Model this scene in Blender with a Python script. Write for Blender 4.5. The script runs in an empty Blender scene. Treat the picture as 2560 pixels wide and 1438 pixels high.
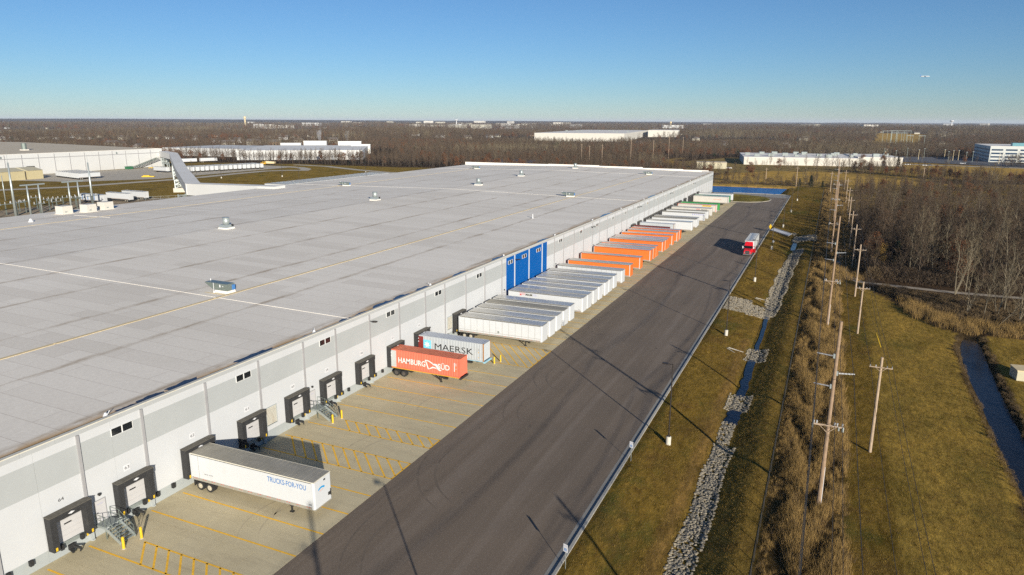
import bpy, math, random
from mathutils import Vector, Matrix
R = math.radians
rnd = random.Random(7)
S = bpy.context.scene
COL = S.collection
# ------------------------------------------------------------------ camera
cam_data = bpy.data.cameras.new('camera')
cam = bpy.data.objects.new('camera', cam_data)
COL.objects.link(cam)
cam_data.sensor_width = 36.0
cam_data.lens = 24.652
cam_data.clip_start = 0.5
cam_data.clip_end = 60000.0
CM = [[0.911631, -0.097982, 0.399161], [0.410996, 0.209294, -0.887287], [0.003396, 0.972931, 0.231069]]
cam.matrix_world = Matrix(((CM[0][0], CM[0][1], CM[0][2], 0.0), (CM[1][0], CM[1][1], CM[1][2], 0.0),
                           (CM[2][0], CM[2][1], CM[2][2], 38.0), (0, 0, 0, 1)))
S.camera = cam
# ------------------------------------------------------------------ sky and sun
SUN_EL, SUN_AZ = 15.2, 136.0          # azimuth clockwise from +Y
W = bpy.data.worlds.new('World')
S.world = W
W.use_nodes = True
wn, wl = W.node_tree.nodes, W.node_tree.links
wn.clear()
sky = wn.new('ShaderNodeTexSky')
sky.sky_type = 'NISHITA'
sky.sun_disc = False
sky.sun_elevation = R(SUN_EL)
sky.sun_rotation = R(SUN_AZ)
sky.altitude = 900
sky.air_density = 1.0
sky.dust_density = 0.0
sky.ozone_density = 6.0
hsv = wn.new('ShaderNodeHueSaturation')
hsv.inputs['Saturation'].default_value = 1.0
bg = wn.new('ShaderNodeBackground')
bg.inputs['Strength'].default_value = 0.066
wo = wn.new('ShaderNodeOutputWorld')
wl.new(sky.outputs[0], hsv.inputs['Color'])
wl.new(hsv.outputs[0], bg.inputs['Color'])
wl.new(bg.outputs[0], wo.inputs['Surface'])
sl = bpy.data.lights.new('sun', 'SUN')
sl.energy = 5.0
sl.angle = R(0.53)
sl.color = (1.0, 0.93, 0.80)
sun = bpy.data.objects.new('sun', sl)
COL.objects.link(sun)
sv = Vector((math.sin(R(SUN_AZ)) * math.cos(R(SUN_EL)), math.cos(R(SUN_AZ)) * math.cos(R(SUN_EL)), math.sin(R(SUN_EL))))
sun.rotation_euler = sv.to_track_quat('Z', 'Y').to_euler()
sun.location = (60, -60, 80)
S.view_settings.view_transform = 'Standard'
S.view_settings.look = 'None'
S.view_settings.exposure = 0.55
S.view_settings.gamma = 1.0
S.view_settings.use_curve_mapping = False
S.render.engine = 'CYCLES'
S.cycles.max_bounces = 6
S.cycles.transparent_max_bounces = 6
S.cycles.volume_bounces = 1
S.cycles.use_denoising = False
S.cycles.sample_clamp_indirect = 2.5

# ------------------------------------------------------------------ helpers
class MB:
    """collects boxes, prisms, tubes; build() links them as one mesh object"""
    def __init__(s):
        s.v, s.f, s.m = [], [], []
    def poly(s, pts, m=0):
        n = len(s.v)
        s.v += [tuple(p) for p in pts]
        s.f.append(tuple(range(n, n + len(pts))))
        s.m.append(m)
    def hexa(s, p, m=0):
        n = len(s.v)
        s.v += [tuple(q) for q in p]
        for q in ((3, 2, 1, 0), (4, 5, 6, 7), (0, 1, 5, 4), (1, 2, 6, 5), (2, 3, 7, 6), (3, 0, 4, 7)):
            s.f.append(tuple(n + i for i in q)); s.m.append(m)
    def box(s, x0, x1, y0, y1, z0, z1, m=0):
        s.hexa(((x0, y0, z0), (x1, y0, z0), (x1, y1, z0), (x0, y1, z0), (x0, y0, z1), (x1, y0, z1), (x1, y1, z1), (x0, y1, z1)), m)
    def beam(s, a, b, w, h, m=0):
        """rectangular bar from a to b"""
        a, b = Vector(a), Vector(b)
        d = (b - a).normalized()
        up = Vector((0, 0, 1)) if abs(d.z) < 0.95 else Vector((0, 1, 0))
        sx = d.cross(up).normalized() * (w / 2)
        sy = sx.cross(d).normalized() * (h / 2)
        s.hexa((a - sx - sy, a + sx - sy, b + sx - sy, b - sx - sy, a - sx + sy, a + sx + sy, b + sx + sy, b - sx + sy), m)
    def cyl(s, a, b, r0, r1=None, n=8, m=0, caps=True):
        r1 = r0 if r1 is None else r1
        a, b = Vector(a), Vector(b)
        d = (b - a).normalized()
        up = Vector((0, 0, 1)) if abs(d.z) < 0.95 else Vector((1, 0, 0))
        u = d.cross(up).normalized(); w = d.cross(u)
        k = len(s.v)
        for i in range(n):
            t = 2 * math.pi * i / n
            o = u * math.cos(t) + w * math.sin(t)
            s.v.append(tuple(a + o * r0)); s.v.append(tuple(b + o * r1))
        for i in range(n):
            j = (i + 1) % n
            s.f.append((k + 2 * i, k + 2 * j, k + 2 * j + 1, k + 2 * i + 1)); s.m.append(m)
        if caps:
            s.f.append(tuple(k + 2 * i for i in range(n))[::-1]); s.m.append(m)
            s.f.append(tuple(k + 2 * i + 1 for i in range(n))); s.m.append(m)
    def tube(s, pts, r, n=4, m=0):
        for a, b in zip(pts, pts[1:]):
            s.cyl(a, b, r, r, n, m, False)
    def prism(s, pts, z0, z1, m=0, mt=None):
        k, n = len(s.v), len(pts)
        s.v += [(p[0], p[1], z0) for p in pts] + [(p[0], p[1], z1) for p in pts]
        s.f.append(tuple(range(k, k + n))[::-1]); s.m.append(m)
        s.f.append(tuple(range(k + n, k + 2 * n))); s.m.append(m if mt is None else mt)
        for i in range(n):
            j = (i + 1) % n
            s.f.append((k + i, k + j, k + n + j, k + n + i)); s.m.append(m)
    def data(s, name, mats, smooth=False):
        me = bpy.data.meshes.new(name)
        me.from_pydata(s.v, [], s.f)
        if not isinstance(mats, (list, tuple)):
            mats = [mats]
        for m in mats:
            me.materials.append(m)
        if len(mats) > 1:
            me.polygons.foreach_set('material_index', s.m)
        if smooth:
            me.polygons.foreach_set('use_smooth', [True] * len(s.f))
        me.update()
        return me
    def build(s, name, mats, parent=None, smooth=False):
        return link(name, s.data(name, mats, smooth), parent)

def link(name, me, parent=None):
    o = bpy.data.objects.new(name, me)
    COL.objects.link(o)
    o.parent = parent
    return o

def tag(o, label=None, cat=None, group=None, kind=None):
    if label: o['label'] = label
    if cat: o['category'] = cat
    if group: o['group'] = group
    if kind: o['kind'] = kind
    return o

def thing(name, label, cat, loc=(0, 0, 0), rz=0.0, group=None):
    o = bpy.data.objects.new(name, None)
    COL.objects.link(o)
    o.empty_display_size = 0.3
    o.location = loc
    o.rotation_euler = (0, 0, rz)
    return tag(o, label, cat, group)

KIDS = {}
def kids(o):
    return list(o.children)

def dup(src, loc=None, rz=None, label=None, group=None, scale=None):
    """copy of a thing with copies of its parts and sub-parts"""
    def rec(o, parent):
        c = o.copy()
        COL.objects.link(c)
        c.parent = parent
        for ch in kids(o):
            rec(ch, c)
        return c
    c = rec(src, None)
    if loc is not None: c.location = loc
    if rz is not None: c.rotation_euler = (0, 0, rz)
    if label: c['label'] = label
    if group: c['group'] = group
    if scale: c.scale = (scale, scale, scale)
    return c

def lettering(name, body, org, right, up, w, h, mat, parent, bold=0.0):
    """flat printed text laid on a surface: lower left corner org, width w, cap height h"""
    cu = bpy.data.curves.new(name, 'FONT')
    cu.body = body
    cu.fill_mode = 'FRONT'
    cu.resolution_u = 3
    cu.offset = bold
    tmp = bpy.data.objects.new(name, cu)
    me = bpy.data.meshes.new_from_object(tmp)
    xs = [v.co.x for v in me.vertices]; ys = [v.co.y for v in me.vertices]
    x0, x1 = min(xs), max(xs)
    y0, y1 = min(ys), max(ys)
    org, right, up = Vector(org), Vector(right).normalized(), Vector(up).normalized()
    for v in me.vertices:
        v.co = org + right * ((v.co.x - x0) / (x1 - x0) * w) + up * ((v.co.y - y0) / (y1 - y0) * h)
    bpy.data.objects.remove(tmp)
    bpy.data.curves.remove(cu)
    me.materials.clear()
    me.materials.append(mat)
    return link(name, me, parent)

# ------------------------------------------------------------------ materials
class NT:
    def __init__(s, name):
        s.mat = bpy.data.materials.new(name)
        s.mat.use_nodes = True
        s.n, s.l = s.mat.node_tree.nodes, s.mat.node_tree.links
        s.n.clear()
        s.out = s.n.new('ShaderNodeOutputMaterial')
        s.b = s.n.new('ShaderNodeBsdfPrincipled')
        s.l.new(s.b.outputs[0], s.out.inputs['Surface'])
    def pos(s, sc=(1, 1, 1), kind='pos'):
        if kind == 'pos':
            g = s.n.new('ShaderNodeNewGeometry').outputs['Position']
        else:
            g = s.n.new('ShaderNodeTexCoord').outputs['Object']
        mp = s.n.new('ShaderNodeMapping')
        mp.inputs['Scale'].default_value = sc
        s.l.new(g, mp.inputs['Vector'])
        return mp.outputs[0]
    def noise(s, vec, scale=1.0, detail=4.0, rough=0.55, dist=0.0):
        t = s.n.new('ShaderNodeTexNoise')
        t.inputs['Scale'].default_value = scale
        t.inputs['Detail'].default_value = detail
        t.inputs['Roughness'].default_value = rough
        t.inputs['Distortion'].default_value = dist
        s.l.new(vec, t.inputs['Vector'])
        return t.outputs['Fac']
    def ramp(s, fac, stops):
        r = s.n.new('ShaderNodeValToRGB')
        e = r.color_ramp.elements
        e[0].position, e[0].color = stops[0][0], (*stops[0][1], 1)
        e[1].position, e[1].color = stops[-1][0], (*stops[-1][1], 1)
        for p, c in stops[1:-1]:
            k = e.new(p); k.color = (*c, 1)
        s.l.new(fac, r.inputs[0])
        return r.outputs[0]
    def mix(s, fac, a, b, mode='MIX'):
        m = s.n.new('ShaderNodeMix')
        m.data_type = 'RGBA'
        m.blend_type = mode
        for sock, val in ((m.inputs[0], fac), (m.inputs[6], a), (m.inputs[7], b)):
            if isinstance(val, (int, float)): sock.default_value = val
            elif isinstance(val, tuple): sock.default_value = (*val, 1) if len(val) == 3 else val
            else: s.l.new(val, sock)
        return m.outputs[2]
    def math(s, op, a, b=0.0, clamp=False):
        m = s.n.new('ShaderNodeMath')
        m.operation = op
        m.use_clamp = clamp
        for sock, val in ((m.inputs[0], a), (m.inputs[1], b)):
            if isinstance(val, (int, float)): sock.default_value = val
            else: s.l.new(val, sock)
        return m.outputs[0]
    def sep(s, vec):
        x = s.n.new('ShaderNodeSeparateXYZ')
        s.l.new(vec, x.inputs[0])
        return x.outputs
    def attr(s, name):
        a = s.n.new('ShaderNodeAttribute')
        a.attribute_name = name
        return a.outputs['Color']
    def rand(s):
        return s.n.new('ShaderNodeObjectInfo').outputs['Random']
    def bump(s, h, strength=0.3, dist=0.05):
        b = s.n.new('ShaderNodeBump')
        b.inputs['Strength'].default_value = strength
        b.inputs['Distance'].default_value = dist
        s.l.new(h, b.inputs['Height'])
        s.l.new(b.outputs[0], s.b.inputs['Normal'])
    def col(s, c):
        if isinstance(c, tuple): s.b.inputs['Base Color'].default_value = (*c, 1)
        else: s.l.new(c, s.b.inputs['Base Color'])
    def set(s, rough=0.7, metal=0.0, spec=0.5):
        s.b.inputs['Roughness'].default_value = rough
        s.b.inputs['Metallic'].default_value = metal
        s.b.inputs['Specular IOR Level'].default_value = spec
        return s.mat

def paint(name, c, rough=0.6, metal=0.0, var=0.12, sc=0.8, dirt=None, dirt_amt=0.35, bump=0.0, spec=0.5, rv=0.0):
    """painted or plain surface with soft colour variation and optional grime"""
    t = NT(name)
    p = t.pos()
    n = t.noise(p, sc, 5, 0.6)
    a = tuple(max(0, x * (1 - var)) for x in c); b = tuple(min(1, x * (1 + var)) for x in c)
    k = t.ramp(n, [(0.25, a), (0.75, b)])
    if rv:
        r = t.rand()
        k = t.mix(r, k, tuple(min(1, x * (1 - rv)) for x in c))
    if dirt:
        n2 = t.noise(t.pos((1, 1, 0.35)), 1.7, 6, 0.7)
        d = t.math('MULTIPLY', t.math('SUBTRACT', n2, 0.52, True), 6 * dirt_amt, True)
        k = t.mix(d, k, dirt)
    t.col(k)
    if bump:
        t.bump(t.noise(p, 25, 4, 0.6), bump, 0.02)
    return t.set(rough, metal, spec)

M = {}
def m_(k, *a, **kw):
    M[k] = paint(k, *a, **kw)
m_('wall_white', (0.49, 0.50, 0.51), 0.75, var=0.035, sc=0.25, dirt=(0.5, 0.48, 0.43), dirt_amt=0.07)
m_('wall_grey', (0.355, 0.37, 0.37), 0.75, var=0.05, sc=0.25)
m_('wall_base', (0.335, 0.36, 0.36), 0.8, var=0.07, sc=0.5, dirt=(0.35, 0.33, 0.29), dirt_amt=0.2)
m_('wall_blue', (0.0, 0.082, 0.31), 0.85, spec=0.15, var=0.07, sc=0.3)
m_('trim_grey', (0.30, 0.295, 0.30), 0.6, var=0.08)
m_('coping', (0.60, 0.57, 0.48), 0.55, var=0.06, sc=1.3, dirt=(0.35, 0.2, 0.08), dirt_amt=0.25)
m_('fascia', (0.38, 0.39, 0.39), 0.6, var=0.05)
m_('glass_dark', (0.008, 0.010, 0.012), 0.06, var=0.1, spec=0.6)
m_('frame_white', (0.7, 0.7, 0.68), 0.5, var=0.04)
m_('rubber', (0.018, 0.018, 0.018), 0.85, var=0.25, sc=2.5)
m_('seal_black', (0.022, 0.022, 0.023), 0.8, var=0.3, sc=3.0, dirt=(0.10, 0.095, 0.085), dirt_amt=0.12)
m_('seal_top', (0.11, 0.10, 0.08), 0.9, var=0.35, sc=2.0)
m_('door_white', (0.47, 0.46, 0.46), 0.6, var=0.04)
m_('door_shadow_lilac', (0.30, 0.33, 0.44), 0.7, var=0.05)  # lilac of the seal pad's shadow on the door, as a colour; unused
m_('steel_grey', (0.26, 0.29, 0.28), 0.55, 0.3, var=0.15, sc=3)
m_('steel_dark', (0.035, 0.034, 0.033), 0.6, 0.3, var=0.3, sc=3)
m_('galv', (0.42, 0.46, 0.45), 0.45, 0.55, var=0.15, sc=4)
m_('galv_green', (0.25, 0.29, 0.26), 0.4, 0.6, var=0.12, sc=3)
m_('yellow', (0.62, 0.40, 0.015), 0.6, var=0.1)
m_('line_yellow', (0.86, 0.47, 0.03), 0.85, var=0.2, sc=2.5, dirt=(0.40, 0.33, 0.2), dirt_amt=0.15)
m_('black_print', (0.015, 0.015, 0.016), 0.7, var=0.1)
m_('plate_white', (0.60, 0.60, 0.61), 0.6, var=0.03)
m_('curb', (0.44, 0.41, 0.35), 0.85, var=0.12, sc=1.5)
m_('conc_base', (0.50, 0.47, 0.40), 0.85, var=0.1, sc=3)
m_('pole_bronze', (0.035, 0.028, 0.024), 0.5, 0.3, var=0.15)
m_('wood_pole', (0.27, 0.185, 0.12), 0.9, var=0.25, sc=2.5)
m_('wood_pale', (0.36, 0.27, 0.19), 0.9, var=0.22, sc=2.5)
m_('porcelain', (0.42, 0.43, 0.45), 0.35, var=0.08)
m_('wire', (0.03, 0.03, 0.03), 0.6, 0.4, var=0.1)
m_('tr_white', (0.55, 0.565, 0.58), 0.42, var=0.03, sc=0.8, dirt=(0.45, 0.41, 0.33), dirt_amt=0.14, rv=0.10)
m_('tr_cream', (0.50, 0.48, 0.44), 0.5, var=0.04, sc=0.8, dirt=(0.42, 0.35, 0.25), dirt_amt=0.16)
m_('tr_seam', (0.36, 0.35, 0.33), 0.5, 0.2, var=0.06)
m_('tr_orange', (0.70, 0.165, 0.028), 0.45, var=0.05, sc=0.6, dirt=(0.5, 0.16, 0.05), dirt_amt=0.1, rv=0.08)
m_('tr_green', (0.012, 0.18, 0.055), 0.5, var=0.1)
m_('tr_green2', (0.03, 0.26, 0.055), 0.5, var=0.1)
m_('tr_red', (0.62, 0.115, 0.05), 0.55, var=0.1)
m_('tr_maroon', (0.16, 0.03, 0.02), 0.6, var=0.15, sc=2)
m_('rail_alu', (0.45, 0.43, 0.38), 0.45, 0.5, var=0.12, sc=3)
m_('rim', (0.55, 0.50, 0.40), 0.4, 0.3, var=0.15, sc=4)
m_('rim_dark', (0.10, 0.09, 0.08), 0.6, 0.3, var=0.2, sc=4)
m_('red_tape', (0.55, 0.05, 0.03), 0.5, var=0.1)
m_('ham_red', (0.64, 0.145, 0.085), 0.55, var=0.09, sc=1.4, dirt=(0.5, 0.15, 0.08), dirt_amt=0.2)
m_('ham_roof', (0.60, 0.17, 0.085), 0.65, var=0.15, sc=1.4, dirt=(0.07, 0.02, 0.012), dirt_amt=0.4)
m_('mae_grey', (0.40, 0.43, 0.45), 0.55, var=0.06, sc=1.4, dirt=(0.40, 0.34, 0.24), dirt_amt=0.16)
m_('mae_roof', (0.45, 0.48, 0.53), 0.5, var=0.08, sc=1.4, dirt=(0.25, 0.14, 0.06), dirt_amt=0.18)
m_('rust', (0.33, 0.15, 0.04), 0.85, var=0.4, sc=4)
m_('mae_red', (0.20, 0.022, 0.018), 0.5, var=0.1)
m_('door_grey', (0.42, 0.44, 0.43), 0.5, var=0.06)
m_('mae_blue', (0.16, 0.55, 0.72), 0.5, var=0.06)
m_('print_white', (0.70, 0.68, 0.66), 0.6, var=0.03)
m_('print_blue', (0.05, 0.17, 0.42), 0.6, var=0.05)
m_('print_cyan', (0.02, 0.27, 0.55), 0.6, var=0.05)
m_('print_red', (0.55, 0.05, 0.05), 0.6, var=0.05)
m_('print_orange', (0.62, 0.22, 0.13), 0.6, var=0.05)
m_('print_brown', (0.05, 0.04, 0.02), 0.6, var=0.1)
m_('print_lilac', (0.30, 0.30, 0.52), 0.6, var=0.05)
m_('chassis_yellow', (0.52, 0.30, 0.02), 0.6, var=0.15, sc=3)
m_('chassis_blue', (0.25, 0.45, 0.55), 0.6, var=0.15, sc=3)
m_('truck_red', (0.58, 0.012, 0.022), 0.28, var=0.04)
m_('chrome', (0.6, 0.6, 0.6), 0.2, 0.9, var=0.05)
m_('vent_tan', (0.62, 0.50, 0.30), 0.9, var=0.15, sc=2)
m_('roof_strip', (0.74, 0.70, 0.64), 0.8, var=0.06)
m_('unit_cream', (0.56, 0.53, 0.47), 0.7, var=0.08, sc=2)
m_('beige', (0.42, 0.36, 0.21), 0.8, var=0.06)
m_('beige_pale', (0.46, 0.42, 0.30), 0.8, var=0.06)
m_('far_white', (0.54, 0.54, 0.53), 0.8, var=0.06, sc=0.05)
m_('far_roof', (0.70, 0.68, 0.64), 0.8, var=0.08, sc=0.05)
m_('grey_roof', (0.52, 0.44, 0.32), 0.85, var=0.1, sc=0.1)
m_('far_dark', (0.03, 0.035, 0.04), 0.4, var=0.2, sc=0.3)
m_('office_white', (0.55, 0.56, 0.53), 0.7, var=0.04, sc=0.1)
m_('office_shade', (0.20, 0.19, 0.20), 0.7, var=0.08, sc=0.1)
m_('office_glass', (0.02, 0.05, 0.10), 0.08, var=0.1)
m_('teal', (0.12, 0.28, 0.32), 0.4, var=0.1)
m_('house_brick', (0.30, 0.20, 0.13), 0.9, var=0.1, sc=0.1)
m_('house_cream', (0.50, 0.47, 0.38), 0.8, var=0.1, sc=0.1)
m_('shingle', (0.14, 0.12, 0.11), 0.9, var=0.15, sc=0.1)
m_('car_white', (0.6, 0.6, 0.6), 0.3, var=0.02)
m_('car_red', (0.35, 0.03, 0.02), 0.3, var=0.02)
m_('car_dark', (0.03, 0.03, 0.035), 0.3, var=0.02)
m_('bin_green', (0.02, 0.12, 0.05), 0.6, var=0.1)
m_('bark', (0.085, 0.062, 0.042), 0.95, var=0.25, sc=2)
m_('bark_pale', (0.215, 0.178, 0.118), 0.9, var=0.25, sc=1.2, rv=0.35)
m_('twig', (0.10, 0.066, 0.038), 0.95, var=0.2, sc=0.15, rv=0.45)
m_('twig_pale', (0.155, 0.118, 0.068), 0.95, var=0.2, sc=0.15, rv=0.4)
m_('leaf_rust', (0.155, 0.062, 0.022), 0.95, var=0.3, sc=0.5, rv=0.3)
m_('leaf_gold', (0.20, 0.12, 0.025), 0.95, var=0.3, sc=0.5)
m_('leaf_green', (0.022, 0.040, 0.014), 0.95, var=0.3, sc=0.8)
m_('weed', (0.13, 0.085, 0.038), 0.95, var=0.3, sc=0.6, rv=0.3)
m_('reed', (0.31, 0.195, 0.062), 0.95, var=0.3, sc=0.6, rv=0.35)
m_('turf_dry', (0.25, 0.165, 0.045), 1.0, var=0.3, sc=0.5, rv=0.4, spec=0)
m_('turf_olive', (0.135, 0.097, 0.026), 1.0, var=0.3, sc=0.5, rv=0.4, spec=0)
m_('turf_brown', (0.13, 0.075, 0.03), 1.0, var=0.3, sc=0.5, rv=0.4, spec=0)
m_('stone', (0.33, 0.285, 0.21), 0.9, var=0.5, sc=3.3, rv=0.5)
m_('stone_wet', (0.13, 0.12, 0.10), 0.6, var=0.3, sc=2.5)

# --- roof metal of the trailers: reflects sky and wall
t = NT('trailer_roof')
t.col(t.ramp(t.noise(t.pos((0.6, 1, 1)), 0.7, 5), [(0.3, (0.52, 0.50, 0.45)), (0.7, (0.70, 0.675, 0.62))]))
t.l.new(t.math('ADD', t.math('MULTIPLY', t.rand(), 0.22), 0.2), t.b.inputs['Roughness'])
t.b.inputs['Metallic'].default_value = 0.4
M['trailer_roof'] = t.mat
t = NT('trailer_roof_dull')
t.col(t.ramp(t.noise(t.pos((0.6, 1, 1)), 0.9, 6, 0.65), [(0.25, (0.28, 0.26, 0.21)), (0.75, (0.41, 0.38, 0.315))]))
M['trailer_roof_dull'] = t.set(0.6, 0.2)

# --- main roof membrane: rolls laid across, dirt along the low seams
t = NT('roof_membrane')
p = t.pos()
xyz = t.sep(p)
cmb = t.n.new('ShaderNodeCombineXYZ')
t.l.new(t.math('ADD', xyz[0], 59.3 + 154.0), cmb.inputs[0]); t.l.new(xyz[1], cmb.inputs[1])
br = t.n.new('ShaderNodeTexBrick')
br.offset = 0.37; br.offset_frequency = 2
br.inputs['Scale'].default_value = 1.0
br.inputs['Brick Width'].default_value = 15.4
br.inputs['Row Height'].default_value = 3.05
br.inputs['Mortar Size'].default_value = 0.045
br.inputs['Mortar Smooth'].default_value = 0.3
br.inputs['Bias'].default_value = -0.45
br.inputs['Color1'].default_value = (0.83, 0.765, 0.66, 1)
br.inputs['Color2'].default_value = (0.69, 0.625, 0.53, 1)
br.inputs['Mortar'].default_value = (0.62, 0.55, 0.47, 1)
t.l.new(cmb.outputs[0], br.inputs['Vector'])
c = br.outputs['Color']
fine = t.ramp(t.noise(p, 3.0, 6, 0.7), [(0.3, (0.90, 0.90, 0.90)), (0.7, (1.06, 1.06, 1.06))])
c = t.mix(1.0, c, fine, 'MULTIPLY')
big = t.ramp(t.noise(t.pos((0.02, 0.05, 1)), 1.0, 4), [(0.35, (0.95, 0.945, 0.94)), (0.65, (1.03, 1.03, 1.035))])
c = t.mix(1.0, c, big, 'MULTIPLY')
# distance to the nearest long seam (every 15.4 m)
u = t.math('DIVIDE', t.math('ADD', xyz[0], 76.8 + 154.0 + 7.7), 15.4)
d = t.math('MULTIPLY', t.math('ABSOLUTE', t.math('SUBTRACT', t.math('FRACT', u), 0.5)), 15.4)
n1 = t.noise(t.pos((0.6, 0.13, 1)), 1.0, 8, 0.72)
band = t.math('SUBTRACT', 1.0, t.math('DIVIDE', d, t.math('MULTIPLY', n1, 1.6)), True)
stain = t.math('MULTIPLY', band, t.math('MULTIPLY', t.math('MULTIPLY', t.math('SUBTRACT', n1, 0.40, True), 6.0, True), t.math('MULTIPLY', t.math('SUBTRACT', t.noise(t.pos((0.09, 0.045, 1)), 1.0, 4, 0.7), 0.39, True), 8.0, True)))
thin = t.math('MULTIPLY', t.math('LESS_THAN', d, 0.09), 0.34)
c = t.mix(t.math('MAXIMUM', t.math('MULTIPLY', stain, 0.72), thin), c, (0.27, 0.18, 0.085))
# grime at the eaves
e = t.math('SUBTRACT', 1.0, t.math('DIVIDE', t.math('SUBTRACT', -59.6, xyz[0]), t.math('MULTIPLY', t.noise(t.pos((0.2, 0.16, 1)), 1, 5, 0.7), 3.4)), True)
c = t.mix(t.math('MULTIPLY', e, 1.6, True), c, (0.46, 0.275, 0.10))
t.col(c)
M['roof_membrane'] = t.set(0.75)

# --- concrete apron
t = NT('concrete')
p = t.pos()
a = t.ramp(t.noise(p, 0.22, 6, 0.65), [(0.3, (0.475, 0.40, 0.245)), (0.7, (0.60, 0.51, 0.325))])
c = t.mix(t.math('MULTIPLY', t.rand(), 0.35), a, (0.53, 0.46, 0.31))
sm = t.noise(t.pos((0.12, 0.9, 1)), 1.0, 6, 0.7)
c = t.mix(t.math('MULTIPLY', t.math('SUBTRACT', sm, 0.5, True), 2.2, True), c, (0.34, 0.28, 0.18))
gr = t.ramp(t.noise(p, 9, 3, 0.7), [(0.35, (0.90, 0.90, 0.90)), (0.65, (1.08, 1.08, 1.08))])
c = t.mix(1.0, c, gr, 'MULTIPLY')
t.col(c)
M['concrete'] = t.set(0.85)
m_('joint', (0.24, 0.20, 0.135), 0.95, var=0.2)

# --- asphalt
t = NT('asphalt')
p = t.pos()
st = t.noise(t.pos((0.55, 0.02, 1)), 1.0, 5, 0.6, 0.4)
c = t.ramp(st, [(0.3, (0.140, 0.106, 0.076)), (0.5, (0.165, 0.126, 0.092)), (0.72, (0.20, 0.158, 0.122))])
b2 = t.ramp(t.noise(p, 0.07, 5, 0.65), [(0.3, (0.88, 0.88, 0.88)), (0.7, (1.10, 1.09, 1.07))])
c = t.mix(1.0, c, b2, 'MULTIPLY')
g2 = t.ramp(t.noise(p, 5.5, 4, 0.8), [(0.3, (0.78, 0.78, 0.78)), (0.7, (1.22, 1.22, 1.22))])
c = t.mix(1.0, c, g2, 'MULTIPLY')
sp = t.noise(p, 0.55, 3, 0.5)
c = t.mix(t.math('MULTIPLY', t.math('SUBTRACT', sp, 0.69, True), 9.0, True), c, (0.05, 0.042, 0.035))
t.col(c)
t.bump(t.noise(p, 14, 3, 0.7), 0.25, 0.02)
M['asphalt'] = t.set(0.9)
m_('road_conc', (0.27, 0.255, 0.225), 0.9, var=0.12, sc=0.15)
m_('gravel', (0.30, 0.25, 0.19), 0.95, var=0.2, sc=0.4)
m_('far_road', (0.44, 0.39, 0.31), 0.9, var=0.12, sc=0.2)
m_('lot', (0.075, 0.075, 0.085), 0.9, var=0.15, sc=0.05)

# --- ground: zone colour per vertex, broken up by noise at several scales
t = NT('ground')
p = t.pos()
zc = t.attr('zone')
n0 = t.ramp(t.noise(t.pos((1, 0.6, 1)), 0.16, 6, 0.68), [(0.28, (0.50, 0.54, 0.50)), (0.5, (1.0, 1.0, 1.0)), (0.72, (1.42, 1.34, 1.18))])
c = t.mix(1.0, zc, n0, 'MULTIPLY')
n1 = t.ramp(t.noise(t.pos((1.0, 0.30, 1)), 1.6, 5, 0.75), [(0.28, (0.42, 0.42, 0.42)), (0.5, (1.0, 1.0, 1.0)), (0.72, (1.62, 1.58, 1.5))])
c = t.mix(1.0, c, n1, 'MULTIPLY')
gm = t.math('MULTIPLY', t.math('SUBTRACT', t.noise(t.pos((1, 0.55, 1)), 0.075, 5, 0.7), 0.53, True), 7.0, True)
gz = t.n.new('ShaderNodeAttribute'); gz.attribute_name = 'lush'
c = t.mix(t.math('MULTIPLY', gm, gz.outputs['Fac']), c, (0.070, 0.082, 0.020))
bm = t.math('MULTIPLY', t.math('SUBTRACT', t.noise(t.pos((0.9, 1, 1)), 0.11, 6, 0.7), 0.56, True), 7.0, True)
c = t.mix(t.math('MULTIPLY', bm, t.math('MULTIPLY', gz.outputs['Fac'], 0.8)), c, (0.105, 0.058, 0.020))
bg2 = t.math('MULTIPLY', t.math('SUBTRACT', t.noise(t.pos((1.3, 0.8, 1)), 0.055, 5, 0.72, 0.5), 0.52, True), 6.0, True)
c = t.mix(t.math('MULTIPLY', bg2, t.math('MULTIPLY', gz.outputs['Fac'], 0.75)), c, (0.12, 0.070, 0.026))
t.col(c)
t.bump(t.noise(t.pos((1, 0.5, 1)), 4.5, 4, 0.75), 0.55, 0.12)
M['ground'] = t.set(1.0, 0, 0.0)

# --- water
def water(name, c, rough, bs, strength):
    t = NT(name)
    t.col(c)
    t.bump(t.noise(t.pos((1, 1, 1)), bs, 3, 0.6), strength, 0.2)
    M[name] = t.set(rough, 0, {'pond_water': 0.1, 'puddle_water': 0.5}.get(name, 0.14))
water('pond_water', (0.0, 0.125, 0.38), 0.3, 0.9, 1.0)
water('ditch_water', (0.008, 0.014, 0.03), 0.05, 2.0, 0.3)
water('creek_water', (0.010, 0.012, 0.018), 0.08, 1.5, 0.2)
water('puddle_water', (0.02, 0.022, 0.03), 0.03, 1.0, 0.02)

# ================================================================== SETTING: ground, roads, water
import numpy as np

def inpoly(x, y, poly):
    inside = np.zeros(x.shape, bool)
    n = len(poly)
    for i in range(n):
        x0, y0 = poly[i]; x1, y1 = poly[(i + 1) % n]
        if y0 == y1: continue
        c = ((y0 > y) != (y1 > y)) & (x < (x1 - x0) * (y - y0) / (y1 - y0) + x0)
        inside ^= c
    return inside

def inpoly1(x, y, poly):
    return bool(inpoly(np.array([float(x)]), np.array([float(y)]), poly)[0])

def sstep(a, b, v):
    t = np.clip((v - a) / (b - a), 0, 1)
    return t * t * (3 - 2 * t)

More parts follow.
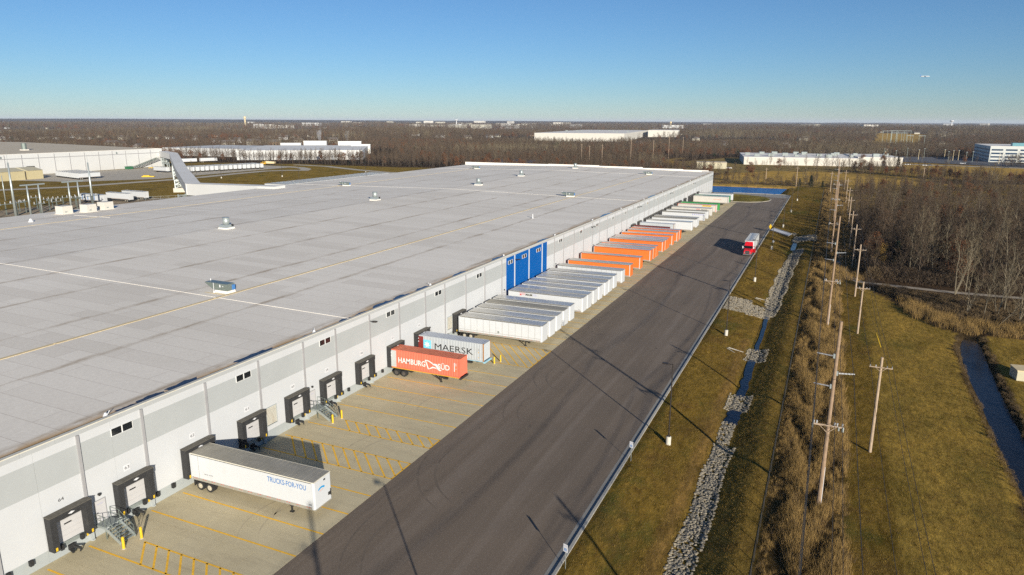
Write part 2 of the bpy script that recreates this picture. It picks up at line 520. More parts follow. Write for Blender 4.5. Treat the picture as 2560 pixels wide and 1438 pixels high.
FIELD1 = [(-70, 452), (-75, 543), (-45.9, 596), (-5, 607), (31, 555), (79, 510), (110, 520), (104, 497), (56, 492), (25, 471), (-4, 507), (-20, 486)]
FIELD2 = [(48, 770), (100, 748), (149, 729), (230, 640), (190, 560), (127, 618), (91, 646), (56, 681), (30, 700)]
LOT = [(42, 925), (150, 925), (165, 800), (152, 742), (103, 782), (52, 801)]
SMALL_CLR = [(-125, 560), (-135, 700), (-105, 800), (-90, 800), (60, 800), (50, 690), (36, 640), (-5, 609), (-46, 598), (-75, 555)]
BIGF = [(9, 316), (100, 316), (165, 430), (245, 600), (245, 660), (152, 742), (52, 800), (30, 700), (56, 681), (40, 640), (-5, 607), (-46, 596), (-78, 555), (-72, 450), (9, 452)]
GOLDR = [(-125, 629), (-164, 720), (-150, 772), (-140, 700)]
CORR = [(48, 1250), (115, 1250), (250, 2400), (116, 2400)]
COMPLEX = [(-690, 548), (-515, 528), (-395, 585), (-470, 715), (-660, 720)]
FARWH = [(-610, 1150), (-340, 1080), (-300, 1890), (-380, 1960), (-650, 1900)]
INDUS = [(-1000, 60), (-216, 60), (-216, 470), (-300, 507), (-350, 503), (-448, 494), (-553, 475), (-640, 500), (-1000, 600)]
SITE = [(-216, -60), (12, -60), (9.5, 190), (8.8, 455), (-22, 458), (-80, 456), (-216, 456)]
MOWN = [(9, -60), (9, 184), (12, 176), (16, 165), (19, 155), (23.5, 148), (60, 148), (60, -60)]
GRASSL = [(-301, 240), (-330, 290), (-374, 374), (-391, 435), (-440, 500), (-318, 500), (-216, 470), (-216, 215), (-260, 215)]
TOWN = [(-3200, 2600), (-1500, 4300), (-900, 4300), (-1500, 2200), (-2400, 1700)]
CLEAR = [BIGF, FIELD1, FIELD2, LOT, SMALL_CLR, GOLDR, CORR, COMPLEX, FARWH, INDUS, SITE, MOWN, [(-128, 396), (-18, 396), (-16, 462), (-128, 462)]]

DX = [-18.2, -17, -10.6, -9.9, -8.1, -7.4, -4.6, -3.2]
DZ = [0.12, 0.05, -0.75, -1.0, -1.0, -0.75, 0.12, 0.0]
CY = [0, 85, 96, 109, 122, 138, 150]
CXL = [21.0, 21.8, 21.8, 22.2, 22.4, 23.2, 25.5]
CXR = [24.6, 25.4, 25.3, 25.5, 26.1, 27.0, 27.6]

def hgt(x, y):
    x = np.asarray(x, float); y = np.asarray(y, float)
    z = np.zeros(np.broadcast(x, y).shape) - 0.02
    dz = np.interp(x, DX, DZ, left=0, right=0)
    z = z + dz * (1 - sstep(250, 285, y)) * ((x > -18.2) & (x < -3.2))
    # creek on the right
    l, r = np.interp(y, CY, CXL), np.interp(y, CY, CXR)
    c, w = (l + r) / 2, (r - l) / 2
    z = z - 0.9 * (1 - sstep(0.6, 1.5, np.abs(x - c) / w)) * (1 - sstep(143, 152, y))
    # pond bowl
    px = sstep(-134, -128, x) * (1 - sstep(-27, -20, x))
    py = sstep(402.5, 406, y) * (1 - sstep(444, 450, y))
    z = z - 1.5 * px * py
    r0 = np.hypot(x, y)
    az = np.degrees(np.arctan2(x, y))
    und = 5 * np.sin(x / 310 + 1) * np.sin(y / 420 + 2) + 3 * np.sin(x / 130 + y / 170)
    z = z + und * sstep(900, 2200, r0)
    hill = np.interp(az, [-70, -24, 14], [46, 34, 12]) + 3 * np.sin(az * 0.9) + 2 * np.sin(az * 2.3 + 1) + 0.8 * np.sin(az * 7)
    z = z + hill * sstep(4500, 10500, r0)
    return z

def h1(x, y):
    return float(hgt(np.array([x]), np.array([y]))[0])

def axis(dense, lo, hi, g=1.22):
    a = list(dense)
    s = a[1] - a[0]; v = a[0]; left = []
    while v > lo:
        s *= g; v -= s; left.append(v)
    s = a[-1] - a[-2]; v = a[-1]; right = []
    while v < hi:
        s *= g; v += s; right.append(v)
    return np.array(left[::-1] + a + right)

gx = axis(list(np.arange(-620, -222, 7.0)) + list(np.arange(-222, -134, 9.0)) + list(np.arange(-134, -22, 4.0)) + list(np.arange(-22, 46, 0.75)) + list(np.arange(46, 190, 6.0)), -26000, 26000)
gy = axis(list(np.arange(12, 190, 1.5)) + list(np.arange(190, 470, 2.5)) + list(np.arange(470, 960, 7.0)), -3000, 30000)
GX, GY = np.meshgrid(gx, gy)
GZ = hgt(GX, GY)
nx, ny = len(gx), len(gy)
me = bpy.data.meshes.new('ground')
verts = np.stack([GX, GY, GZ], -1).reshape(-1, 3)
ii = (np.arange(ny - 1)[:, None] * nx + np.arange(nx - 1)[None, :]).reshape(-1)
faces = np.stack([ii, ii + 1, ii + nx + 1, ii + nx], -1)
me.vertices.add(len(verts)); me.vertices.foreach_set('co', verts.reshape(-1))
me.loops.add(faces.size); me.loops.foreach_set('vertex_index', faces.reshape(-1))
me.polygons.add(len(faces)); me.polygons.foreach_set('loop_start', np.arange(len(faces)) * 4)
me.polygons.foreach_set('use_smooth', np.ones(len(faces), bool))
me.update(calc_edges=True)
x, y = GX.reshape(-1), GY.reshape(-1)
r0 = np.hypot(x, y)
nrs = np.random.RandomState(3)
col = np.empty((len(x), 4)); col[:] = (0.062, 0.040, 0.024, 1)
lush = np.zeros(len(x))
def zone(mask, c, l=0.0):
    col[mask, :3] = c; lush[mask] = l
far = r0 > 1200
blot = np.sin(x / 170 + 2 * np.sin(y / 410)) * np.sin(y / 260 + 1.3 * np.sin(x / 330))
zone(far, (0.062, 0.044, 0.036))
zone(far & (blot > 0.62), (0.26, 0.18, 0.09))
zone(r0 > 5200, (0.048, 0.040, 0.042))
zone((r0 > 5200) & (blot > 0.75), (0.20, 0.165, 0.12))
zone(inpoly(x, y, TOWN) & (blot > -0.2), (0.20, 0.155, 0.11))
GOLD = (0.42, 0.265, 0.07)
zone(inpoly(x, y, BIGF), (0.30, 0.195, 0.055))
zone(inpoly(x, y, BIGF) & (np.abs(y - (500 + 0.5 * x)) < 16) & (x > 20), (0.07, 0.05, 0.025))
for P in (FIELD1, FIELD2, GOLDR, CORR):
    zone(inpoly(x, y, P), GOLD)
zone(inpoly(x, y, SMALL_CLR), (0.25, 0.18, 0.07))
zone(inpoly(x, y, INDUS), (0.22, 0.15, 0.038), 0.5)
zone(inpoly(x, y, GRASSL), (0.25, 0.165, 0.034), 0.6)
zone(inpoly(x, y, SITE), (0.168, 0.108, 0.023), 1.0)
zone((x > -22) & (x < 9) & (y > 400) & (y < 460), (0.20, 0.13, 0.028), 0.8)
zone((x > -130) & (x < -18) & (y > 447) & (y < 462), GOLD)
zone(inpoly(x, y, MOWN), (0.275, 0.18, 0.040), 0.45)
zone((x > -3) & (x < 4.9) & (y < 452), (0.085, 0.055, 0.022), 0.1)
zone((x > 4.9) & (x < 9.5) & (y > 186) & (y < 455), (0.085, 0.058, 0.026), 0.2)
l, r = np.interp(y, CY, CXL), np.interp(y, CY, CXR)
zone((np.abs(x - (l + r) / 2) < (r - l) / 2 + 1.0) & (y < 150), (0.055, 0.037, 0.018), 0.1)
zone((x < -10.4) & (x > -12.2) & (y < 130), (0.19, 0.115, 0.035), 0.3)
zone((x > -7.4) & (x < -3) & (y < 290), (0.19, 0.125, 0.03), 0.6)
zone((x > -325) & (x < -282) & (y > 120) & (y < 216), (0.33, 0.265, 0.19))
zone((x > -332) & (x < -290) & (y > 214) & (y < 250), (0.27, 0.22, 0.16))
for nm, dt, arr in (('zone', 'FLOAT_COLOR', col), ('lush', 'FLOAT', lush)):
    a = me.attributes.new(nm, dt, 'POINT')
    a.data.foreach_set('color' if dt == 'FLOAT_COLOR' else 'value', arr.reshape(-1))
ground = link('ground', me)
me.materials.append(M['ground'])
tag(ground, kind='structure')

def sheet(name, pts, z, mat, kind='structure', parent=None):
    b = MB(); b.poly([(p[0], p[1], z) for p in pts]); o = b.build(name, mat, parent)
    if parent is None: tag(o, kind=kind)
    return o

def ribbon(name, pts, w, z, mat, terrain=True):
    """a road along a polyline, draped over the ground"""
    b = MB(); P = [Vector((p[0], p[1], 0)) for p in pts]; L, Rr = [], []
    fine = []
    for a, c in zip(P, P[1:]):
        k = max(1, int((c - a).length / 6))
        fine += [a.lerp(c, i / k) for i in range(k)]
    fine.append(P[-1])
    for i, p in enumerate(fine):
        d = (fine[min(i + 1, len(fine) - 1)] - fine[max(i - 1, 0)]).normalized()
        n = Vector((-d.y, d.x, 0)) * (w / 2)
        L.append(p + n); Rr.append(p - n)
    for i in range(len(fine) - 1):
        b.poly([(q.x, q.y, (h1(q.x, q.y) if terrain else 0) + z) for q in (Rr[i], Rr[i + 1], L[i + 1], L[i])])
    return tag(b.build(name, mat), kind='structure')

# --- apron and asphalt ------------------------------------------------------
XE = -40.35
ap = sheet('concrete_apron', [(-59.3, -20), (XE, -20), (XE, 356), (-59.3, 356)], 0.0, M['joint'])
nsx = 5
sw = (59.3 + XE) / nsx
slab = MB(); slab.box(0.013, sw - 0.013, 0.013, 3.85 - 0.013, 0.001, 0.02)
slab_me = slab.data('slab', M['concrete'])
k = 0
fill = MB()
for j in range(0, 98):
    y0 = -20 + j * 3.85
    for i in range(nsx):
        x0 = -59.3 + i * sw
        if y0 > 22 and k < 300:
            o = link('slab', slab_me, ap); o.location = (x0, y0, 0); k += 1
        elif y0 + 3.85 <= 356.4:
            fill.box(x0 + 0.013, x0 + sw - 0.013, y0 + 0.013, y0 + 3.837, 0.001, 0.02)
tag(fill.build('slab_field', M['concrete'], ap), kind='stuff')
asph = sheet('asphalt_road', [(XE, -20), (-18.55, -20), (-18.55, 386), (-27.5, 386), (-27.0, 365), (-33, 357), (XE, 356)], 0.012, M['asphalt'])
sheet('turning_loop', [(-27.5, 386), (-18.55, 386), (-18.55, 399), (-21, 402), (-30, 403.2), (-48, 402.8), (-58, 403), (-58, 398), (-42, 396), (-33, 391)], 0.010, M['road_conc'])
isl = [(-58.6, 357), (-43.5, 356.6), (-35, 357.5), (-29.5, 361.5), (-26.6, 368), (-26.3, 375), (-28.3, 382), (-33, 389), (-41, 394), (-50, 396.5), (-58.6, 397)]
b = MB(); b.prism(isl, 0.0, 0.14); isl_o = tag(b.build('grass_island', bpy.data.materials['ground']), kind='structure')
a = isl_o.data.attributes.new('zone', 'FLOAT_COLOR', 'POINT')
a.data.foreach_set('color', [0.19, 0.155, 0.04, 1.0] * len(isl_o.data.vertices))
a = isl_o.data.attributes.new('lush', 'FLOAT', 'POINT'); a.data.foreach_set('value', [0.8] * len(isl_o.data.vertices))
def curbline(name, pts, w=0.28, h=0.16):
    b = MB()
    for p, q in zip(pts, pts[1:]):
        b.beam((p[0], p[1], h / 2), (q[0], q[1], h / 2), w, h)
    return tag(b.build(name, M['curb']), kind='structure')
curbline('kerb', [(-18.35, y) for y in range(-20, 400, 10)] + [(-18.35, 399.2), (-21, 402.3), (-30, 403.5), (-48, 403.1)])
curbline('island_kerb', isl[1:10], 0.32, 0.17)
sheet('gutter', [(-19.15, -20), (-18.5, -20), (-18.5, 386), (-19.15, 386)], 0.017, M['road_conc'])
# --- painted lines ------------------------------------------------------------
def line(x0, y0, x1, y1, w=0.19):
    b = MB(); a, c = Vector((x0, y0)), Vector((x1, y1))
    d = (c - a).normalized(); n = Vector((-d.y, d.x)) * w / 2
    b.poly([(q.x, q.y, 0.0255) for q in (a - n, c - n, c + n, a + n)])
    b.build('painted_line', M['line_yellow'], ap)
XS = -58.6
for yy in (28.4, 32.3, 42.7, 46.5, 50.3, 54.1, 72.5, 76.4, 80.2, 84.1, 88.0, 91.9):
    line(XS, yy, XE, yy)
for y0, y1, xs, n in ((36.1, 38.65, -54.6, 9), (58.0, 61.85, -58.6, 11), (66.05, 68.5, -54.6, 9), (96.9, 106.2, -54.6, 9)):
    line(XS, y0, XE, y0); line(xs, y1, XE, y1)
    line(XE - 0.08, y0, XE - 0.08, y1)
    dx = (y1 - y0) * (1.03 if y1 - y0 < 5 else 0.8)
    st = 1.55
    xx = XS + 1.0
    while xx < XE:
        a0, a1 = xx, xx + dx
        t1 = 1.0
        if a1 > XE - 0.1: t1 = (XE - 0.1 - a0) / dx
        t0 = 0.0
        if a0 < xs: t0 = 0.0 if a1 - 0.9 > xs + 1.0 else None
        if t0 is None or t1 < 0.15:
            xx += st; continue
        line(a0, y1, a0 + dx * t1, y1 + (y0 - y1) * t1, 0.19) if a0 >= xs else line(a0 + dx * 0.55, y1 + (y0 - y1) * 0.55, a1, y0, 0.19)
        xx += st
for yy in [109.6, 113.2, 117.0, 120.6, 124.4] + [127.5 + 3.86 * i for i in range(59)]:
    if yy < 355: line(XS, yy, XE, yy)
# tyre scuffs where trucks swing in and out of the bays
m_('scuff', (0.138, 0.107, 0.08), 0.95, var=0.3, sc=1.2)
m_('scuff_light', (0.45, 0.38, 0.25), 0.95, var=0.25, sc=1.2)
sr = random.Random(15)
def arc(cx, cy, rad, a0, a1, z, mat, parent, w=0.26):
    for off in (0.0, 1.9):
        b = MB(); n = 22
        for i in range(n):
            p0, p1 = a0 + (a1 - a0) * i / n, a0 + (a1 - a0) * (i + 1) / n
            ww = w * (0.35 + 0.65 * math.sin(math.pi * (i + .5) / n))
            q = []
            for rr, aa in ((rad + off, p0), (rad + off, p1), (rad + off + ww, p1), (rad + off + ww, p0)):
                q.append((cx + rr * math.cos(aa), cy + rr * math.sin(aa), z))
            b.poly(q)
        b.build('tyre_mark', mat, parent)
for i in range(16):
    yy = 30 + i * 17 + sr.uniform(-5, 5); rad = sr.uniform(9, 15)
    arc(-38.6 + rad + sr.uniform(0, 3), yy, rad, math.pi - sr.uniform(.1, .3), math.pi + sr.uniform(.5, 1.2), 0.0145, M['scuff'], asph, sr.uniform(.15, .3))
for yy, rad in ((49.5, 4.0), (47.2, 5.5), (62.8, 6.0), (78.0, 7.0), (90, 6)):
    arc(-41.2 - 0.2, yy, rad, math.pi * .75, math.pi * 1.2, 0.0225, M['scuff_light'], ap, 0.2)
# --- water -------------------------------------------------------------------
pond = [(-131, 405), (-58, 404.4), (-40, 404.2), (-25.5, 403.9), (-24.3, 412), (-23.6, 430), (-22.8, 446), (-40, 447), (-90, 447.5), (-131, 447)]
sheet('pond_water', pond, -0.55, M['pond_water'])
for yy0, yy1, xa, xb in ((54.0, 56, -9.2, -8.4), (90.5, 95.5, -9.7, -8.0), (100.5, 118.5, -9.5, -8.3), (124.0, 149, -9.3, -8.6), (232, 249, -9.3, -7.6)):
    n = 8; L, Q = [], []
    for i in range(n + 1):
        t_ = i / n; yv = yy0 + (yy1 - yy0) * t_; wv = rnd.uniform(-0.22, 0.22)
        L.append((xa + wv, yv)); Q.append((xb + wv * 0.7, yv))
    sheet('ditch_water', L + Q[::-1], -0.93, M['ditch_water'])
cp = [(np.interp(v, CY, CXL) + 0.1, v) for v in range(20, 148, 6)] + [(np.interp(v, CY, CXR) - 0.1, v) for v in range(146, 20, -6)]
sheet('creek_water', cp, -0.62, M['creek_water'])
sheet('woodland_pond', [(-300, 596), (-275, 590), (-255, 612), (-262, 655), (-292, 666), (-312, 640)], 0.15, M['pond_water'])
sheet('woodland_pool', [(-262, 575), (-248, 570), (-240, 584), (-255, 590)], 0.15, M['pond_water'])
# --- paths and far roads --------------------------------------------------------
ribbon('gravel_path', [(4.2, 238), (4.5, 214), (6.0, 194), (9.0, 187.5), (15.6, 186.2), (28, 184.5), (42, 184.7), (60, 186)], 2.3, 0.03, M['gravel'])
ribbon('yard_road', [(-420, 232), (-400, 268), (-392, 325), (-391, 352), (-395, 385), (-396, 418), (-386, 432), (-372, 440)], 9, 0.05, M['far_road'])
ribbon('yard_drive', [(-470, 468), (-428, 466), (-400, 462), (-384, 451), (-378, 442)], 8, 0.055, M['far_road'])
ribbon('perimeter_road', [(-430, 490), (-391, 485), (-342, 461), (-305, 448), (-260, 438), (-220, 434)], 7, 0.05, M['far_road'])
sheet('trailer_yard', [(-512, 272), (-430, 290), (-405, 330), (-410, 470), (-470, 470), (-505, 420)], 0.03, M['far_road'])
sheet('parking_lot', LOT, 0.05, M['lot'])
ribbon('office_road', [(36, 752), (60, 752), (100, 748), (150, 735), (200, 715), (300, 660)], 10, 0.08, M['far_road'])

# ================================================================== THE LONG WAREHOUSE
WX, WH, FX, RIDGE = -59.3, 11.0, -214.0, -136.7
Y0, Y1 = -23.0, 402.0
wh = thing('warehouse', 'very long low white warehouse with a pale grey roof and a row of loading docks', 'warehouse', (0, 0, 0))
joints = []
for kx in range(-2, 13):
    j0 = 36.87 + 29.9 * kx
    joints += [j0, j0 + 6.5, j0 + 14.3, j0 + 22.1]
joints = [j for j in joints if Y0 < j < Y1 - 1]
ed = [Y0] + joints + [Y1]
BL0, BL1 = 128.95, 151.6
WALLM = [M['wall_white'], M['wall_grey'], M['wall_base'], M['wall_blue']]
def zr(x):
    return 10.72 + (min(abs(x - WX), abs(x - FX))) / 66.0
panel_cache = {}
def wall_panel(ya, yb, blue):
    key = (round(yb - ya, 2), blue)
    if key not in panel_cache:
        L = yb - ya
        b = MB(); g = 0.012; T = 0.2; hw = L / 2
        zs = [(0, 1.25, 2), (1.25, 6.85, 0), (6.85, 9.65, 1), (9.65, WH - 0.12, 0)]
        for z0, z1, m in zs:
            mm = 3 if blue else m
            # each panel is two tilt-up leaves with a recessed joint between
            for s0, s1 in ((g, hw - g), (hw + g, L - g)):
                b.box(-T, 0, s0, s1, z0, z1, mm)
        b.box(-T, -0.02, hw - g, hw + g, 0, WH - 0.12, 1)
        panel_cache[key] = b.data('wall_panel', WALLM)
    o = link('wall_panel', panel_cache[key], wh)
    o.location = (WX, ya, 0)
    if blue: o['label'] = 'deep blue wall panel'
for a, c in zip(ed, ed[1:]):
    cuts = [a] + [q for q in (BL0, BL1) if a + 0.01 < q < c - 0.01] + [c]
    for p, q in zip(cuts, cuts[1:]):
        wall_panel(p, q, BL0 - 0.01 <= p and q <= BL1 + 0.01)
# backing walls
b = MB()
b.box(FX, WX - 0.21, Y0, Y0 + 0.3, 0, 10.7)
b.box(FX, WX - 0.21, Y1 - 0.3, Y1, 0, 10.72)
b.box(FX, FX + 0.3, Y0 + 0.31, Y1 - 0.31, 0, 10.68)
b.build('end_wall', M['wall_white'], wh)
b = MB(); b.box(WX - 0.2, WX + 0.02, Y1 + 0.005, Y1 + 0.2, 0, WH + 0.3); b.box(WX - 6, WX - 0.21, Y1 + 0.003, Y1 + 0.2, 0, WH + 0.3)
b.build('corner_pier', M['trim_grey'], wh)
# roof
b = MB()
xs = [WX, RIDGE, FX]
zz = [zr(WX), zr(RIDGE), zr(FX)]
N = 20
for i in range(2):
    for j in range(N):
        ya, yb = Y0 + (Y1 - Y0) * j / N, Y0 + (Y1 - Y0) * (j + 1) / N
        b.poly([(xs[i], ya, zz[i]), (xs[i], yb, zz[i]), (xs[i + 1], yb, zz[i + 1]), (xs[i + 1], ya, zz[i + 1])])
roof = b.build('roof', M['roof_membrane'], wh)
def roof_strip(name, x0, x1, y0, y1, mat, dz=0.02, hz=0.05):
    b = MB()
    cutx = sorted([x0, x1] + ([RIDGE] if min(x0, x1) < RIDGE < max(x0, x1) else []))
    for p, q in zip(cutx, cutx[1:]):
        b.hexa(((p, y0, zr(p) + 0.003), (q, y0, zr(q) + 0.003), (q, y1, zr(q) + 0.003), (p, y1, zr(p) + 0.003),
                (p, y0, zr(p) + hz), (q, y0, zr(q) + hz), (q, y1, zr(q) + hz), (p, y1, zr(p) + hz)))
    return b.build(name, mat, roof)
for xx in (-85.1, -188.4):
    y = Y0
    while y < 362:
        roof_strip('walkway_strip', xx - 0.27, xx + 0.27, y + 0.02, min(y + 24.9, 364), M['vent_tan']); y += 25
for yy in (77.65, 243.4, 363.5):
    roof_strip('joint_cover', WX - 1.0, FX + 0.5 if yy > 100 else FX + 0.5, yy - 0.065, yy + 0.065, M['roof_strip'], 0.02, 0.05)
roof_strip('joint_cover', -184.0, -199.0, 132.6, 132.85, M['roof_strip'], 0.02, 0.07)
# coping in 3 m lengths with a fascia strip below
b = MB(); b.box(-0.36, 0.06, 0.008, 2.982, WH - 0.10, WH)
cop = b.data('coping', M['coping'])
b = MB(); b.box(0.0, 0.05, 0.008, 2.982, WH - 0.50, WH - 0.104)
fas = b.data('fascia', M['fascia'])
y = 20.0
while y < Y1 - 2.9:
    for me_, nm in ((cop, 'coping'), (fas, 'fascia')):
        o = link(nm, me_, wh); o.location = (WX, y, 0)
    y += 2.99
b = MB(); b.box(WX - 0.36, WX + 0.06, Y0, 19.99, WH - 0.10, WH); b.build('coping', M['coping'], wh)
# stepped parapet along the far end
b = MB()
for x0, x1, hh in ((-62, -76, 11.75), (-76.01, -99, 12.0), (-99.01, -125, 12.45), (-125.01, -157, 12.75), (-157.01, -179, 12.55), (-179.01, -214, 12.5)):
    b.box(x1, x0, Y1 + 0.21, Y1 + 0.5, 9.0, hh)
b.build('parapet', M['roof_strip'], wh)
# downspouts at the joints
b = MB()
b.box(0.0, 0.14, -0.13, 0.13, 1.1, WH - 0.52)
b.box(0.0, 0.24, -0.17, 0.17, 0.02, 1.09, 1)
b.box(0.0, 0.34, -0.10, 0.14, 0.02, 0.14, 1)
dsp = b.data('downspout', [M['trim_grey'], M['wall_base']])
b = MB(); b.box(0.0, 0.12, -0.16, 0.16, 0.3, WH - 0.52)
dspw = b.data('downspout', M['wall_white'])
for j in joints:
    if j > 5:
        o = link('downspout', dspw if BL0 < j < BL1 else dsp, wh); o.location = (WX, j, 0)
for j in (BL0, BL1):
    b = MB(); b.box(0, 0.05, -0.05, 0.05, 0.1, WH - 0.52); o = b.build('paint_edge_trim', M['wall_blue'], wh); o.location = (WX, j, 0)
# windows: frame with two panes
b = MB()
for y0_, y1_, z0_, z1_ in ((-1.14, 1.14, 8.965, 9.0), (-1.14, 1.14, 9.72, 9.755), (-1.14, -1.10, 9.0, 9.72), (1.10, 1.14, 9.0, 9.72), (-0.05, 0.05, 9.0, 9.72)):
    b.box(0.0, 0.07, y0_, y1_, z0_, z1_)
wf = b.data('window', M['frame_white'])
b = MB(); b.box(0.0, 0.025, -1.095, -0.055, 9.005, 9.715); pn1 = b.data('pane', M['glass_dark'])
b = MB(); b.box(0.0, 0.025, 0.055, 1.095, 9.005, 9.715); pn2 = b.data('pane', M['glass_dark'])
for kx in range(-1, 13):
    for off in (4.35, 19.8):
        yy = 36.87 + 29.9 * kx + off
        if 10 < yy < 398:
            w = link('window', wf, wh); w.location = (WX + 0.002, yy, 0)
            link('pane', pn1, w); link('pane', pn2, w)
w = link('window', wf, wh); w.location = (WX + 0.002, 138.2, 0)   # one more in the blue section
link('pane', pn1, w); link('pane', pn2, w)
# wall lamps on short arms
b = MB(); b.beam((0, 0, 9.55), (1.0, 0, 9.62), 0.08, 0.08); b.box(0.75, 1.35, -0.22, 0.22, 9.52, 9.68)
lampm = b.data('wall_lamp', M['pole_bronze'])
for kx in range(0, 8):
    yy = 81.07 + 52.0 * kx
    if yy < 398:
        o = link('wall_lamp', lampm, wh); o.location = (WX, yy, 0)
# louvres
b = MB()
for q in ((-0.92, 0.92, 1.83, 1.92), (-0.92, 0.92, 4.14, 4.23), (-0.92, -0.84, 1.92, 4.14), (0.84, 0.92, 1.92, 4.14)):
    b.box(0, 0.09, *q)
lf = b.data('louvre', M['wall_base'])
b = MB(); b.hexa(((0.0, -0.83, 0), (0.06, -0.83, -0.07), (0.06, 0.83, -0.07), (0, 0.83, 0), (0.0, -0.83, 0.02), (0.075, -0.83, -0.05), (0.075, 0.83, -0.05), (0, 0.83, 0.02)))
slm = b.data('slat', M['coping'])
b = MB(); b.box(0.0, 0.004, -0.84, 0.84, 1.92, 4.14); bkm = b.data('backing', M['black_print'])
for yy in (60.5, 104.8, 194.0, 284.0):
    o = link('louvre', lf, wh); o.location = (WX, yy, 0)
    link('backing', bkm, o)
    for i in range(14):
        s = link('slat', slm, o); s.location = (0.004, 0, 2.06 + i * 0.156)
# person doors and horns in the short bays
def wall_door(yy):
    b = MB()
    for q in ((-0.56, -0.5, 1.3, 3.45), (0.5, 0.56, 1.3, 3.45), (-0.56, 0.56, 3.45, 3.52)):
        b.box(0, 0.05, *q)
    d = b.build('door', M['trim_grey'], wh); d.location = (WX, yy, 0)
    b = MB(); b.box(0.0, 0.03, -0.495, 0.495, 1.3, 3.44); b.build('door_leaf', M['door_white'], d)
    b = MB(); b.box(0.031, 0.1, -0.42, -0.34, 2.25, 2.33); b.build('handle', M['steel_dark'], d)
    lettering('door_notice', 'NOTICE', (0.034, -0.28, 3.02), (0, 1, 0), (0, 0, 1), 0.56, 0.13, M['print_lilac'], d)
    b = MB(); b.cyl((0, 0, 4.05), (0.18, 0, 4.05), 0.13, 0.15, 12); h = b.build('horn', M['steel_dark'], wh); h.location = (WX, yy, 0)
for kx in range(0, 12):
    wall_door(38.1 + 29.9 * kx)
# dock doors: foam seal pads, header, overhead door, leveller, bumpers, restraint
def pads(which):
    b = MB()
    if which == 'pad':
        b.hexa(((0.01, -0.30, 1.12), (0.75, -0.28, 1.12), (0.75, 0.28, 1.12), (0.01, 0.30, 1.12), (0.01, -0.30, 3.82), (0.75, -0.28, 3.82), (0.75, 0.28, 3.82), (0.01, 0.30, 3.82)))
        for i in range(9):
            z = 1.45 + i * 0.25
            b.hexa(((0.75, -0.24, z), (0.762, -0.24, z), (0.762, 0.24, z + 0.1), (0.75, 0.24, z + 0.1), (0.75, -0.24, z + 0.03), (0.762, -0.24, z + 0.03), (0.762, 0.24, z + 0.13), (0.75, 0.24, z + 0.13)), 1)
        return b.data('seal_pad', [M['seal_black'], M['rubber']])
    b.box(0.01, 0.8, -1.93, 1.93, 3.83, 4.42, 0)
    b.box(0.01, 0.84, -1.96, 1.96, 4.422, 4.47, 1)
    return b.data('seal_header', [M['seal_black'], M['seal_top']])
padm, hdrm = pads('pad'), pads('hdr')
b = MB(); b.poly([(0.805, -0.32, 4.12), (0.805, 0.0, 4.0), (0.805, 0.32, 4.12), (0.805, 0.0, 4.24)]); diam = b.data('maker_mark', M['plate_white'])
b = MB()
for i in range(5):
    b.box(0.02, 0.05, -1.31, 1.31, 1.33 + i * 0.5, 1.33 + i * 0.5 + 0.49)
b.box(0.052, 0.06, -0.34, 0.34, 2.85, 2.98, 1)
doorm = b.data('overhead_door', [M['door_white'], M['black_print']])
b = MB(); b.box(0.0, 0.12, -1.1, 1.1, 0.92, 1.28); levm = b.data('leveller', M['steel_grey'])
b = MB(); b.box(0.0, 0.3, -0.15, 0.15, 0.78, 1.27); bmpm = b.data('bumper', M['rubber'])
b = MB(); b.box(0.0, 0.25, -0.28, 0.28, 0.25, 0.78); b.beam((0.2, 0.1, 0.55), (0.85, 0.35, 0.35), 0.16, 0.18); b.beam((0.85, 0.35, 0.4), (1.0, 0.15, 0.18), 0.1, 0.12)
b.beam((0.25, -0.2, 0.35), (0.7, -0.25, 0.22), 0.2, 0.14); resm = b.data('restraint', M['rubber'])
b = MB(); b.box(0.0, 0.012, -0.09, 0.09, 0.0, 0.33); ymk = b.data('guide_mark', M['yellow'])
b = MB(); b.box(0.0, 0.02, -0.33, 0.33, 0, 0.62); plm = b.data('number_plate', M['plate_white'])
def dock(yc, num=None, plate=True):
    d = bpy.data.objects.new('dock_door', None); COL.objects.link(d); d.parent = wh; d.location = (WX + 0.003, yc, 0)
    for s in (-1, 1):
        o = link('seal_pad', padm, d); o.location = (0, s * 1.63, 0)
        g = link('guide_mark', ymk, d); g.location = (0.763, s * 1.66, 1.2)
        o = link('bumper', bmpm, d); o.location = (0.121, s * 0.95, 0)
    link('seal_header', hdrm, d); link('maker_mark', diam, d); link('overhead_door', doorm, d)
    link('leveller', levm, d); link('restraint', resm, d)
    g = link('guide_mark', ymk, d); g.location = (0.002, 1.62, 0.62)
    if num:
        if plate:
            o = link('number_plate', plm, d); o.location = (0, -0.25, 5.0)
        lettering('door_number', num, (0.024, -0.5, 5.17), (0, 1, 0), (0, 0, 1), 0.5, 0.3, M['black_print'], d)
for yc, num in ((5.5, None), (34.95, '64'), (41.45, '63'), (49.2, '62'), (57.0, '61'), (64.75, '60'), (71.4, '59'), (79.15, '58'), (87.1, '57'), (94.85, '56')):
    dock(yc, num, num not in ('64',))
SPOTS = [107.7, 111.35, 115.0, 118.6, 122.3, 129.2, 132.3, 136.3, 140.1, 144.3, 147.5, 151.6, 157.9, 165.3, 175.6, 186.9, 190.4, 193.9, 202.0, 205.5, 208.4, 214.9, 222.0, 226.4,
         230.0, 238.6, 247.3, 255.4, 259.7, 273.1, 280.6, 290.9, 303.1, 309.5, 339.3, 344.3, 353.8]
EMPTY = [251.4, 264.6, 268.9, 286.2, 299.2, 320.5, 331.6, 335.4]
for yc in [107.7] + [s for s in SPOTS if s > 228] + EMPTY:
    dock(yc)
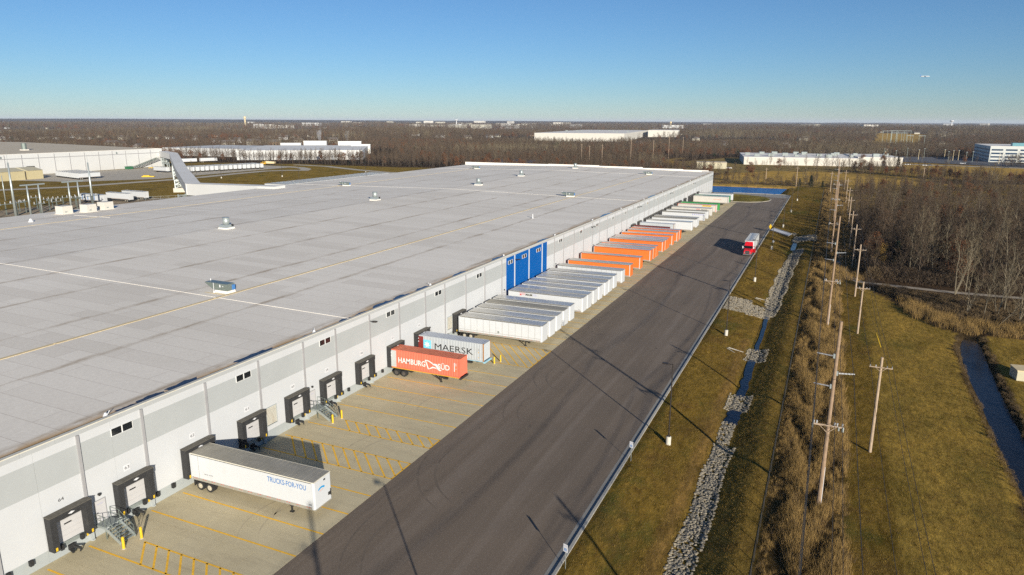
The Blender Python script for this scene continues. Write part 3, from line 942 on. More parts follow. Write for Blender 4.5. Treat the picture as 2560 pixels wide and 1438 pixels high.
# loose bumper blocks beside the unused bays
for yc in (20.0, 21.9, 29.55, 31.4, 44.0, 45.9, 52.3, 54.1, 67.4 + 8, 74.0, 81.9, 83.7, 89.8, 91.7, 103.9, 105.9):
    o = link('bumper', bmpm, wh); o.location = (WX, yc, 0.0)
# gas pipe stubs on the roof edge: small drain cones
b = MB(); b.cyl((0, 0, 0), (0, 0, 0.34), 0.26, 0.08, 10); b.cyl((0.1, 0.1, 0.1), (0.22, 0.3, 0.5), 0.04, 0.03, 6)
dcone = b.data('roof_drain', M['plate_white'])
for i, yy in enumerate((40.5, 70.3, 100.2, 129.8, 159.5, 189.3, 219.0, 249.1, 279, 308.7, 338.5, 368)):
    o = link('roof_drain', dcone, roof); o.location = (WX - 1.0, yy, zr(WX - 1.0)); o.rotation_euler = (0, 0, i * 1.3)
# puddles standing along the eaves (water lying on the roof)
prs = random.Random(11)
def puddle(yc, L, wd, lab):
    b = MB(); pts = []
    n = 22
    for i in range(n):
        a = 2 * math.pi * i / n
        f = 1 + 0.25 * prs.uniform(-1, 1)
        x = math.cos(a) * wd * f * (1 if math.cos(a) < 0 else 0.5)
        pts.append((x, math.sin(a) * L * f))
    xc = WX - 0.75 - wd * 0.3
    b.poly([(xc + p[0], yc + p[1], zr(xc + p[0]) + 0.012) for p in pts])
    o = b.build('puddle', M['puddle_water'], None)
    return tag(o, lab, 'puddle', 'puddles along the roof edge')
PN = ['second', 'third', 'fourth', 'fifth', 'sixth', 'seventh', 'eighth', 'ninth', 'tenth', 'eleventh', 'twelfth', 'thirteenth', 'fourteenth', 'fifteenth']
for i, (yc, L, wd) in enumerate(((42.6, 1.3, 0.45), (45.6, 1.5, 0.7), (49.5, 2.4, 0.8), (60.0, 3.1, 0.9), (68.6, 0.5, 0.3), (76.9, 1.2, 0.6), (80.8, 1.3, 0.5), (86.5, 2.5, 0.8), (91.5, 2.3, 0.8), (98.0, 2.2, 0.7), (110.5, 2.5, 0.7), (127, 3.0, 0.8), (152, 3.5, 0.7), (203, 5, 0.8), (262, 7, 0.8))):
    lab = 'dark water pooled on the roof edge nearest the camera' if i == 0 else 'dark water pooled on the roof edge, %s puddle along it from the near end' % PN[i - 1]
    puddle(yc, L, wd, lab)

# ---------------------------------------------------------------- roof plant
def hood_unit(name, label, x, y, group):
    t = thing(name, label, 'roof vent', (x, y, zr(x)), 0, group); t.scale = (.84, .84, .84)
    b = MB(); b.box(-1.6, 1.6, -1.0, 1.0, -0.03, 0.45); b.build('curb_base', M['roof_strip'], t)
    b = MB(); b.box(-1.55, 1.55, -0.95, 0.95, 0.45, 1.75); b.build('housing', M['galv_green'], t)
    b = MB()
    b.hexa(((-1.56, -0.9, 0.62), (-1.555, 0.9, 0.62), (-1.56, 0.9, 0.6), (-1.56, -0.9, 0.6), (-4.2, -0.9, 1.62), (-1.56, -0.9, 1.62), (-1.56, 0.9, 1.62), (-4.2, 0.9, 1.62))) if False else None
    P = [(-1.56, 0.55), (-1.56, 1.78), (-4.1, 1.78), (-4.1, 1.60), (-2.3, 0.55)]
    k = len(b.v)
    b.v += [(p[0], -0.9, p[1]) for p in P] + [(p[0], 0.9, p[1]) for p in P]
    b.f += [(0, 1, 2, 3, 4), (9, 8, 7, 6, 5)]; b.m += [0, 0]
    for i in range(5):
        j = (i + 1) % 5
        b.f.append((i, i + 5, j + 5, j)); b.m.append(0)
    b.build('intake_hood', M['galv_green'], t)
    b = MB(); b.box(1.56, 1.75, 0.25, 0.85, 0.5, 1.5); b.build('side_box', M['print_blue'], t)
    b = MB(); b.box(-0.4, -0.1, -0.975, -0.955, 1.05, 1.55); b.box(0.35, 0.6, -0.975, -0.955, 1.2, 1.33); b.build('rating_plate', M['plate_white'], t)
    b = MB(); b.cyl((-1.45, -1.35, -0.02), (-1.45, -1.35, 1.9), 0.05, n=6); b.cyl((-1.45, -1.35, -0.02), (-1.45, -1.35, 0.35), 0.2, 0.08, 8)
    b.cyl((-4.2, 0.6, 1.7), (-4.2, 0.6, 2.1), 0.09, n=6); b.build('gas_pipe', M['plate_white'], t)
    b = MB()
    for a, c in (((-4.6, -1.9), (2.4, -1.9)), ((-4.6, -1.9), (-4.6, 1.2)), ((2.4, -1.9), (2.4, 1.2))):
        b.beam((a[0], a[1], 0.03), (c[0], c[1], 0.03), 0.35, 0.04)
    b.build('walk_pad', M['vent_tan'], t)
    return t
def fan_unit(label, x, y):
    t = thing('roof_exhaust_fan', label, 'roof fan', (x, y, zr(x)), 0, 'round exhaust fans along the roof ridge')
    b = MB(); b.box(-1.35, 1.35, -1.35, 1.35, -0.03, 0.32); b.build('curb_base', M['roof_strip'], t)
    b = MB(); b.hexa(((-1.25, -1.25, 0.32), (1.25, -1.25, 0.32), (1.25, 1.25, 0.32), (-1.25, 1.25, 0.32), (-1.1, -1.1, 1.0), (1.1, -1.1, 1.0), (1.1, 1.1, 1.0), (-1.1, 1.1, 1.0))); b.build('housing', M['galv'], t)
    b = MB(); b.cyl((0, 0, 1.0), (0, 0, 2.7), 0.78, 0.78, 20); b.build('stack', M['galv'], t, True)
    b = MB(); b.cyl((0, 0, 2.66), (0, 0, 2.72), 0.92, 0.92, 20)
    for a in range(4):
        b.cyl((0.88 * math.cos(a * 1.57), 0.88 * math.sin(a * 1.57), 1.0), (0.88 * math.cos(a * 1.57), 0.88 * math.sin(a * 1.57), 2.68), 0.04, n=5)
    b.build('rim_band', M['galv'], t)
    b = MB(); b.box(1.1, 1.5, 0.5, 0.9, 0.6, 1.1); b.build('motor_box', M['steel_dark'], t)
    return t
G_H = 'hooded air intakes on the roof'
hood_unit('roof_intake_hood', 'large galvanised intake hood on the roof beside the tan strip, nearest the camera', -86.9, 80.9, G_H)
hood_unit('roof_intake_hood', 'galvanised intake hood at the second white roof joint, midway along the near slope', -86.2, 243.6, G_H)
hood_unit('roof_intake_hood', 'galvanised intake hood at the far end of the near roof slope', -86.2, 365.0, G_H)
hood_unit('roof_intake_hood', 'galvanised intake hood on the far roof slope above the blue-roofed trailers', -186.0, 243.0, G_H)
hood_unit('roof_intake_hood', 'galvanised intake hood on the far roof slope close to the white end parapet', -186.0, 364.0, G_H)
fan_unit('round galvanised fan stack on the roof ridge, nearest the camera', -135.2, 128.1)
fan_unit('round galvanised fan stack on the roof ridge, second from the camera', -139.5, 197.2)
fan_unit('round galvanised fan stack on the roof ridge, third from the camera', -134.2, 263.7)
fan_unit('round galvanised fan stack on the roof ridge, fourth from the camera', -137.6, 316.4)
fan_unit('round galvanised fan stack on the roof ridge, farthest, near the end parapet', -133.5, 384.1)
for i, (x, y) in enumerate(((-206.0, 134.5), (-203.5, 140.3), (-205.0, 147.0))):
    t = thing('roof_equipment_box', ('leftmost', 'middle', 'rightmost')[i] + ' of three cream boxes on the far roof edge by the substation', 'roof box', (x, y, zr(x)), R(4), 'cream boxes on the far roof edge')
    b = MB(); b.box(-1.5, 1.5, -1.6, 1.6, 0.1, 2.3); b.build('housing', M['unit_cream'], t)
    b = MB(); b.box(-1.7, 1.7, -1.8, 1.8, -0.03, 0.1); b.build('curb_base', M['roof_strip'], t)
    b = MB(); b.box(1.505, 1.53, -0.9, -0.2, 0.5, 0.8); b.build('access_panel', M['galv'], t)
t = thing('roof_vent_pipe', 'slim white vent pipe standing alone on the near roof slope', 'vent pipe', (-76.5, 184.3, zr(-76.5)))
b = MB(); b.cyl((0, 0, -0.02), (0, 0, 1.2), 0.12, n=8); b.cyl((0, 0, -0.02), (0, 0, 0.25), 0.35, 0.15, 8); b.build('pipe', M['plate_white'], t)
t = thing('roof_vent_pipe', 'short white vent cone on the far roof edge by the substation', 'vent pipe', (-196, 118.5, zr(-196)))
b = MB(); b.cyl((0, 0, -0.02), (0, 0, 0.9), 0.7, 0.2, 8); b.build('pipe', M['plate_white'], t)

# ================================================================== TRAILERS AT THE DOCKS
# local frame: rear face at x = 0, nose at x = L, ground z = 0
cache = {}
def shared(key, fn):
    if key not in cache: cache[key] = fn()
    return cache[key]

def wheel_set(t, xs_, rim='rim', y=1.0):
    def tyre():
        b = MB()
        for s in (-0.17, 0.17):
            b.cyl((0, s - 0.13, 0.5), (0, s + 0.13, 0.5), 0.5, n=16)
        return b.data('wheel', M['rubber'])
    def rm():
        b = MB(); b.cyl((0, -0.308, 0.5), (0, -0.29, 0.5), 0.29, n=12); b.cyl((0, -0.36, 0.5), (0, -0.308, 0.5), 0.11, n=8)
        return b.data('rim', M[rim])
    for x in xs_:
        for s in (-1, 1):
            w = link('wheel', shared('tyre', tyre), t); w.location = (x, s * y, 0)
            r = link('rim', shared('rim' + rim, rm), w)
            if s > 0: r.rotation_euler = (0, 0, math.pi)

def landing(t, x, L=None, mat='steel_dark'):
    def leg():
        b = MB(); b.box(-0.07, 0.07, -0.07, 0.07, 0.06, 1.05); b.box(-0.2, 0.2, -0.15, 0.15, 0.0, 0.06)
        b.beam((0, 0, 0.55), (-0.75, 0, 1.05), 0.06, 0.06); b.beam((0, 0, 0.45), (0, 0.6, 1.0), 0.05, 0.05)
        return b.data('landing_leg', M[mat])
    for s in (-1, 1):
        o = link('landing_leg', shared('leg' + mat, leg), t); o.location = (x, s * 0.85, 0)
        if s > 0: o.scale = (1, -1, 1)
    def bar():
        b = MB(); b.box(-0.04, 0.04, -0.78, 0.78, 0.5, 0.58)
        return b.data('cross_bar', M[mat])
    o = link('cross_bar', shared('cb' + mat, bar), t); o.location = (x, 0, 0)

def van(label, y, paint_='tr_white', L=16.0, style='plain', roof='trailer_roof', x=-58.5, post='tr_white', group='trailers backed up to the loading docks', rz=0.0, full=True, wheels=True, cat='trailer', name='box_trailer', rail='rail_alu', H=4.1):
    if rz == 0.0 and x == -58.5:
        rz = R(rnd.uniform(-.45, .45)); x += rnd.uniform(0, .22)
    t = thing(name, label, cat, (x, y, 0.02), rz, group)
    def body():
        b = MB(); z0, z1 = 1.15, H - 0.13
        for s in (-1, 1):
            b.box(0.12, L - 0.06, s * 1.29 - 0.02, s * 1.29 + 0.02, z0 + 0.24, z1 - 0.08, 0)
            if style in ('seams', 'reefer'):
                n = int(L / 1.22)
                for i in range(1, n):
                    xx = i * L / n
                    b.box(xx - 0.022, xx + 0.022, s * 1.3175 - 0.006, s * 1.3175 + 0.006, z0 + 0.26, z1 - 0.1, 1)
            if style == 'reefer':
                b.box(0.12, L - 0.1, s * 1.316 - 0.006, s * 1.316 + 0.006, z0 + 0.5, z0 + 0.56, 1)
            if style == 'plate':
                b.box(1.14, 1.18, s * 1.3165 - 0.006, s * 1.3165 + 0.006, z0 + 0.24, z1 - 0.08, 1)
        b.box(0.13, L - 0.08, -1.26, 1.26, z0 - 0.02, z0 + 0.12, 1)
        return b.data('side_wall', [M[paint_], M['tr_seam']])
    link('side_wall', shared(('sw', paint_, L, style, H), body), t)
    def nose():
        b = MB(); c = 0.16
        pr = [(L - 0.059, -1.31), (L + c * 0.4, -1.31 + c * 0.35), (L + 0.1, -1.31 + c), (L + 0.1, 1.31 - c), (L + c * 0.4, 1.31 - c * 0.35), (L - 0.059, 1.31)]
        b.prism(pr, 1.17, H - 0.13)
        return b.data('nose_wall', M[paint_])
    link('nose_wall', shared(('nose', paint_, L, H), nose), t)
    def rear(s):
        b = MB(); b.box(0.03, 0.09, s * 0.615 - 0.595, s * 0.615 + 0.595, 1.205, H - 0.325, 0)
        for yy in (s * 0.35, s * 0.85): b.cyl((0.0, yy, 1.25), (0.0, yy, H - 0.36), 0.02, n=5, m=1)
        b.box(-0.02, 0.028, s * 0.6 - 0.12, s * 0.6 + 0.12, 1.9, 1.96, 1)
        return b.data('rear_door', [M[paint_], M['tr_seam']])
    for s in (-1, 1):
        link('rear_door', shared(('rd', paint_, H, s), lambda: rear(s)), t)
    def posts():
        b = MB()
        for s in (-1, 1):
            b.box(0.0, 0.115, s * 1.27 - 0.05, s * 1.27 + 0.05, 1.1, H - 0.1)
        b.box(0, 0.115, -1.215, 1.215, H - 0.32, H - 0.1); b.box(0, 0.115, -1.215, 1.215, 1.0, 1.2)
        return b.data('rear_frame', M[post])
    link('rear_frame', shared(('post', post, L, H), posts), t)
    def fpost(s):
        b = MB(); b.box(L - 0.22, L - 0.062, s * 1.312 - 0.014, s * 1.312 + 0.014, 1.16, H - 0.1)
        return b.data('corner_post', M[post])
    for s in (-1, 1):
        link('corner_post', shared(('fpost', post, L, H, s), lambda: fpost(s)), t)
    def roof_():
        b = MB(); n = 4
        ys = [-1.27, -0.65, 0.0, 0.65, 1.27]; zs = [H - 0.03, H - 0.012, H - 0.005, H - 0.012, H - 0.03]
        for i in range(n):
            b.poly([(0.1, ys[i], zs[i]), (L + 0.02, ys[i], zs[i]), (L + 0.02, ys[i + 1], zs[i + 1]), (0.1, ys[i + 1], zs[i + 1])])
        for i in range(1, int(L / 0.61)):
            xx = i * 0.61
            b.box(xx - 0.02, xx + 0.02, -1.22, 1.22, H - 0.03, H - 0.001)
        return b.data('roof', M[roof])
    link('roof', shared(('roof', roof, L, H), roof_), t)
    def rails():
        b = MB()
        for s in (-1, 1):
            b.box(0.116, L - 0.03, s * 1.305 - 0.025, s * 1.305 + 0.025, H - 0.125, H - 0.02, 0)
        b.box(L - 0.031, L + 0.08, -1.29, 1.29, H - 0.125, H - 0.03, 0)
        return b.data('top_rail', M[rail])
    link('top_rail', shared(('rail', rail, L, H), rails), t)
    def brail():
        b = MB()
        for s in (-1, 1): b.box(0.116, L - 0.065, s * 1.30 - 0.025, s * 1.30 + 0.025, 1.08, 1.385)
        b.box(L - 0.1, L + 0.1, -1.29, 1.29, 1.06, 1.165)
        return b.data('bottom_rail', M['rail_alu'])
    link('bottom_rail', shared(('brail', L), brail), t)
    def tape():
        b = MB()
        for s in (-1, 1):
            for i in range(int(L / 1.22)):
                xx = 0.4 + i * 1.22
                b.box(xx, xx + 0.16, s * 1.328 - 0.003, s * 1.328 + 0.003, 1.30, 1.35, 0)
                b.box(xx + 0.3, xx + 0.46, s * 1.328 - 0.003, s * 1.328 + 0.003, 1.30, 1.35, 0)
        return b.data('reflective_tape', M['red_tape'])
    link('reflective_tape', shared(('tape', L), tape), t)
    def bogie():
        b = MB()
        for s in (-1, 1):
            b.box(0.3, 4.4, s * 0.5 - 0.06, s * 0.5 + 0.06, 0.78, 1.12)
            b.box(0.22, 0.26, s * 0.95 - 0.3, s * 0.95 + 0.3, 0.3, 1.0)
        for xx in (1.1, 2.4):
            b.cyl((xx, -0.8, 0.5), (xx, 0.8, 0.5), 0.09, n=6)
        for i in range(10):
            b.box(4.8 + i * (L - 6.5) / 10, 4.86 + i * (L - 6.5) / 10, -1.2, 1.2, 1.0, 1.12)
        b.box(0.1, 0.22, -1.0, 1.0, 0.55, 0.65)
        for s in (-0.6, 0.6): b.box(0.12, 0.2, s - 0.04, s + 0.04, 0.6, 1.05)
        return b.data('bogie_frame', M['steel_dark'])
    link('bogie_frame', shared(('bogie', L), bogie), t)
    if wheels: wheel_set(t, (1.15, 2.42))
    landing(t, L - 3.15, mat='steel_dark')
    return t

def side_print(name, body, t, x0, z0, w, h, mat, L=16.0, bold=0.012):
    return lettering(name, body, (x0, -1.3225, z0), (1, 0, 0), (0, 0, 1), w, h, M[mat], t, bold)

TX = -58.5
# --- the near trailer with lettering
tr = van('white box trailer at door 62 with blue lettering along its side', 49.25, style='plate', roof='trailer_roof_dull', rail='coping', L=15.95)
tr.rotation_euler = (0, 0, R(1.2)); tr.location = (TX, 48.95, 0.02)
side_print('lettering', 'TRUCKS-FOR-YOU', tr, 10.35, 3.05, 4.75, 0.56, 'print_blue')
side_print('small_lettering', '53102  53102', tr, 1.9, 1.95, 1.15, 0.10, 'black_print')
side_print('unit_number', '53', tr, 15.35, 1.55, 0.32, 0.16, 'black_print')
b = MB()
pts_o, pts_i = [], []
for i in range(9):
    a = R(128 - i * 9.5)
    pts_o.append((math.cos(a), math.sin(a))); pts_i.append((math.cos(a) * 0.78, math.sin(a) * 0.78))
xn = 15.95 + 0.104
mp = lambda p: (xn, -0.20 + p[0] * 0.85, 2.35 + p[1] * 0.85)
for i in range(8):
    b.poly([mp(pts_i[i]), mp(pts_i[i + 1]), mp(pts_o[i + 1]), mp(pts_o[i])])
b.build('arched_emblem', M['print_cyan'], tr)
lettering('emblem_lettering', 'TRUCKS', (xn, -0.55, 2.72), (0, 1, 0), (0, 0, 1), 0.6, 0.15, M['print_orange'], tr)
b = MB(); b.box(15.95 + 0.1, 15.95 + 0.13, 0.15, 0.42, 3.62, 3.78); b.box(15.95 + 0.1, 15.95 + 0.18, 0.75, 1.05, 1.75, 2.05); b.box(15.95 + 0.1, 15.95 + 0.16, 1.08, 1.18, 1.6, 2.3)
b.build('air_connector', M['steel_dark'], tr)

# --- shipping containers on chassis
def corr_side(b, L, y, z0, z1, s, x0=0.12, pitch=0.278, dep=0.036, m=0):
    n = int((L - 2 * x0) / pitch)
    p = (L - 2 * x0) / n
    pr = []
    for i in range(n):
        xx = x0 + i * p
        pr += [(xx, 0), (xx + 0.25 * p, 0), (xx + 0.5 * p, dep), (xx + 0.75 * p, dep)]
    pr.append((L - x0, 0))
    for a, c in zip(pr, pr[1:]):
        q = [(a[0], y - s * a[1], z0), (c[0], y - s * c[1], z0), (c[0], y - s * c[1], z1), (a[0], y - s * a[1], z1)]
        b.poly(q if s < 0 else q[::-1], m)

def container(label, y, x, L, mat, roofm, postm, door=None, doorm=None, Hc=2.9, z0=1.27, name='shipping_container'):
    t = thing(name, label, 'container', (x, y, 0.0), 0, 'shipping containers at the docks')
    zt = z0 + Hc
    for s in (-1, 1):
        b = MB(); corr_side(b, L, s * 1.2, z0 + 0.16, zt - 0.12, s); b.build('corrugated_side', M[mat], t)
    b = MB()
    n = int(L / 0.4)
    for i in range(n):
        xa = 0.1 + i * (L - 0.2) / n; p = (L - 0.2) / n
        for u0, u1, h0, h1 in ((0, .3, 0, 0), (.3, .5, 0, -0.02), (.5, .8, -0.02, -0.02), (.8, 1, -0.02, 0)):
            b.poly([(xa + u0 * p, -1.17, zt - 0.03 + h0), (xa + u1 * p, -1.17, zt - 0.03 + h1), (xa + u1 * p, 1.17, zt - 0.03 + h1), (xa + u0 * p, 1.17, zt - 0.03 + h0)])
    b.box(0.0, 0.1, -1.1, 1.1, zt - 0.06, zt - 0.015); b.box(L - 0.5, L, -1.1, 1.1, zt - 0.06, zt - 0.012)
    b.build('corrugated_roof', M[roofm], t)
    b = MB(); b.box(0, L, -1.15, 1.15, z0, z0 + 0.12); b.box(0.0, 0.05, -1.15, 1.15, z0 + 0.12, zt - 0.1); b.build('floor_frame', M[mat], t)
    # nose end, lightly corrugated
    b = MB()
    n = 9
    for i in range(n):
        ya = -1.1 + i * 2.2 / n; p = 2.2 / n
        for u0, u1, h0, h1 in ((0, .25, 0, 0), (.25, .5, 0, -0.035), (.5, .75, -0.035, -0.035), (.75, 1, -0.035, 0)):
            b.poly([(L - 0.02 + h0, ya + u0 * p, z0 + 0.1), (L - 0.02 + h1, ya + u1 * p, z0 + 0.1), (L - 0.02 + h1, ya + u1 * p, zt - 0.1), (L - 0.02 + h0, ya + u0 * p, zt - 0.1)])
    b.build('end_wall', M[mat], t)
    for xx in (0.0, L - 0.14):
        for s in (-1, 1):
            b = MB(); b.box(xx, xx + 0.14, s * 1.16 - 0.06, s * 1.16 + 0.06, z0 + 0.12, zt - 0.12, 0)
            for zz in (z0, zt - 0.12): b.box(xx - 0.01, xx + 0.17, s * 1.14 - 0.085, s * 1.14 + 0.085, zz, zz + 0.12, 0)
            b.build('corner_post', M[postm], t)
    b = MB()
    for s in (-1, 1):
        b.box(0.18, L - 0.18, s * 1.19 - 0.03, s * 1.19 + 0.03, z0 + 0.01, z0 + 0.158)
        b.box(0.18, L - 0.18, s * 1.185 - 0.03, s * 1.185 + 0.03, zt - 0.118, zt - 0.02)
    b.box(L - 0.14, L, -1.07, 1.07, zt - 0.11, zt - 0.02); b.box(L - 0.14, L, -1.07, 1.07, z0, z0 + 0.1)
    b.build('side_rail', M[mat], t)
    if door:
        b = MB(); b.box(0.02, 1.0, -1.285, -1.235, z0 + 0.14, zt - 0.16)
        for i in range(5): b.box(0.04, 0.98, -1.295, -1.286, z0 + 0.4 + i * 0.5, z0 + 0.43 + i * 0.5)
        d = b.build('door', M[door], t); d['label'] = 'rear door folded flat against the side'
        b = MB(); b.box(0.05, 0.22, -1.30, -1.296, zt - 0.62, zt - 0.45); b.box(0.05, 0.22, -1.30, -1.296, zt - 1.15, zt - 0.92)
        b.build('door_placard', M['plate_white'], d)
    return t

def chassis(label, y, x, L, mat='steel_dark', rim='rim_dark'):
    t = thing('container_chassis', label, 'chassis', (x, y, 0.0), 0, 'container chassis at the docks')
    b = MB()
    for s in (-1, 1):
        b.box(0.0, L + 0.15, s * 0.45 - 0.07, s * 0.45 + 0.07, 0.95, 1.262)
        b.box(0.3, 3.4, s * 0.5 - 0.06, s * 0.5 + 0.06, 0.7, 0.95)
    b.build('main_rail', M[mat], t)
    b = MB(); b.box(L - 0.1, L + 0.22, -1.2, 1.2, 1.0, 1.26); b.build('front_bolster', M[mat], t)
    b = MB()
    for s in (-1, 1):
        b.box(0.05, L - 0.1, s * 1.15 - 0.04, s * 1.15 + 0.04, 1.16, 1.262)
    b.build('outrigger_rail', M['chassis_yellow' if mat == 'steel_dark' else mat], t)
    wheel_set(t, (1.0, 2.3), rim)
    b = MB()
    for xx in (1.0, 2.3): b.cyl((xx, -0.8, 0.5), (xx, 0.8, 0.5), 0.09, n=6)
    b.build('axle', M['steel_dark'], t)
    for s in (-1, 1):
        b = MB(); b.box(L - 3.4, L - 3.26, s * 0.8 - 0.07, s * 0.8 + 0.07, 0.05, 1.0); b.box(L - 3.5, L - 3.15, s * 0.8 - 0.14, s * 0.8 + 0.14, 0.0, 0.05)
        b.beam((L - 3.35, s * 0.8, 0.35), (L - 4.5, s * 0.7, 1.0), 0.16, 0.1); b.build('landing_leg', M['steel_dark'], t)
    b = MB(); b.box(L - 2.9, L - 2.2, -1.0, -0.6, 0.62, 0.92); b.build('support_box', M['steel_dark'], t)
    return t

LC = 11.9
chassis('dark chassis with yellow edge under the red container at door 57', 86.5, -58.65, LC)
hc = container('orange-red shipping container with white lettering and a flag emblem', 86.5, -58.65, LC, 'ham_red', 'ham_roof', 'ham_red', 'door_grey')
ys_ = -1.2 - 0.006
def cprint(nm, body, t, x0, z0, w, h, mat, y=ys_, bold=0.015):
    return lettering(nm, body, (x0, y, z0), (1, 0, 0), (0, 0, 1), w, h, M[mat], t, bold)
cprint('lettering', 'HAMBURG', hc, 1.35, 2.15, 4.75, 0.85, 'print_white')
cprint('lettering', 'SÜD', hc, 8.25, 2.15, 2.0, 1.02, 'print_white')
def strokes(t, polys, mat, y=ys_ - 0.004):
    b = MB()
    for P in polys: b.poly([(p[0], y, p[1]) for p in P])
    return b.build('flag_emblem', M[mat], t)
strokes(hc, [
    [(6.05, 3.22), (6.2, 3.3), (6.7, 1.98), (6.55, 1.82)],
    [(6.2, 3.3), (6.75, 3.22), (7.3, 2.98), (7.6, 2.9), (7.6, 2.8), (7.2, 2.83), (6.7, 3.08), (6.22, 3.18)],
    [(6.55, 1.82), (6.95, 2.12), (7.35, 2.38), (7.9, 2.3), (8.15, 2.05), (7.8, 2.16), (7.4, 2.16), (7.0, 1.98)],
    [(7.2, 2.83), (7.6, 2.9), (7.95, 2.86), (8.3, 2.3), (8.75, 1.9), (8.5, 1.86), (8.2, 2.08), (7.9, 2.5), (7.75, 2.62), (7.5, 2.62)],
    [(7.95, 2.86), (8.05, 2.9), (8.62, 2.1), (8.9, 1.98), (8.75, 1.9), (8.42, 2.12)]], 'print_white')
b = MB(); b.box(11.0, 11.12, ys_ - 0.004, ys_, 2.15, 3.5); b.box(11.28, 11.36, ys_ - 0.004, ys_, 3.0, 3.45); b.box(11.28, 11.36, ys_ - 0.004, ys_, 2.5, 2.62)
b.build('code_marking', M['print_white'], hc)
b = MB(); b.box(11.27, 11.37, ys_ - 0.004, ys_, 2.72, 2.86); b.box(11.27, 11.37, ys_ - 0.004, ys_, 2.2, 2.34); b.build('hazard_marking', M['chassis_yellow'], hc)
cl_ = chassis('pale blue chassis under the grey container at door 56', 94.4, -58.65, LC, 'chassis_blue')
mc = container('grey corrugated container with black lettering and a white star on blue', 94.4, -58.65, LC, 'mae_grey', 'mae_roof', 'rust', 'mae_red')
cprint('lettering', 'MAERSK', mc, 3.1, 2.12, 6.95, 1.02, 'black_print', bold=0.0)
b = MB(); b.box(0.98, 2.4, ys_ - 0.002, ys_, 1.95, 3.5); b.build('emblem_panel', M['mae_blue'], mc)
b = MB(); star = []
for i in range(14):
    a = math.pi / 2 + i * math.pi / 7
    rr = 0.62 if i % 2 == 0 else 0.25
    star.append((1.69 + math.cos(a) * rr, ys_ - 0.006, 2.74 + math.sin(a) * rr))
for i in range(14):
    b.poly([(1.69, ys_ - 0.006, 2.74), star[i], star[(i + 1) % 14]])
b.build('star_emblem', M['print_white'], mc)
b = MB(); b.box(10.95, 11.05, ys_ - 0.004, ys_, 2.55, 2.75); b.box(10.95, 11.05, ys_ - 0.004, ys_, 1.75, 1.9); b.build('hazard_marking', M['chassis_yellow'], mc)
b = MB(); b.box(10.9, 10.98, ys_ - 0.004, ys_, 2.9, 3.4); b.box(11.06, 11.1, ys_ - 0.004, ys_, 2.9, 3.3); b.build('code_marking', M['tr_seam'], mc)

# --- the long white row
ORD = ['nearest', 'second', 'third', 'fourth', 'fifth', 'sixth', 'seventh', 'eighth', 'ninth', 'tenth', 'eleventh', 'twelfth', 'thirteenth']
t1 = van('white refrigerated trailer with both rear wheels in view and a glossy roof', 107.7, 'tr_white', style='reefer')
b = MB(); b.poly([(7.6, -1.3265, 1.95), (7.85, -1.3265, 1.7), (8.1, -1.3265, 1.95), (7.85, -1.3265, 2.2)]); b.build('diamond_placard', M['steel_grey'], t1)
van('white trailer parked against the glossy-roofed refrigerated trailer', 111.35, style='plate')
van('white trailer with a small nose plate, third in the long white row', 115.0, style='seams')
van('white trailer with a dull matt roof, fourth in the long white row', 118.6, roof='trailer_roof_dull', style='seams')
van('white trailer just short of the blue wall, fifth in the white row', 122.3, style='seams')
mm = van('white trailer with a red emblem and stripes at the start of the blue wall', 129.2, style='plain')
side_print('lettering', 'M&M', mm, 3.85, 3.25, 1.45, 0.5, 'print_brown')
b = MB()
yy = -1.3225
for i in range(4):
    b.box(2.35 + 0.2 * i, 3.75, yy, yy + 0.002, 3.78 - i * 0.13, 3.82 - i * 0.13)
b.poly([(2.45, yy - 0.003, 3.25), (3.0, yy - 0.003, 3.25), (2.9, yy - 0.003, 3.42), (2.74, yy - 0.003, 3.62), (2.58, yy - 0.003, 3.42)])
b.build('red_emblem', M['print_red'], mm)
b = MB()
for i in range(4): b.box(5.4, 6.0 + 0.2 * i, yy, yy + 0.002, 3.70 - i * 0.13, 3.74 - i * 0.13)
b.build('blue_stripes', M['print_lilac'], mm)
side_print('unit_number', '5312', mm, 15.2, 1.5, 0.4, 0.14, 'black_print')
for i, y in enumerate((132.3, 136.3, 140.1, 144.3, 147.5, 151.6)):
    van('plain white trailer by the blue wall, %s beyond the red-emblem one' % ('first', 'second', 'third', 'fourth', 'fifth', 'sixth')[i], y, style='seams' if i % 2 else 'plain')
van('white trailer next to the first orange trailer', 157.9, style='seams')
for i, y in enumerate((165.3, 175.6, 186.9, 190.4, 193.9, 202.0, 205.5, 208.4, 214.9, 222.0, 226.4)):
    nm = ('nearest orange trailer, beside the white row', 'orange trailer standing alone, second of the orange row', 'orange trailer, front of the first tight trio', 'orange trailer, middle of the first tight trio',
          'orange trailer, back of the first tight trio', 'orange trailer, front of the second trio', 'orange trailer, middle of the second trio', 'orange trailer, back of the second trio',
          'orange trailer standing alone past the second trio', 'orange trailer, tenth of the orange row', 'farthest orange trailer, beside the maroon container')[i]
    van(nm, y, 'tr_orange', style='plain', rail='tr_orange' if i % 3 else 'tr_seam', post='tr_white')
container('low maroon container behind the last orange trailer', 230.0, -58.65, LC, 'tr_maroon', 'tr_maroon', 'tr_maroon')
chassis('dark chassis under the maroon container', 230.0, -58.65, LC)
container('grey ribbed container between the orange trailers and the far white ones', 238.6, -58.65, LC, 'mae_grey', 'mae_roof', 'rust')
chassis('dark chassis under the far grey ribbed container', 238.6, -58.65, LC)
for i, y in enumerate((247.3, 255.4, 259.7)):
    van('white trailer just past the grey ribbed container, %s of three' % ('first', 'second', 'third')[i], y, style='plain', roof='trailer_roof_dull' if i == 1 else 'trailer_roof')
w4 = van('far white trailer with faint blue lettering', 273.1, roof='trailer_roof_dull')
side_print('lettering', '- - - - - -', w4, 11.6, 3.3, 4.2, 0.5, 'print_lilac')
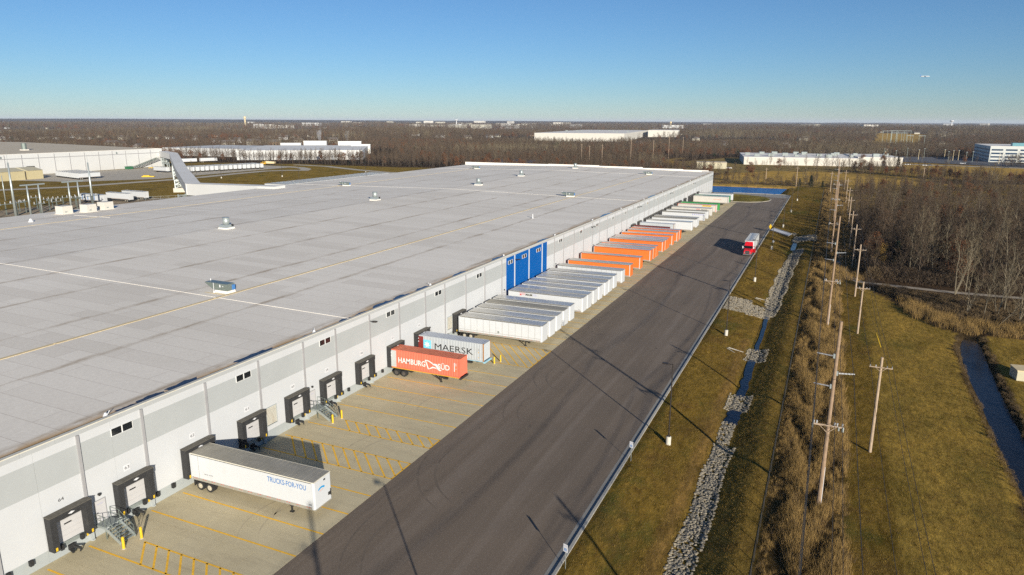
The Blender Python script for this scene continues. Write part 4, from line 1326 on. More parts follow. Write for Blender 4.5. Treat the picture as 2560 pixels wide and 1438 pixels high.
van('far white trailer with a dark roof rail, behind the faint-lettered one', 280.6, roof='trailer_roof_dull')
w6 = van('far cream trailer with red and grey lettering', 290.9, 'tr_cream')
side_print('lettering', 'USA', w6, 10.0, 3.25, 1.5, 0.5, 'print_red'); side_print('lettering', 'TRUCK', w6, 11.9, 3.15, 2.5, 0.42, 'print_brown')
y1 = van('cream trailer with a yellow sign panel and an orange-red roof edge', 303.1, 'tr_cream', rail='tr_red', post='tr_red')
b = MB(); b.box(10.3, 14.0, -1.327, -1.322, 3.25, 3.8); b.build('yellow_panel', M['yellow'], y1)
side_print('lettering', 'TRANSPORT', y1, 10.6, 3.38, 3.1, 0.28, 'print_brown').location = (0, -0.006, 0)
van('bright green trailer beside the yellow-panel trailer', 309.5, 'tr_green2', rail='tr_green2', post='tr_green2', roof='tr_green2')
d1 = van('white trailer with a dark roof edge and dark nose corner, near the grass island', 339.3, 'tr_cream', rail='tr_seam', post='steel_dark')
side_print('lettering', 'EXPRESS', d1, 9.4, 2.5, 3.6, 0.38, 'print_orange')
van('dark green trailer, second from the end of the row', 344.3, 'tr_green', rail='tr_green', post='tr_green')
van('white trailer at the far end of the row beside the grass island', 353.8)

# --- yellow bollards and stairs -------------------------------------------------
def stairs(label, y):
    t = thing('dock_stair', label, 'stairs', (WX, y, 0.0), 0, 'steel stairs at the dock doors')
    b = MB(); b.box(0.02, 1.35, -0.78, 0.72, 1.22, 1.30); b.build('landing', M['steel_grey'], t)
    b = MB()
    for s in (-0.78, 0.72):
        b.beam((0.02, s, 1.16), (1.35, s, 1.16), 0.05, 0.2); b.beam((1.3, s, 1.18), (3.25, s, 0.12), 0.06, 0.34)
    b.build('stringer', M['galv'], t)
    for i in range(6):
        b = MB(); xx = 1.38 + i * 0.31; zz = 1.10 - i * 0.175
        b.box(xx, xx + 0.29, -0.75, 0.69, zz - 0.03, zz); b.build('tread', M['galv'], t)
    def rail(pts):
        b = MB()
        for dz in (1.05, 0.55):
            b.tube([(p[0], p[1], p[2] + dz) for p in pts], 0.028, 5)
        for p in pts: b.cyl((p[0], p[1], p[2]), (p[0], p[1], p[2] + 1.05), 0.028, n=5)
        b.build('handrail', M['galv_green'], t)
    rail([(0.1, -0.76, 1.3), (0.75, -0.76, 1.3), (1.32, -0.76, 1.3), (2.2, -0.76, 0.75), (3.15, -0.76, 0.15)])
    rail([(0.1, 0.70, 1.3), (1.32, 0.70, 1.3), (2.2, 0.70, 0.75), (3.15, 0.70, 0.15)])
    b = MB(); b.tube([(3.15, 0.70, 1.2), (3.5, 0.70, 1.05), (3.5, 0.70, 0.35), (3.2, 0.7, 0.3)], 0.024, 5); b.tube([(3.15, 0.7, 0.7), (3.35, 0.7, 0.6), (3.35, 0.7, 0.1)], 0.02, 5)
    b.build('rail_return', M['steel_dark'], t)
    for s in (-0.7, 0.64):
        b = MB(); b.box(1.2, 1.28, s - 0.04, s + 0.04, 0.0, 1.16); b.build('leg', M['galv_green'], t)
    return t
stairs('grey steel stair and landing between doors 63 and 64', 38.2)
stairs('grey steel stair and landing between doors 59 and 60', 68.1)
stairs('grey steel stair behind the grey star-emblem container', 97.9)
def bollard(label, x, y):
    t = thing('bollard', label, 'bollard', (x, y, 0.02), 0, 'yellow bollards by the dock stairs')
    b = MB(); b.cyl((0, 0, 0), (0, 0, 1.12), 0.125, n=12); b.cyl((0, 0, 1.12), (0, 0, 1.19), 0.125, 0.05, 12); b.build('post', M['yellow'], t)
    b = MB(); b.cyl((0, 0, 0), (0, 0, 0.03), 0.2, n=10); b.build('collar', M['conc_base'], t)
for lab, x, y in (('yellow bollard in front of the nearest stair, on its camera side', -55.35, 37.15), ('yellow bollard at the far side of the nearest stair', -55.3, 38.95),
                  ('yellow bollard in front of the second stair, on its camera side', -55.45, 67.1), ('yellow bollard at the far side of the second stair', -55.3, 68.75),
                  ('yellow bollard beside the nose of the star-emblem container, nearer one', -46.4, 96.3), ('yellow bollard beside the nose of the star-emblem container, farther one', -45.9, 97.6)):
    bollard(lab, x, y)

# --- red road tractor with its white trailer --------------------------------------
tt = van('white trailer coupled behind the red truck on the asphalt', 229.6, style='seams', L=15.6, x=-19.95, rz=-math.pi / 2, group='vehicles on the asphalt', roof='trailer_roof')
for o in [k for k in tt.children if k.name.startswith(('landing', 'cross_bar'))]:
    o.location.z = 0.45
tk = thing('semi_truck', 'red semi-truck cab driving along the asphalt with its door open', 'truck', (-19.95, 210.4, 0.02), 0, 'vehicles on the asphalt')
# local: front at y = 0, body towards +y
b = MB(); b.prism([(-1.0, 0.25), (1.0, 0.25), (1.12, 0.7), (1.12, 2.0), (-1.12, 2.0), (-1.12, 0.7)], 0.75, 1.35); 
b.hexa(((-1.0, 0.3, 1.35), (1.0, 0.3, 1.35), (1.12, 2.05, 1.35), (-1.12, 2.05, 1.35), (-0.85, 0.45, 1.72), (0.85, 0.45, 1.72), (1.05, 2.05, 2.0), (-1.05, 2.05, 2.0))); b.build('bonnet', M['truck_red'], tk)
b = MB(); b.box(-1.2, 1.2, 2.06, 4.6, 0.9, 1.98); b.hexa(((-1.2, 2.6, 1.98), (1.2, 2.6, 1.98), (1.2, 4.6, 1.98), (-1.2, 4.6, 1.98), (-1.15, 2.75, 2.7), (1.15, 2.75, 2.7), (1.18, 4.6, 2.75), (-1.18, 4.6, 2.75)))
b.hexa(((-1.14, 2.4, 2.705), (1.14, 2.4, 2.705), (1.18, 4.6, 2.755), (-1.18, 4.6, 2.755), (-1.0, 3.5, 3.75), (1.0, 3.5, 3.75), (1.1, 4.6, 3.95), (-1.1, 4.6, 3.95))); b.build('cab', M['truck_red'], tk)
b = MB(); b.poly([(-1.12, 2.07, 1.985), (1.12, 2.07, 1.985), (1.1, 2.72, 2.70), (-1.1, 2.72, 2.70)]); b.box(-1.1, 1.1, 2.3, 2.75, 1.985, 2.0); b.build('windscreen', M['glass_dark'], tk)
b = MB(); b.box(-0.55, 0.55, 0.19, 0.25, 0.75, 1.6)
for i in range(6): b.box(-0.5 + i * 0.18, -0.44 + i * 0.18, 0.16, 0.19, 0.8, 1.55, 1)
b.build('grille', [M['steel_dark'], M['chrome']], tk)
b = MB(); b.box(-1.15, 1.15, 0.0, 0.24, 0.35, 0.74); b.build('front_bumper', M['chrome'], tk)
for s in (-1, 1):
    b = MB(); b.hexa([(s * 0.62, 0.2, 0.95), (s * 1.0, 0.24, 0.95), (s * 1.08, 0.6, 0.95), (s * 0.62, 0.5, 0.95), (s * 0.62, 0.22, 1.2), (s * 0.98, 0.27, 1.2), (s * 1.04, 0.6, 1.2), (s * 0.62, 0.5, 1.2)]); b.build('headlight', M['chrome'], tk)
    b = MB(); b.box(s * 1.55 - 0.12, s * 1.55 + 0.12, 2.15, 2.25, 1.9, 2.6); b.beam((s * 1.2, 2.3, 2.2), (s * 1.5, 2.2, 2.2), 0.05, 0.05); b.build('mirror', M['plate_white'], tk)
    b = MB(); b.cyl((s * 0.8, 1.2, 0.5), (s * 1.14, 1.2, 0.5), 0.5, n=16); b.build('front_wheel', M['rubber'], tk)
    for yy in (5.6, 6.9):
        b = MB(); b.cyl((s * 0.65, yy, 0.5), (s * 1.2, yy, 0.5), 0.5, n=16); b.build('rear_wheel', M['rubber'], tk)
    b = MB(); b.cyl((s * 0.95, 3.2, 0.6), (s * 0.95, 4.6, 0.6), 0.3, n=12); b.build('fuel_tank', M['chrome'], tk)
b = MB(); b.box(-0.45, 0.45, 0.5, 7.6, 0.75, 0.95); b.build('frame_rail', M['steel_dark'], tk)
# driver's door swung open on the +x side
b = MB(); b.beam((1.22, 2.35, 1.45), (2.05, 1.75, 1.45), 0.06, 1.05); b.build('open_door', M['truck_red'], tk)
b = MB()
for a, c in (((1.22, 2.35, 1.98), (1.22, 2.45, 2.65)), ((1.22, 2.45, 2.65), (1.95, 1.85, 2.65)), ((1.95, 1.85, 2.65), (2.05, 1.75, 1.98))): b.beam(a, c, 0.06, 0.08)
b.build('door_frame', M['truck_red'], tk)

# ================================================================== POLES, WIRES, SIGNS, FENCE, STONES
lp_labels = ['light pole on a concrete base by the kerb, out of the near edge of view', 'light pole on a white concrete base, nearest the camera beyond the kerb', 'light pole just short of the pale rock chute',
             'light pole standing beside the red truck', 'light pole on the verge near the yellow sign', 'light pole just beyond the concrete spillway', 'light pole near the far bend of the kerb, second from last', 'farthest light pole, by the end of the asphalt']
lp0 = None
def light_pole(label, x, y):
    global lp0
    z = h1(x, y)
    if lp0 is None:
        t = thing('light_pole', label, 'light pole', (x, y, z), 0, 'light poles beyond the kerb')
        b = MB(); b.cyl((0, 0, -0.4), (0, 0, 1.0), 0.31, 0.31, 16); b.cyl((0, 0, 1.0), (0, 0, 1.06), 0.31, 0.22, 16); b.build('concrete_base', M['conc_base'], t)
        b = MB(); b.cyl((0, 0, 1.05), (0, 0, 10.3), 0.085, 0.07, 8); b.box(-0.2, 0.2, -0.2, 0.2, 1.05, 1.1); b.build('pole', M['pole_bronze'], t)
        b = MB(); b.beam((0, 0, 10.2), (-0.75, 0, 10.25), 0.07, 0.07); b.build('arm', M['pole_bronze'], t)
        b = MB(); b.box(-1.25, -0.55, -0.2, 0.2, 10.18, 10.32); b.build('lamp_head', M['pole_bronze'], t)
        lp0 = t
        return t
    return dup(lp0, (x, y, z), None, label)
for i in range(8):
    light_pole(lp_labels[i], -15.0 + 0.14 * i * 0.9, 30.3 + 49.3 * i)
t = thing('round_sign', 'round white sign on a short post on the verge by the red truck', 'sign', (-14.3, 229.5, h1(-14.3, 229.5)))
b = MB(); b.cyl((0, 0, 0), (0, 0, 2.0), 0.04, n=6); b.build('post', M['steel_dark'], t)
b = MB(); b.cyl((-0.02, -0.06, 2.2), (0.0, -0.03, 2.2), 0.36, n=16); b.build('face', M['plate_white'], t)

# --- transmission poles with post insulators (line over the tall grass) -------------------
def insulator(b, a, d, n=11, r=0.1):
    a, d = Vector(a), Vector(d)
    b.cyl(a, a + d, 0.035, n=6)
    for i in range(n):
        p = a + d * ((i + 1.0) / (n + 1))
        q = p + d.normalized() * 0.05
        b.cyl(p, q, r, r * 0.75, 8)
def line_pole(label, x, y, H=20.0, parts=True, group='tall wooden power poles along the fence', arm=9.0, rust=True):
    z = h1(x, y)
    t = thing('power_pole', label, 'power pole', (x, y, z), 0, group)
    b = MB(); b.cyl((0, 0, -0.6), (0.15, 0, H), 0.23, 0.15, 10); b.build('pole', M['wood_pole'], t)
    for zz, s in ((16.1, -1), (14.4, 1), (13.0, -1)):
        b = MB(); insulator(b, (s * 0.26 + 0.1, 0, zz), (s * 1.5, 0, 0.12)); b.build('post_insulator', M['porcelain'], t)
        b = MB(); b.box(0.1 + s * 0.12, 0.1 + s * 0.30, -0.09, 0.09, zz - 0.22, zz + 0.22) if s > 0 else b.box(0.1 - 0.30, 0.1 - 0.12, -0.09, 0.09, zz - 0.22, zz + 0.22); b.build('bracket', M['galv'], t)
    b = MB(); b.box(-1.38, 1.42, -0.27, -0.17, arm - 0.08, arm + 0.08); b.beam((-0.75, -0.22, arm - 0.05), (0.0, -0.2, arm - 0.75), 0.05, 0.05); b.beam((0.8, -0.22, arm - 0.05), (0.05, -0.2, arm - 0.75), 0.05, 0.05); b.build('crossarm', M['wood_pale'], t)
    for xx in (-1.28, -1.0, 0.6, 0.85, 1.3):
        b = MB(); b.cyl((xx, -0.22, arm + 0.08), (xx, -0.22, arm + 0.38), 0.055, 0.09, 7); b.build('pin_insulator', M['porcelain'], t)
    b = MB(); b.cyl((-1.34, -0.26, arm - 0.4), (-1.34, -0.26, arm + 0.05), 0.08, n=6); b.cyl((1.38, -0.26, arm - 0.42), (1.38, -0.26, arm + 0.05), 0.1, n=6); b.cyl((1.0, -0.3, arm - 0.35), (1.0, -0.3, arm), 0.08, n=6); b.build('cutout', M['galv'], t)
    b = MB(); b.box(0.15, 0.25, -0.1, 0.0, 0.4, 4.5); b.build('cable_guard', M['plate_white'], t)
    return t
AP = [(2.0, 1.2), (2.1, 71.3), (2.1, 141.7), (2.2, 225.4), (2.6, 300.0), (2.9, 372.0)]
an = ['tall wooden power pole in the tall grass, out of the near edge of view', 'tall wooden power pole with white ribbed insulators, nearest in the tall grass', 'tall reddish wooden power pole at the middle of the tall grass strip', 'tall wooden power pole with a cluster of crossarms, third along the tall grass', 'tall wooden power pole in the tall grass, fourth along', 'farthest tall wooden power pole, at the end of the tall grass']
for (x, y), lab in zip(AP, an): line_pole(lab, x, y, 19.6 if y < 100 else 21.2)
def dist_pole(label, x, y, H=11.7, arm=10.55, group='shorter wooden poles beside the tall grass'):
    z = h1(x, y)
    t = thing('utility_pole', label, 'utility pole', (x, y, z), 0, group)
    b = MB(); b.cyl((0, 0, -0.6), (0, 0, H), 0.19, 0.14, 10); b.build('pole', M['wood_pale'], t)
    b = MB(); b.box(-1.2, 1.2, -0.2, -0.13, arm - 0.05, arm + 0.06); b.beam((-0.6, -0.17, arm), (0, -0.15, arm - 0.5), 0.04, 0.04); b.beam((0.6, -0.17, arm), (0, -0.15, arm - 0.5), 0.04, 0.04); b.build('crossarm', M['wood_pale'], t)
    for xx in (-1.12, -0.55, 0.62, 1.12):
        b = MB(); b.cyl((xx, -0.17, arm + 0.06), (xx, -0.17, arm + 0.27), 0.045, 0.065, 6); b.build('pin_insulator', M['porcelain'], t)
    return t
BP = [(7.3, 31.0), (7.4, 87.1), (7.3, 139.5), (7.5, 170.7), (7.5, 204.7), (7.3, 236.5), (7.5, 281.0), (7.7, 322.1), (7.7, 375.0), (7.6, 441.0)]
bn = ['wooden utility pole on the mown grass, out of the near edge of view', 'wooden utility pole on the mown grass, nearest in view', 'wooden utility pole at the edge of the mown grass by the brush', 'wooden utility pole beside the gravel path', 'wooden utility pole with a dark top where the path enters the wood',
      'wooden utility pole along the wood edge, fifth in view', 'wooden utility pole along the wood edge, sixth in view', 'wooden utility pole along the wood edge, seventh in view', 'wooden utility pole along the wood edge, second from the far end', 'farthest wooden utility pole along the wood edge']
for (x, y), lab in zip(BP, bn): dist_pole(lab, x, y, 11.8 if y != 139.5 else 9.8, 10.6 if y != 139.5 else 8.6)
def span(pts, sag, off, label, group, r=0.028):
    b = MB()
    for (a, c) in zip(pts, pts[1:]):
        A, C = Vector(a) + Vector(off), Vector(c) + Vector(off)
        n = 10; P = []
        for i in range(n + 1):
            u = i / n; p = A.lerp(C, u); p.z -= sag * 4 * u * (1 - u); P.append(p)
        b.tube(P, r, 3)
    return tag(b.build('overhead_wire', M['wire']), label, 'wire', group)
PA = [(2.1, -60, 0)] + [(p[0], p[1], 0) for p in AP] + [(3, 446, 0)]
for off, lab in (((-1.5, 0, 16.2), 'highest overhead wire, on the left insulators of the tall poles'), ((1.75, 0, 14.5), 'overhead wire on the right insulators of the tall poles'), ((-1.5, 0, 13.1), 'overhead wire on the lower left insulators of the tall poles'),
                 ((-1.3, -0.2, 9.4), 'overhead wire at the left crossarm end of the tall poles'), ((1.3, -0.2, 9.4), 'overhead wire at the right crossarm end of the tall poles'), ((0.6, -0.2, 9.35), 'overhead wire on the inner crossarm pin of the tall poles')):
    span(PA, 1.1, off, lab, 'overhead wires along the fence')
PB = [(7.3, -25, 0)] + [(p[0], p[1], 0) for p in BP]
for off, lab in (((-1.12, -0.17, 10.9), 'overhead wire at the left crossarm end of the shorter poles'), ((1.12, -0.17, 10.9), 'overhead wire at the right crossarm end of the shorter poles'), ((0.62, -0.17, 10.88), 'overhead wire on the inner pin of the shorter poles')):
    span(PB, 0.7, off, lab, 'overhead wires along the wood edge', 0.022)
# guy wire with yellow guard
t = thing('guy_wire', 'slanting guy wire with a yellow guard beside the nearest utility poles', 'guy wire', (8.2, 139.5, 0))
b = MB(); b.tube([(-0.9, 0, 8.5), (2.6, -7.5, 0)], 0.02, 4); b.build('wire', M['wire'], t)
b = MB(); b.tube([(1.7, -5.6, 2.1), (2.6, -7.5, 0)], 0.05, 5); b.build('guard', M['yellow'], t)
# poles beyond the pond and far ones
far_poles = [(-36.7, 464.8, 10.5, 'bare wooden pole behind the pond, left one'), (-18.7, 459.4, 12.0, 'bare wooden pole behind the pond, right one'), (0.4, 428.0, 11.5, 'wooden pole at the end of the fence line'),
             (55.3, 533.7, 9.5, 'wooden pole at the edge of the golden field'), (-204.5, 604.6, 18.5, 'tall pole behind the long roof, leftmost of the row'), (-198.2, 607.9, 17.0, 'thin pole behind the long roof, second of the row'),
             (-188.1, 613.1, 18.0, 'tall pole behind the long roof, third of the row'), (-157.8, 597.2, 23.0, 'tallest grey pole behind the long roof'), (-154.4, 665.4, 21.0, 'pole in the bare wood behind the long roof, left of three'),
             (-144.9, 689.2, 24.0, 'pole in the bare wood behind the long roof, middle of three'), (-149.7, 784.0, 22.0, 'pole in the bare wood behind the long roof, right of three')]
for x, y, H, lab in far_poles:
    t = thing('wooden_pole', lab, 'pole', (x, y, h1(x, y)), 0, 'distant poles')
    b = MB(); b.cyl((0, 0, -0.5), (0, 0, H), 0.22, 0.15, 7); b.build('pole', M['wood_pale'], t)
    b = MB(); b.box(-1.2, 1.2, -0.12, 0.0, H - 1.0, H - 0.88)
    if H > 16: insulator(b, (0, 0, H - 3), (1.3, 0, 0.1), 5); insulator(b, (0, 0, H - 5), (-1.3, 0, 0.1), 5)
    b.build('crossarm', M['wood_pale'], t)
# H-frame transmission towers in the far corridor
for i, (x, y, w, H) in enumerate(((95, 1330, 22, 22), (104, 1420, 30, 25), (100, 1640, 24, 24), (112, 1340, 8, 18), (128, 1330, 8, 18))):
    lab = ['wide pale steel transmission frame in the far clearing', 'tallest wide transmission frame in the far clearing', 'farthest transmission frame in the wooded corridor', 'slim steel tower beside the transmission frames', 'slim steel tower at the right of the transmission frames'][i]
    t = thing('transmission_frame', lab, 'pylon', (x, y, h1(x, y)), 0, 'far transmission frames')
    b = MB()
    k = 4 if w > 10 else 2
    for j in range(k): b.cyl((-w / 2 + w * j / (k - 1), 0, -1), (-w / 2 + w * j / (k - 1), 0, H), 0.4, 0.3, 6)
    b.build('leg', M['galv_green'], t)
    b = MB(); b.box(-w / 2 - 1, w / 2 + 1, -0.3, 0.3, H - 0.6, H); b.build('crossarm', M['galv'], t)

# --- signs along the kerb
def sign(label, x, y, body):
    z = h1(x, y)
    t = thing('parking_sign', label, 'sign', (x, y, z), R(-18), 'white signs along the kerb')
    b = MB(); b.cyl((0, 0, -0.3), (0, 0, 2.35), 0.03, n=6); b.build('post', M['galv'], t)
    b = MB(); b.box(-0.23, 0.23, -0.055, -0.035, 1.65, 2.4); b.build('plate', M['plate_white'], t)
    b = MB(); b.box(-0.13, 0.13, -0.0605, -0.0555, 1.75, 2.02); b.build('pictogram', M['print_blue'], t)
    lettering('sign_lettering', body, (-0.17, -0.0605, 2.18), (1, 0, 0), (0, 0, 1), 0.34, 0.10, M['print_lilac'], t)
    b = MB(); b.box(-0.05, -0.02, -0.0635, -0.061, 1.78, 1.98); b.box(0.03, 0.06, -0.0635, -0.061, 1.78, 1.98); b.build('pictogram_bar', M['plate_white'], t)
    return t
sign('white kerbside sign nearest the camera, with a blue square', -17.75, 51.0, 'NO')
sign('white kerbside sign with a blue mark, by the near light pole', -17.75, 72.9, 'NO')
t = thing('object_marker', 'yellow diamond hazard sign at the kerb above the concrete spillway', 'sign', (-17.9, 263.5, 0.1), R(60))
b = MB(); b.cyl((0, 0, -0.2), (0, 0, 1.3), 0.04, n=6); b.build('post', M['steel_dark'], t)
b = MB(); b.hexa([(0, -0.06, 0.7), (0.95, -0.06, 1.65), (0, -0.06, 2.6), (-0.95, -0.06, 1.65), (0, -0.03, 0.7), (0.95, -0.03, 1.65), (0, -0.03, 2.6), (-0.95, -0.03, 1.65)]); b.build('plate', M['yellow'], t)

# --- chain-link fence between lawn and tall grass
FXX = -2.9
fn = thing('chain_link_fence', 'long low black chain-link fence between the lawn and the tall grass', 'fence', (FXX, 20, 0))
ph = MB(); ph.cyl((0, 0, -0.3), (0, 0, 1.75), 0.035, n=6); phm = ph.data('fence_post', M['steel_dark'])
NP = 138
for i in range(NP):
    o = link('fence_post', phm, fn); o.location = (0, i * 3.0, h1(FXX, 20 + i * 3.0))
b = MB()
for i in range(NP - 1):
    ya, yb = i * 3.0, (i + 1) * 3.0
    za, zb = h1(FXX, 20 + ya), h1(FXX, 20 + yb)
    b.cyl((0, ya, za + 1.7), (0, yb, zb + 1.7), 0.022, n=4, caps=False)
b.build('top_rail', M['steel_dark'], fn)
b = MB(); b.beam((0, 0, 0.06), (0, (NP - 1) * 3.0, 0.06), 0.02, 0.02); b.build('tension_wire', M['steel_dark'], fn)
b = MB(); L_ = (NP - 1) * 3.0; stp = 0.24
n = int(L_ / stp)
for i in range(n):
    ya = i * stp
    for dy in (1.6, -1.6):
        yb = ya + dy
        if 0 <= yb <= L_:
            w = 0.008
            b.poly([(0, ya - w, 0.06), (0, ya + w, 0.06), (0, yb + w, 1.7), (0, yb - w, 1.7)])
tag(b.build('wire_mesh', M['steel_dark'], fn), kind='stuff')

# --- concrete spillway, flared pipe ends
t = thing('spillway', 'pale concrete spillway running from the kerb down to the ditch', 'spillway', (0, 0, 0))
b = MB(); b.hexa(((-18.0, 266.3, 0.02), (-11.4, 257.0, -0.35), (-10.6, 262.5, -0.35), (-17.4, 272.5, 0.02), (-18.0, 266.3, 0.15), (-11.4, 257.0, -0.18), (-10.6, 262.5, -0.18), (-17.4, 272.5, 0.15))); b.build('channel', M['plate_white'], t)
b = MB(); b.beam((-18.0, 266.3, 0.18), (-11.4, 257.0, -0.12), 0.25, 0.25); b.beam((-17.4, 272.5, 0.18), (-10.6, 262.5, -0.12), 0.25, 0.25); b.build('edge', M['conc_base'], t)
for i, (x, y) in enumerate(((-11.6, 161.0), (-12.3, 121.2))):
    t = thing('flared_pipe_end', ('concrete pipe end in the ditch bank by the pale rock chute', 'concrete pipe end in the ditch bank by the small stone patch')[i], 'pipe end', (x, y, h1(x, y)), R(-25), 'concrete pipe ends in the ditch')
    b = MB(); b.hexa(((-1.3, -0.25, -0.3), (1.2, -0.9, -0.55), (1.2, 0.9, -0.55), (-1.3, 0.25, -0.3), (-1.3, -0.25, 0.12), (1.2, -0.9, -0.42), (1.2, 0.9, -0.42), (-1.3, 0.25, 0.12))); b.build('apron', M['conc_base'], t)
    b = MB(); b.beam((-1.3, -0.27, 0.15), (1.2, -0.95, -0.25), 0.12, 0.25); b.beam((-1.3, 0.27, 0.15), (1.2, 0.95, -0.25), 0.12, 0.25); b.build('wing', M['conc_base'], t)

# --- riprap: stones in the ditch
rip = bpy.data.objects.new('riprap_channel', None); COL.objects.link(rip); tag(rip, kind='structure')
PH = (1 + 5 ** 0.5) / 2
IV = [Vector(v).normalized() for v in ((-1, PH, 0), (1, PH, 0), (-1, -PH, 0), (1, -PH, 0), (0, -1, PH), (0, 1, PH), (0, -1, -PH), (0, 1, -PH), (PH, 0, -1), (PH, 0, 1), (-PH, 0, -1), (-PH, 0, 1))]
IF = ((0, 11, 5), (0, 5, 1), (0, 1, 7), (0, 7, 10), (0, 10, 11), (1, 5, 9), (5, 11, 4), (11, 10, 2), (10, 7, 6), (7, 1, 8), (3, 9, 4), (3, 4, 2), (3, 2, 6), (3, 6, 8), (3, 8, 9), (4, 9, 5), (2, 4, 11), (6, 2, 10), (8, 6, 7), (9, 8, 1))
def stone_shape(rs):
    sc = (rs.uniform(.75, 1.25), rs.uniform(.75, 1.25), rs.uniform(.5, .85))
    return [Vector((v.x * sc[0], v.y * sc[1], v.z * sc[2])) * rs.uniform(.78, 1.15) for v in IV]
rs = random.Random(5)
shapes = [stone_shape(rs) for _ in range(10)]
sme = []
for sp in shapes:
    b = MB(); b.v = [tuple(v) for v in sp]; b.f = list(IF); b.m = [0] * 20
    sme.append(b.data('stone', M['stone']))
spots = []
def strip(y0, y1, xl, xr, dens, size=(0.10, 0.20)):
    n = int((y1 - y0) * abs(xr(0.5 * (y0 + y1)) - xl(0.5 * (y0 + y1))) * dens)
    for _ in range(n):
        y = rs.uniform(y0, y1); x = rs.uniform(xl(y), xr(y))
        spots.append((x, y, rs.uniform(*size)))
cst = lambda v: (lambda y: v)
strip(46, 83, lambda y: -10.05 + 0.15 * math.sin(y * .4), lambda y: -7.55 + 0.15 * math.sin(y * .3 + 1), 24)
strip(83, 91, cst(-10.0), cst(-8.3), 22)
strip(95, 101.5, cst(-10.4), cst(-7.2), 22)
strip(117.5, 124.8, lambda y: -10.4, lambda y: -6.9, 18)
strip(147, 158.5, lambda y: -17.9, lambda y: -13, 16, (0.12, 0.22))
strip(146, 155, lambda y: -13.2, lambda y: -8.6, 16, (0.12, 0.22))
strip(148, 233, lambda y: np.interp(y, [148, 163, 197, 233], [-10.0, -10.5, -10.3, -8.5]) + 0.2 * math.sin(y * .5), lambda y: np.interp(y, [148, 165, 197, 233], [-7.6, -7.1, -6.6, -5.4]) + 0.2 * math.sin(y * .37), 11.0, (0.13, 0.27))
strip(248, 260, cst(-9.6), cst(-2.4) , 2.6, (0.3, 0.62))
strip(262, 266, cst(-10.5), cst(-9.3), 3, (0.3, 0.5))
spots.sort(key=lambda s: s[1])
fill = MB()
for i, (x, y, r) in enumerate(spots):
    z = h1(x, y) + r * 0.15
    if i < 300:
        o = link('stone', sme[i % 10], rip); o.location = (x, y, z); o.scale = (r, r, r); o.rotation_euler = (rs.uniform(-.5, .5), rs.uniform(-.5, .5), rs.uniform(0, 6.3))
    else:
        k = len(fill.v); sp = shapes[i % 10]; a = rs.uniform(0, 6.3); ca, sa = math.cos(a), math.sin(a)
        fill.v += [(x + r * (v.x * ca - v.y * sa), y + r * (v.x * sa + v.y * ca), z + r * v.z) for v in sp]
        wet = 0 if rs.random() < 0.86 else 1
        fill.f += [tuple(k + q for q in f) for f in IF]; fill.m += [wet] * 20
tag(fill.build('stone_fill', [M['stone'], M['stone_wet']], rip), kind='stuff')
# small concrete box by the creek
t = thing('culvert_box', 'small pale concrete box at the right edge beside the dark creek', 'concrete box', (30.0, 124.3, 0), R(8))
b = MB(); b.box(-1.6, 2.4, -1.4, 1.4, -0.5, 1.5); b.build('body', M['beige_pale'], t)
b = MB(); b.box(-1.7, 2.5, -1.5, 1.5, 1.5, 1.65); b.build('lid', M['vent_tan'], t)

# ================================================================== LEFT BACKGROUND: yard, second warehouse, conveyor bridge
w2 = thing('warehouse', 'second white warehouse in the left background with dark joint lines', 'warehouse', (0, 0, 0))
W2X, W2H = -512.0, 14.6
ys2 = [230 + 11.4 * i for i in range(18)]
for i, (a, c) in enumerate(zip(ys2, ys2[1:])):
    b = MB(); b.box(W2X - 0.3, W2X, a + 0.05, c - 0.05, 0, 11.2, 0); b.box(W2X - 0.3, W2X + 0.05, a + 0.05, c - 0.05, 11.2, 11.7, 1); b.box(W2X - 0.3, W2X, a + 0.05, c - 0.05, 11.7, W2H, 0)
    b.build('wall_panel', [M['far_white'], M['trim_grey']], w2)
for a in ys2[:-1]:
    b = MB(); b.box(W2X, W2X + 0.25, a - 0.16, a + 0.16, 0, W2H - 0.6); b.build('downspout', M['trim_grey'], w2)
ye = ys2[-1]
b = MB(); b.box(-905, W2X - 0.31, ye - 0.35, ye - 0.05, 0, W2H); b.build('end_wall', M['far_white'], w2)
b = MB()
b.poly([(W2X, 200, W2H - 0.2), (W2X, ye, W2H - 0.2), (-700, ye, W2H + 2.6), (-700, 200, W2H + 2.6)][::-1]); b.poly([(-700, 200, W2H + 2.6), (-700, ye, W2H + 2.6), (-905, ye, W2H), (-905, 200, W2H)][::-1])
b.build('roof', M['grey_roof'], w2)
b = MB(); b.box(W2X - 0.5, W2X + 0.1, 200, ye, W2H - 0.1, W2H + 0.15); b.box(-905, W2X - 0.51, ye - 0.4, ye + 0.1, W2H - 0.05, W2H + 0.15); b.build('coping', M['roof_strip'], w2)
b = MB(); b.box(W2X + 0.01, W2X + 0.6, 312.2, 313.4, 1.2, 5.2); b.box(W2X + 0.01, W2X + 0.6, 316.2, 317.4, 1.2, 5.2); b.box(W2X + 0.01, W2X + 0.65, 312.2, 317.4, 5.2, 6.1); b.build('seal_pad', M['seal_black'], w2)
for yy in (296, 382):
    b = MB(); b.cyl((W2X, yy, 12.6), (W2X + 0.3, yy, 12.6), 0.75, n=12); b.build('exhaust_fan', M['steel_grey'], w2)
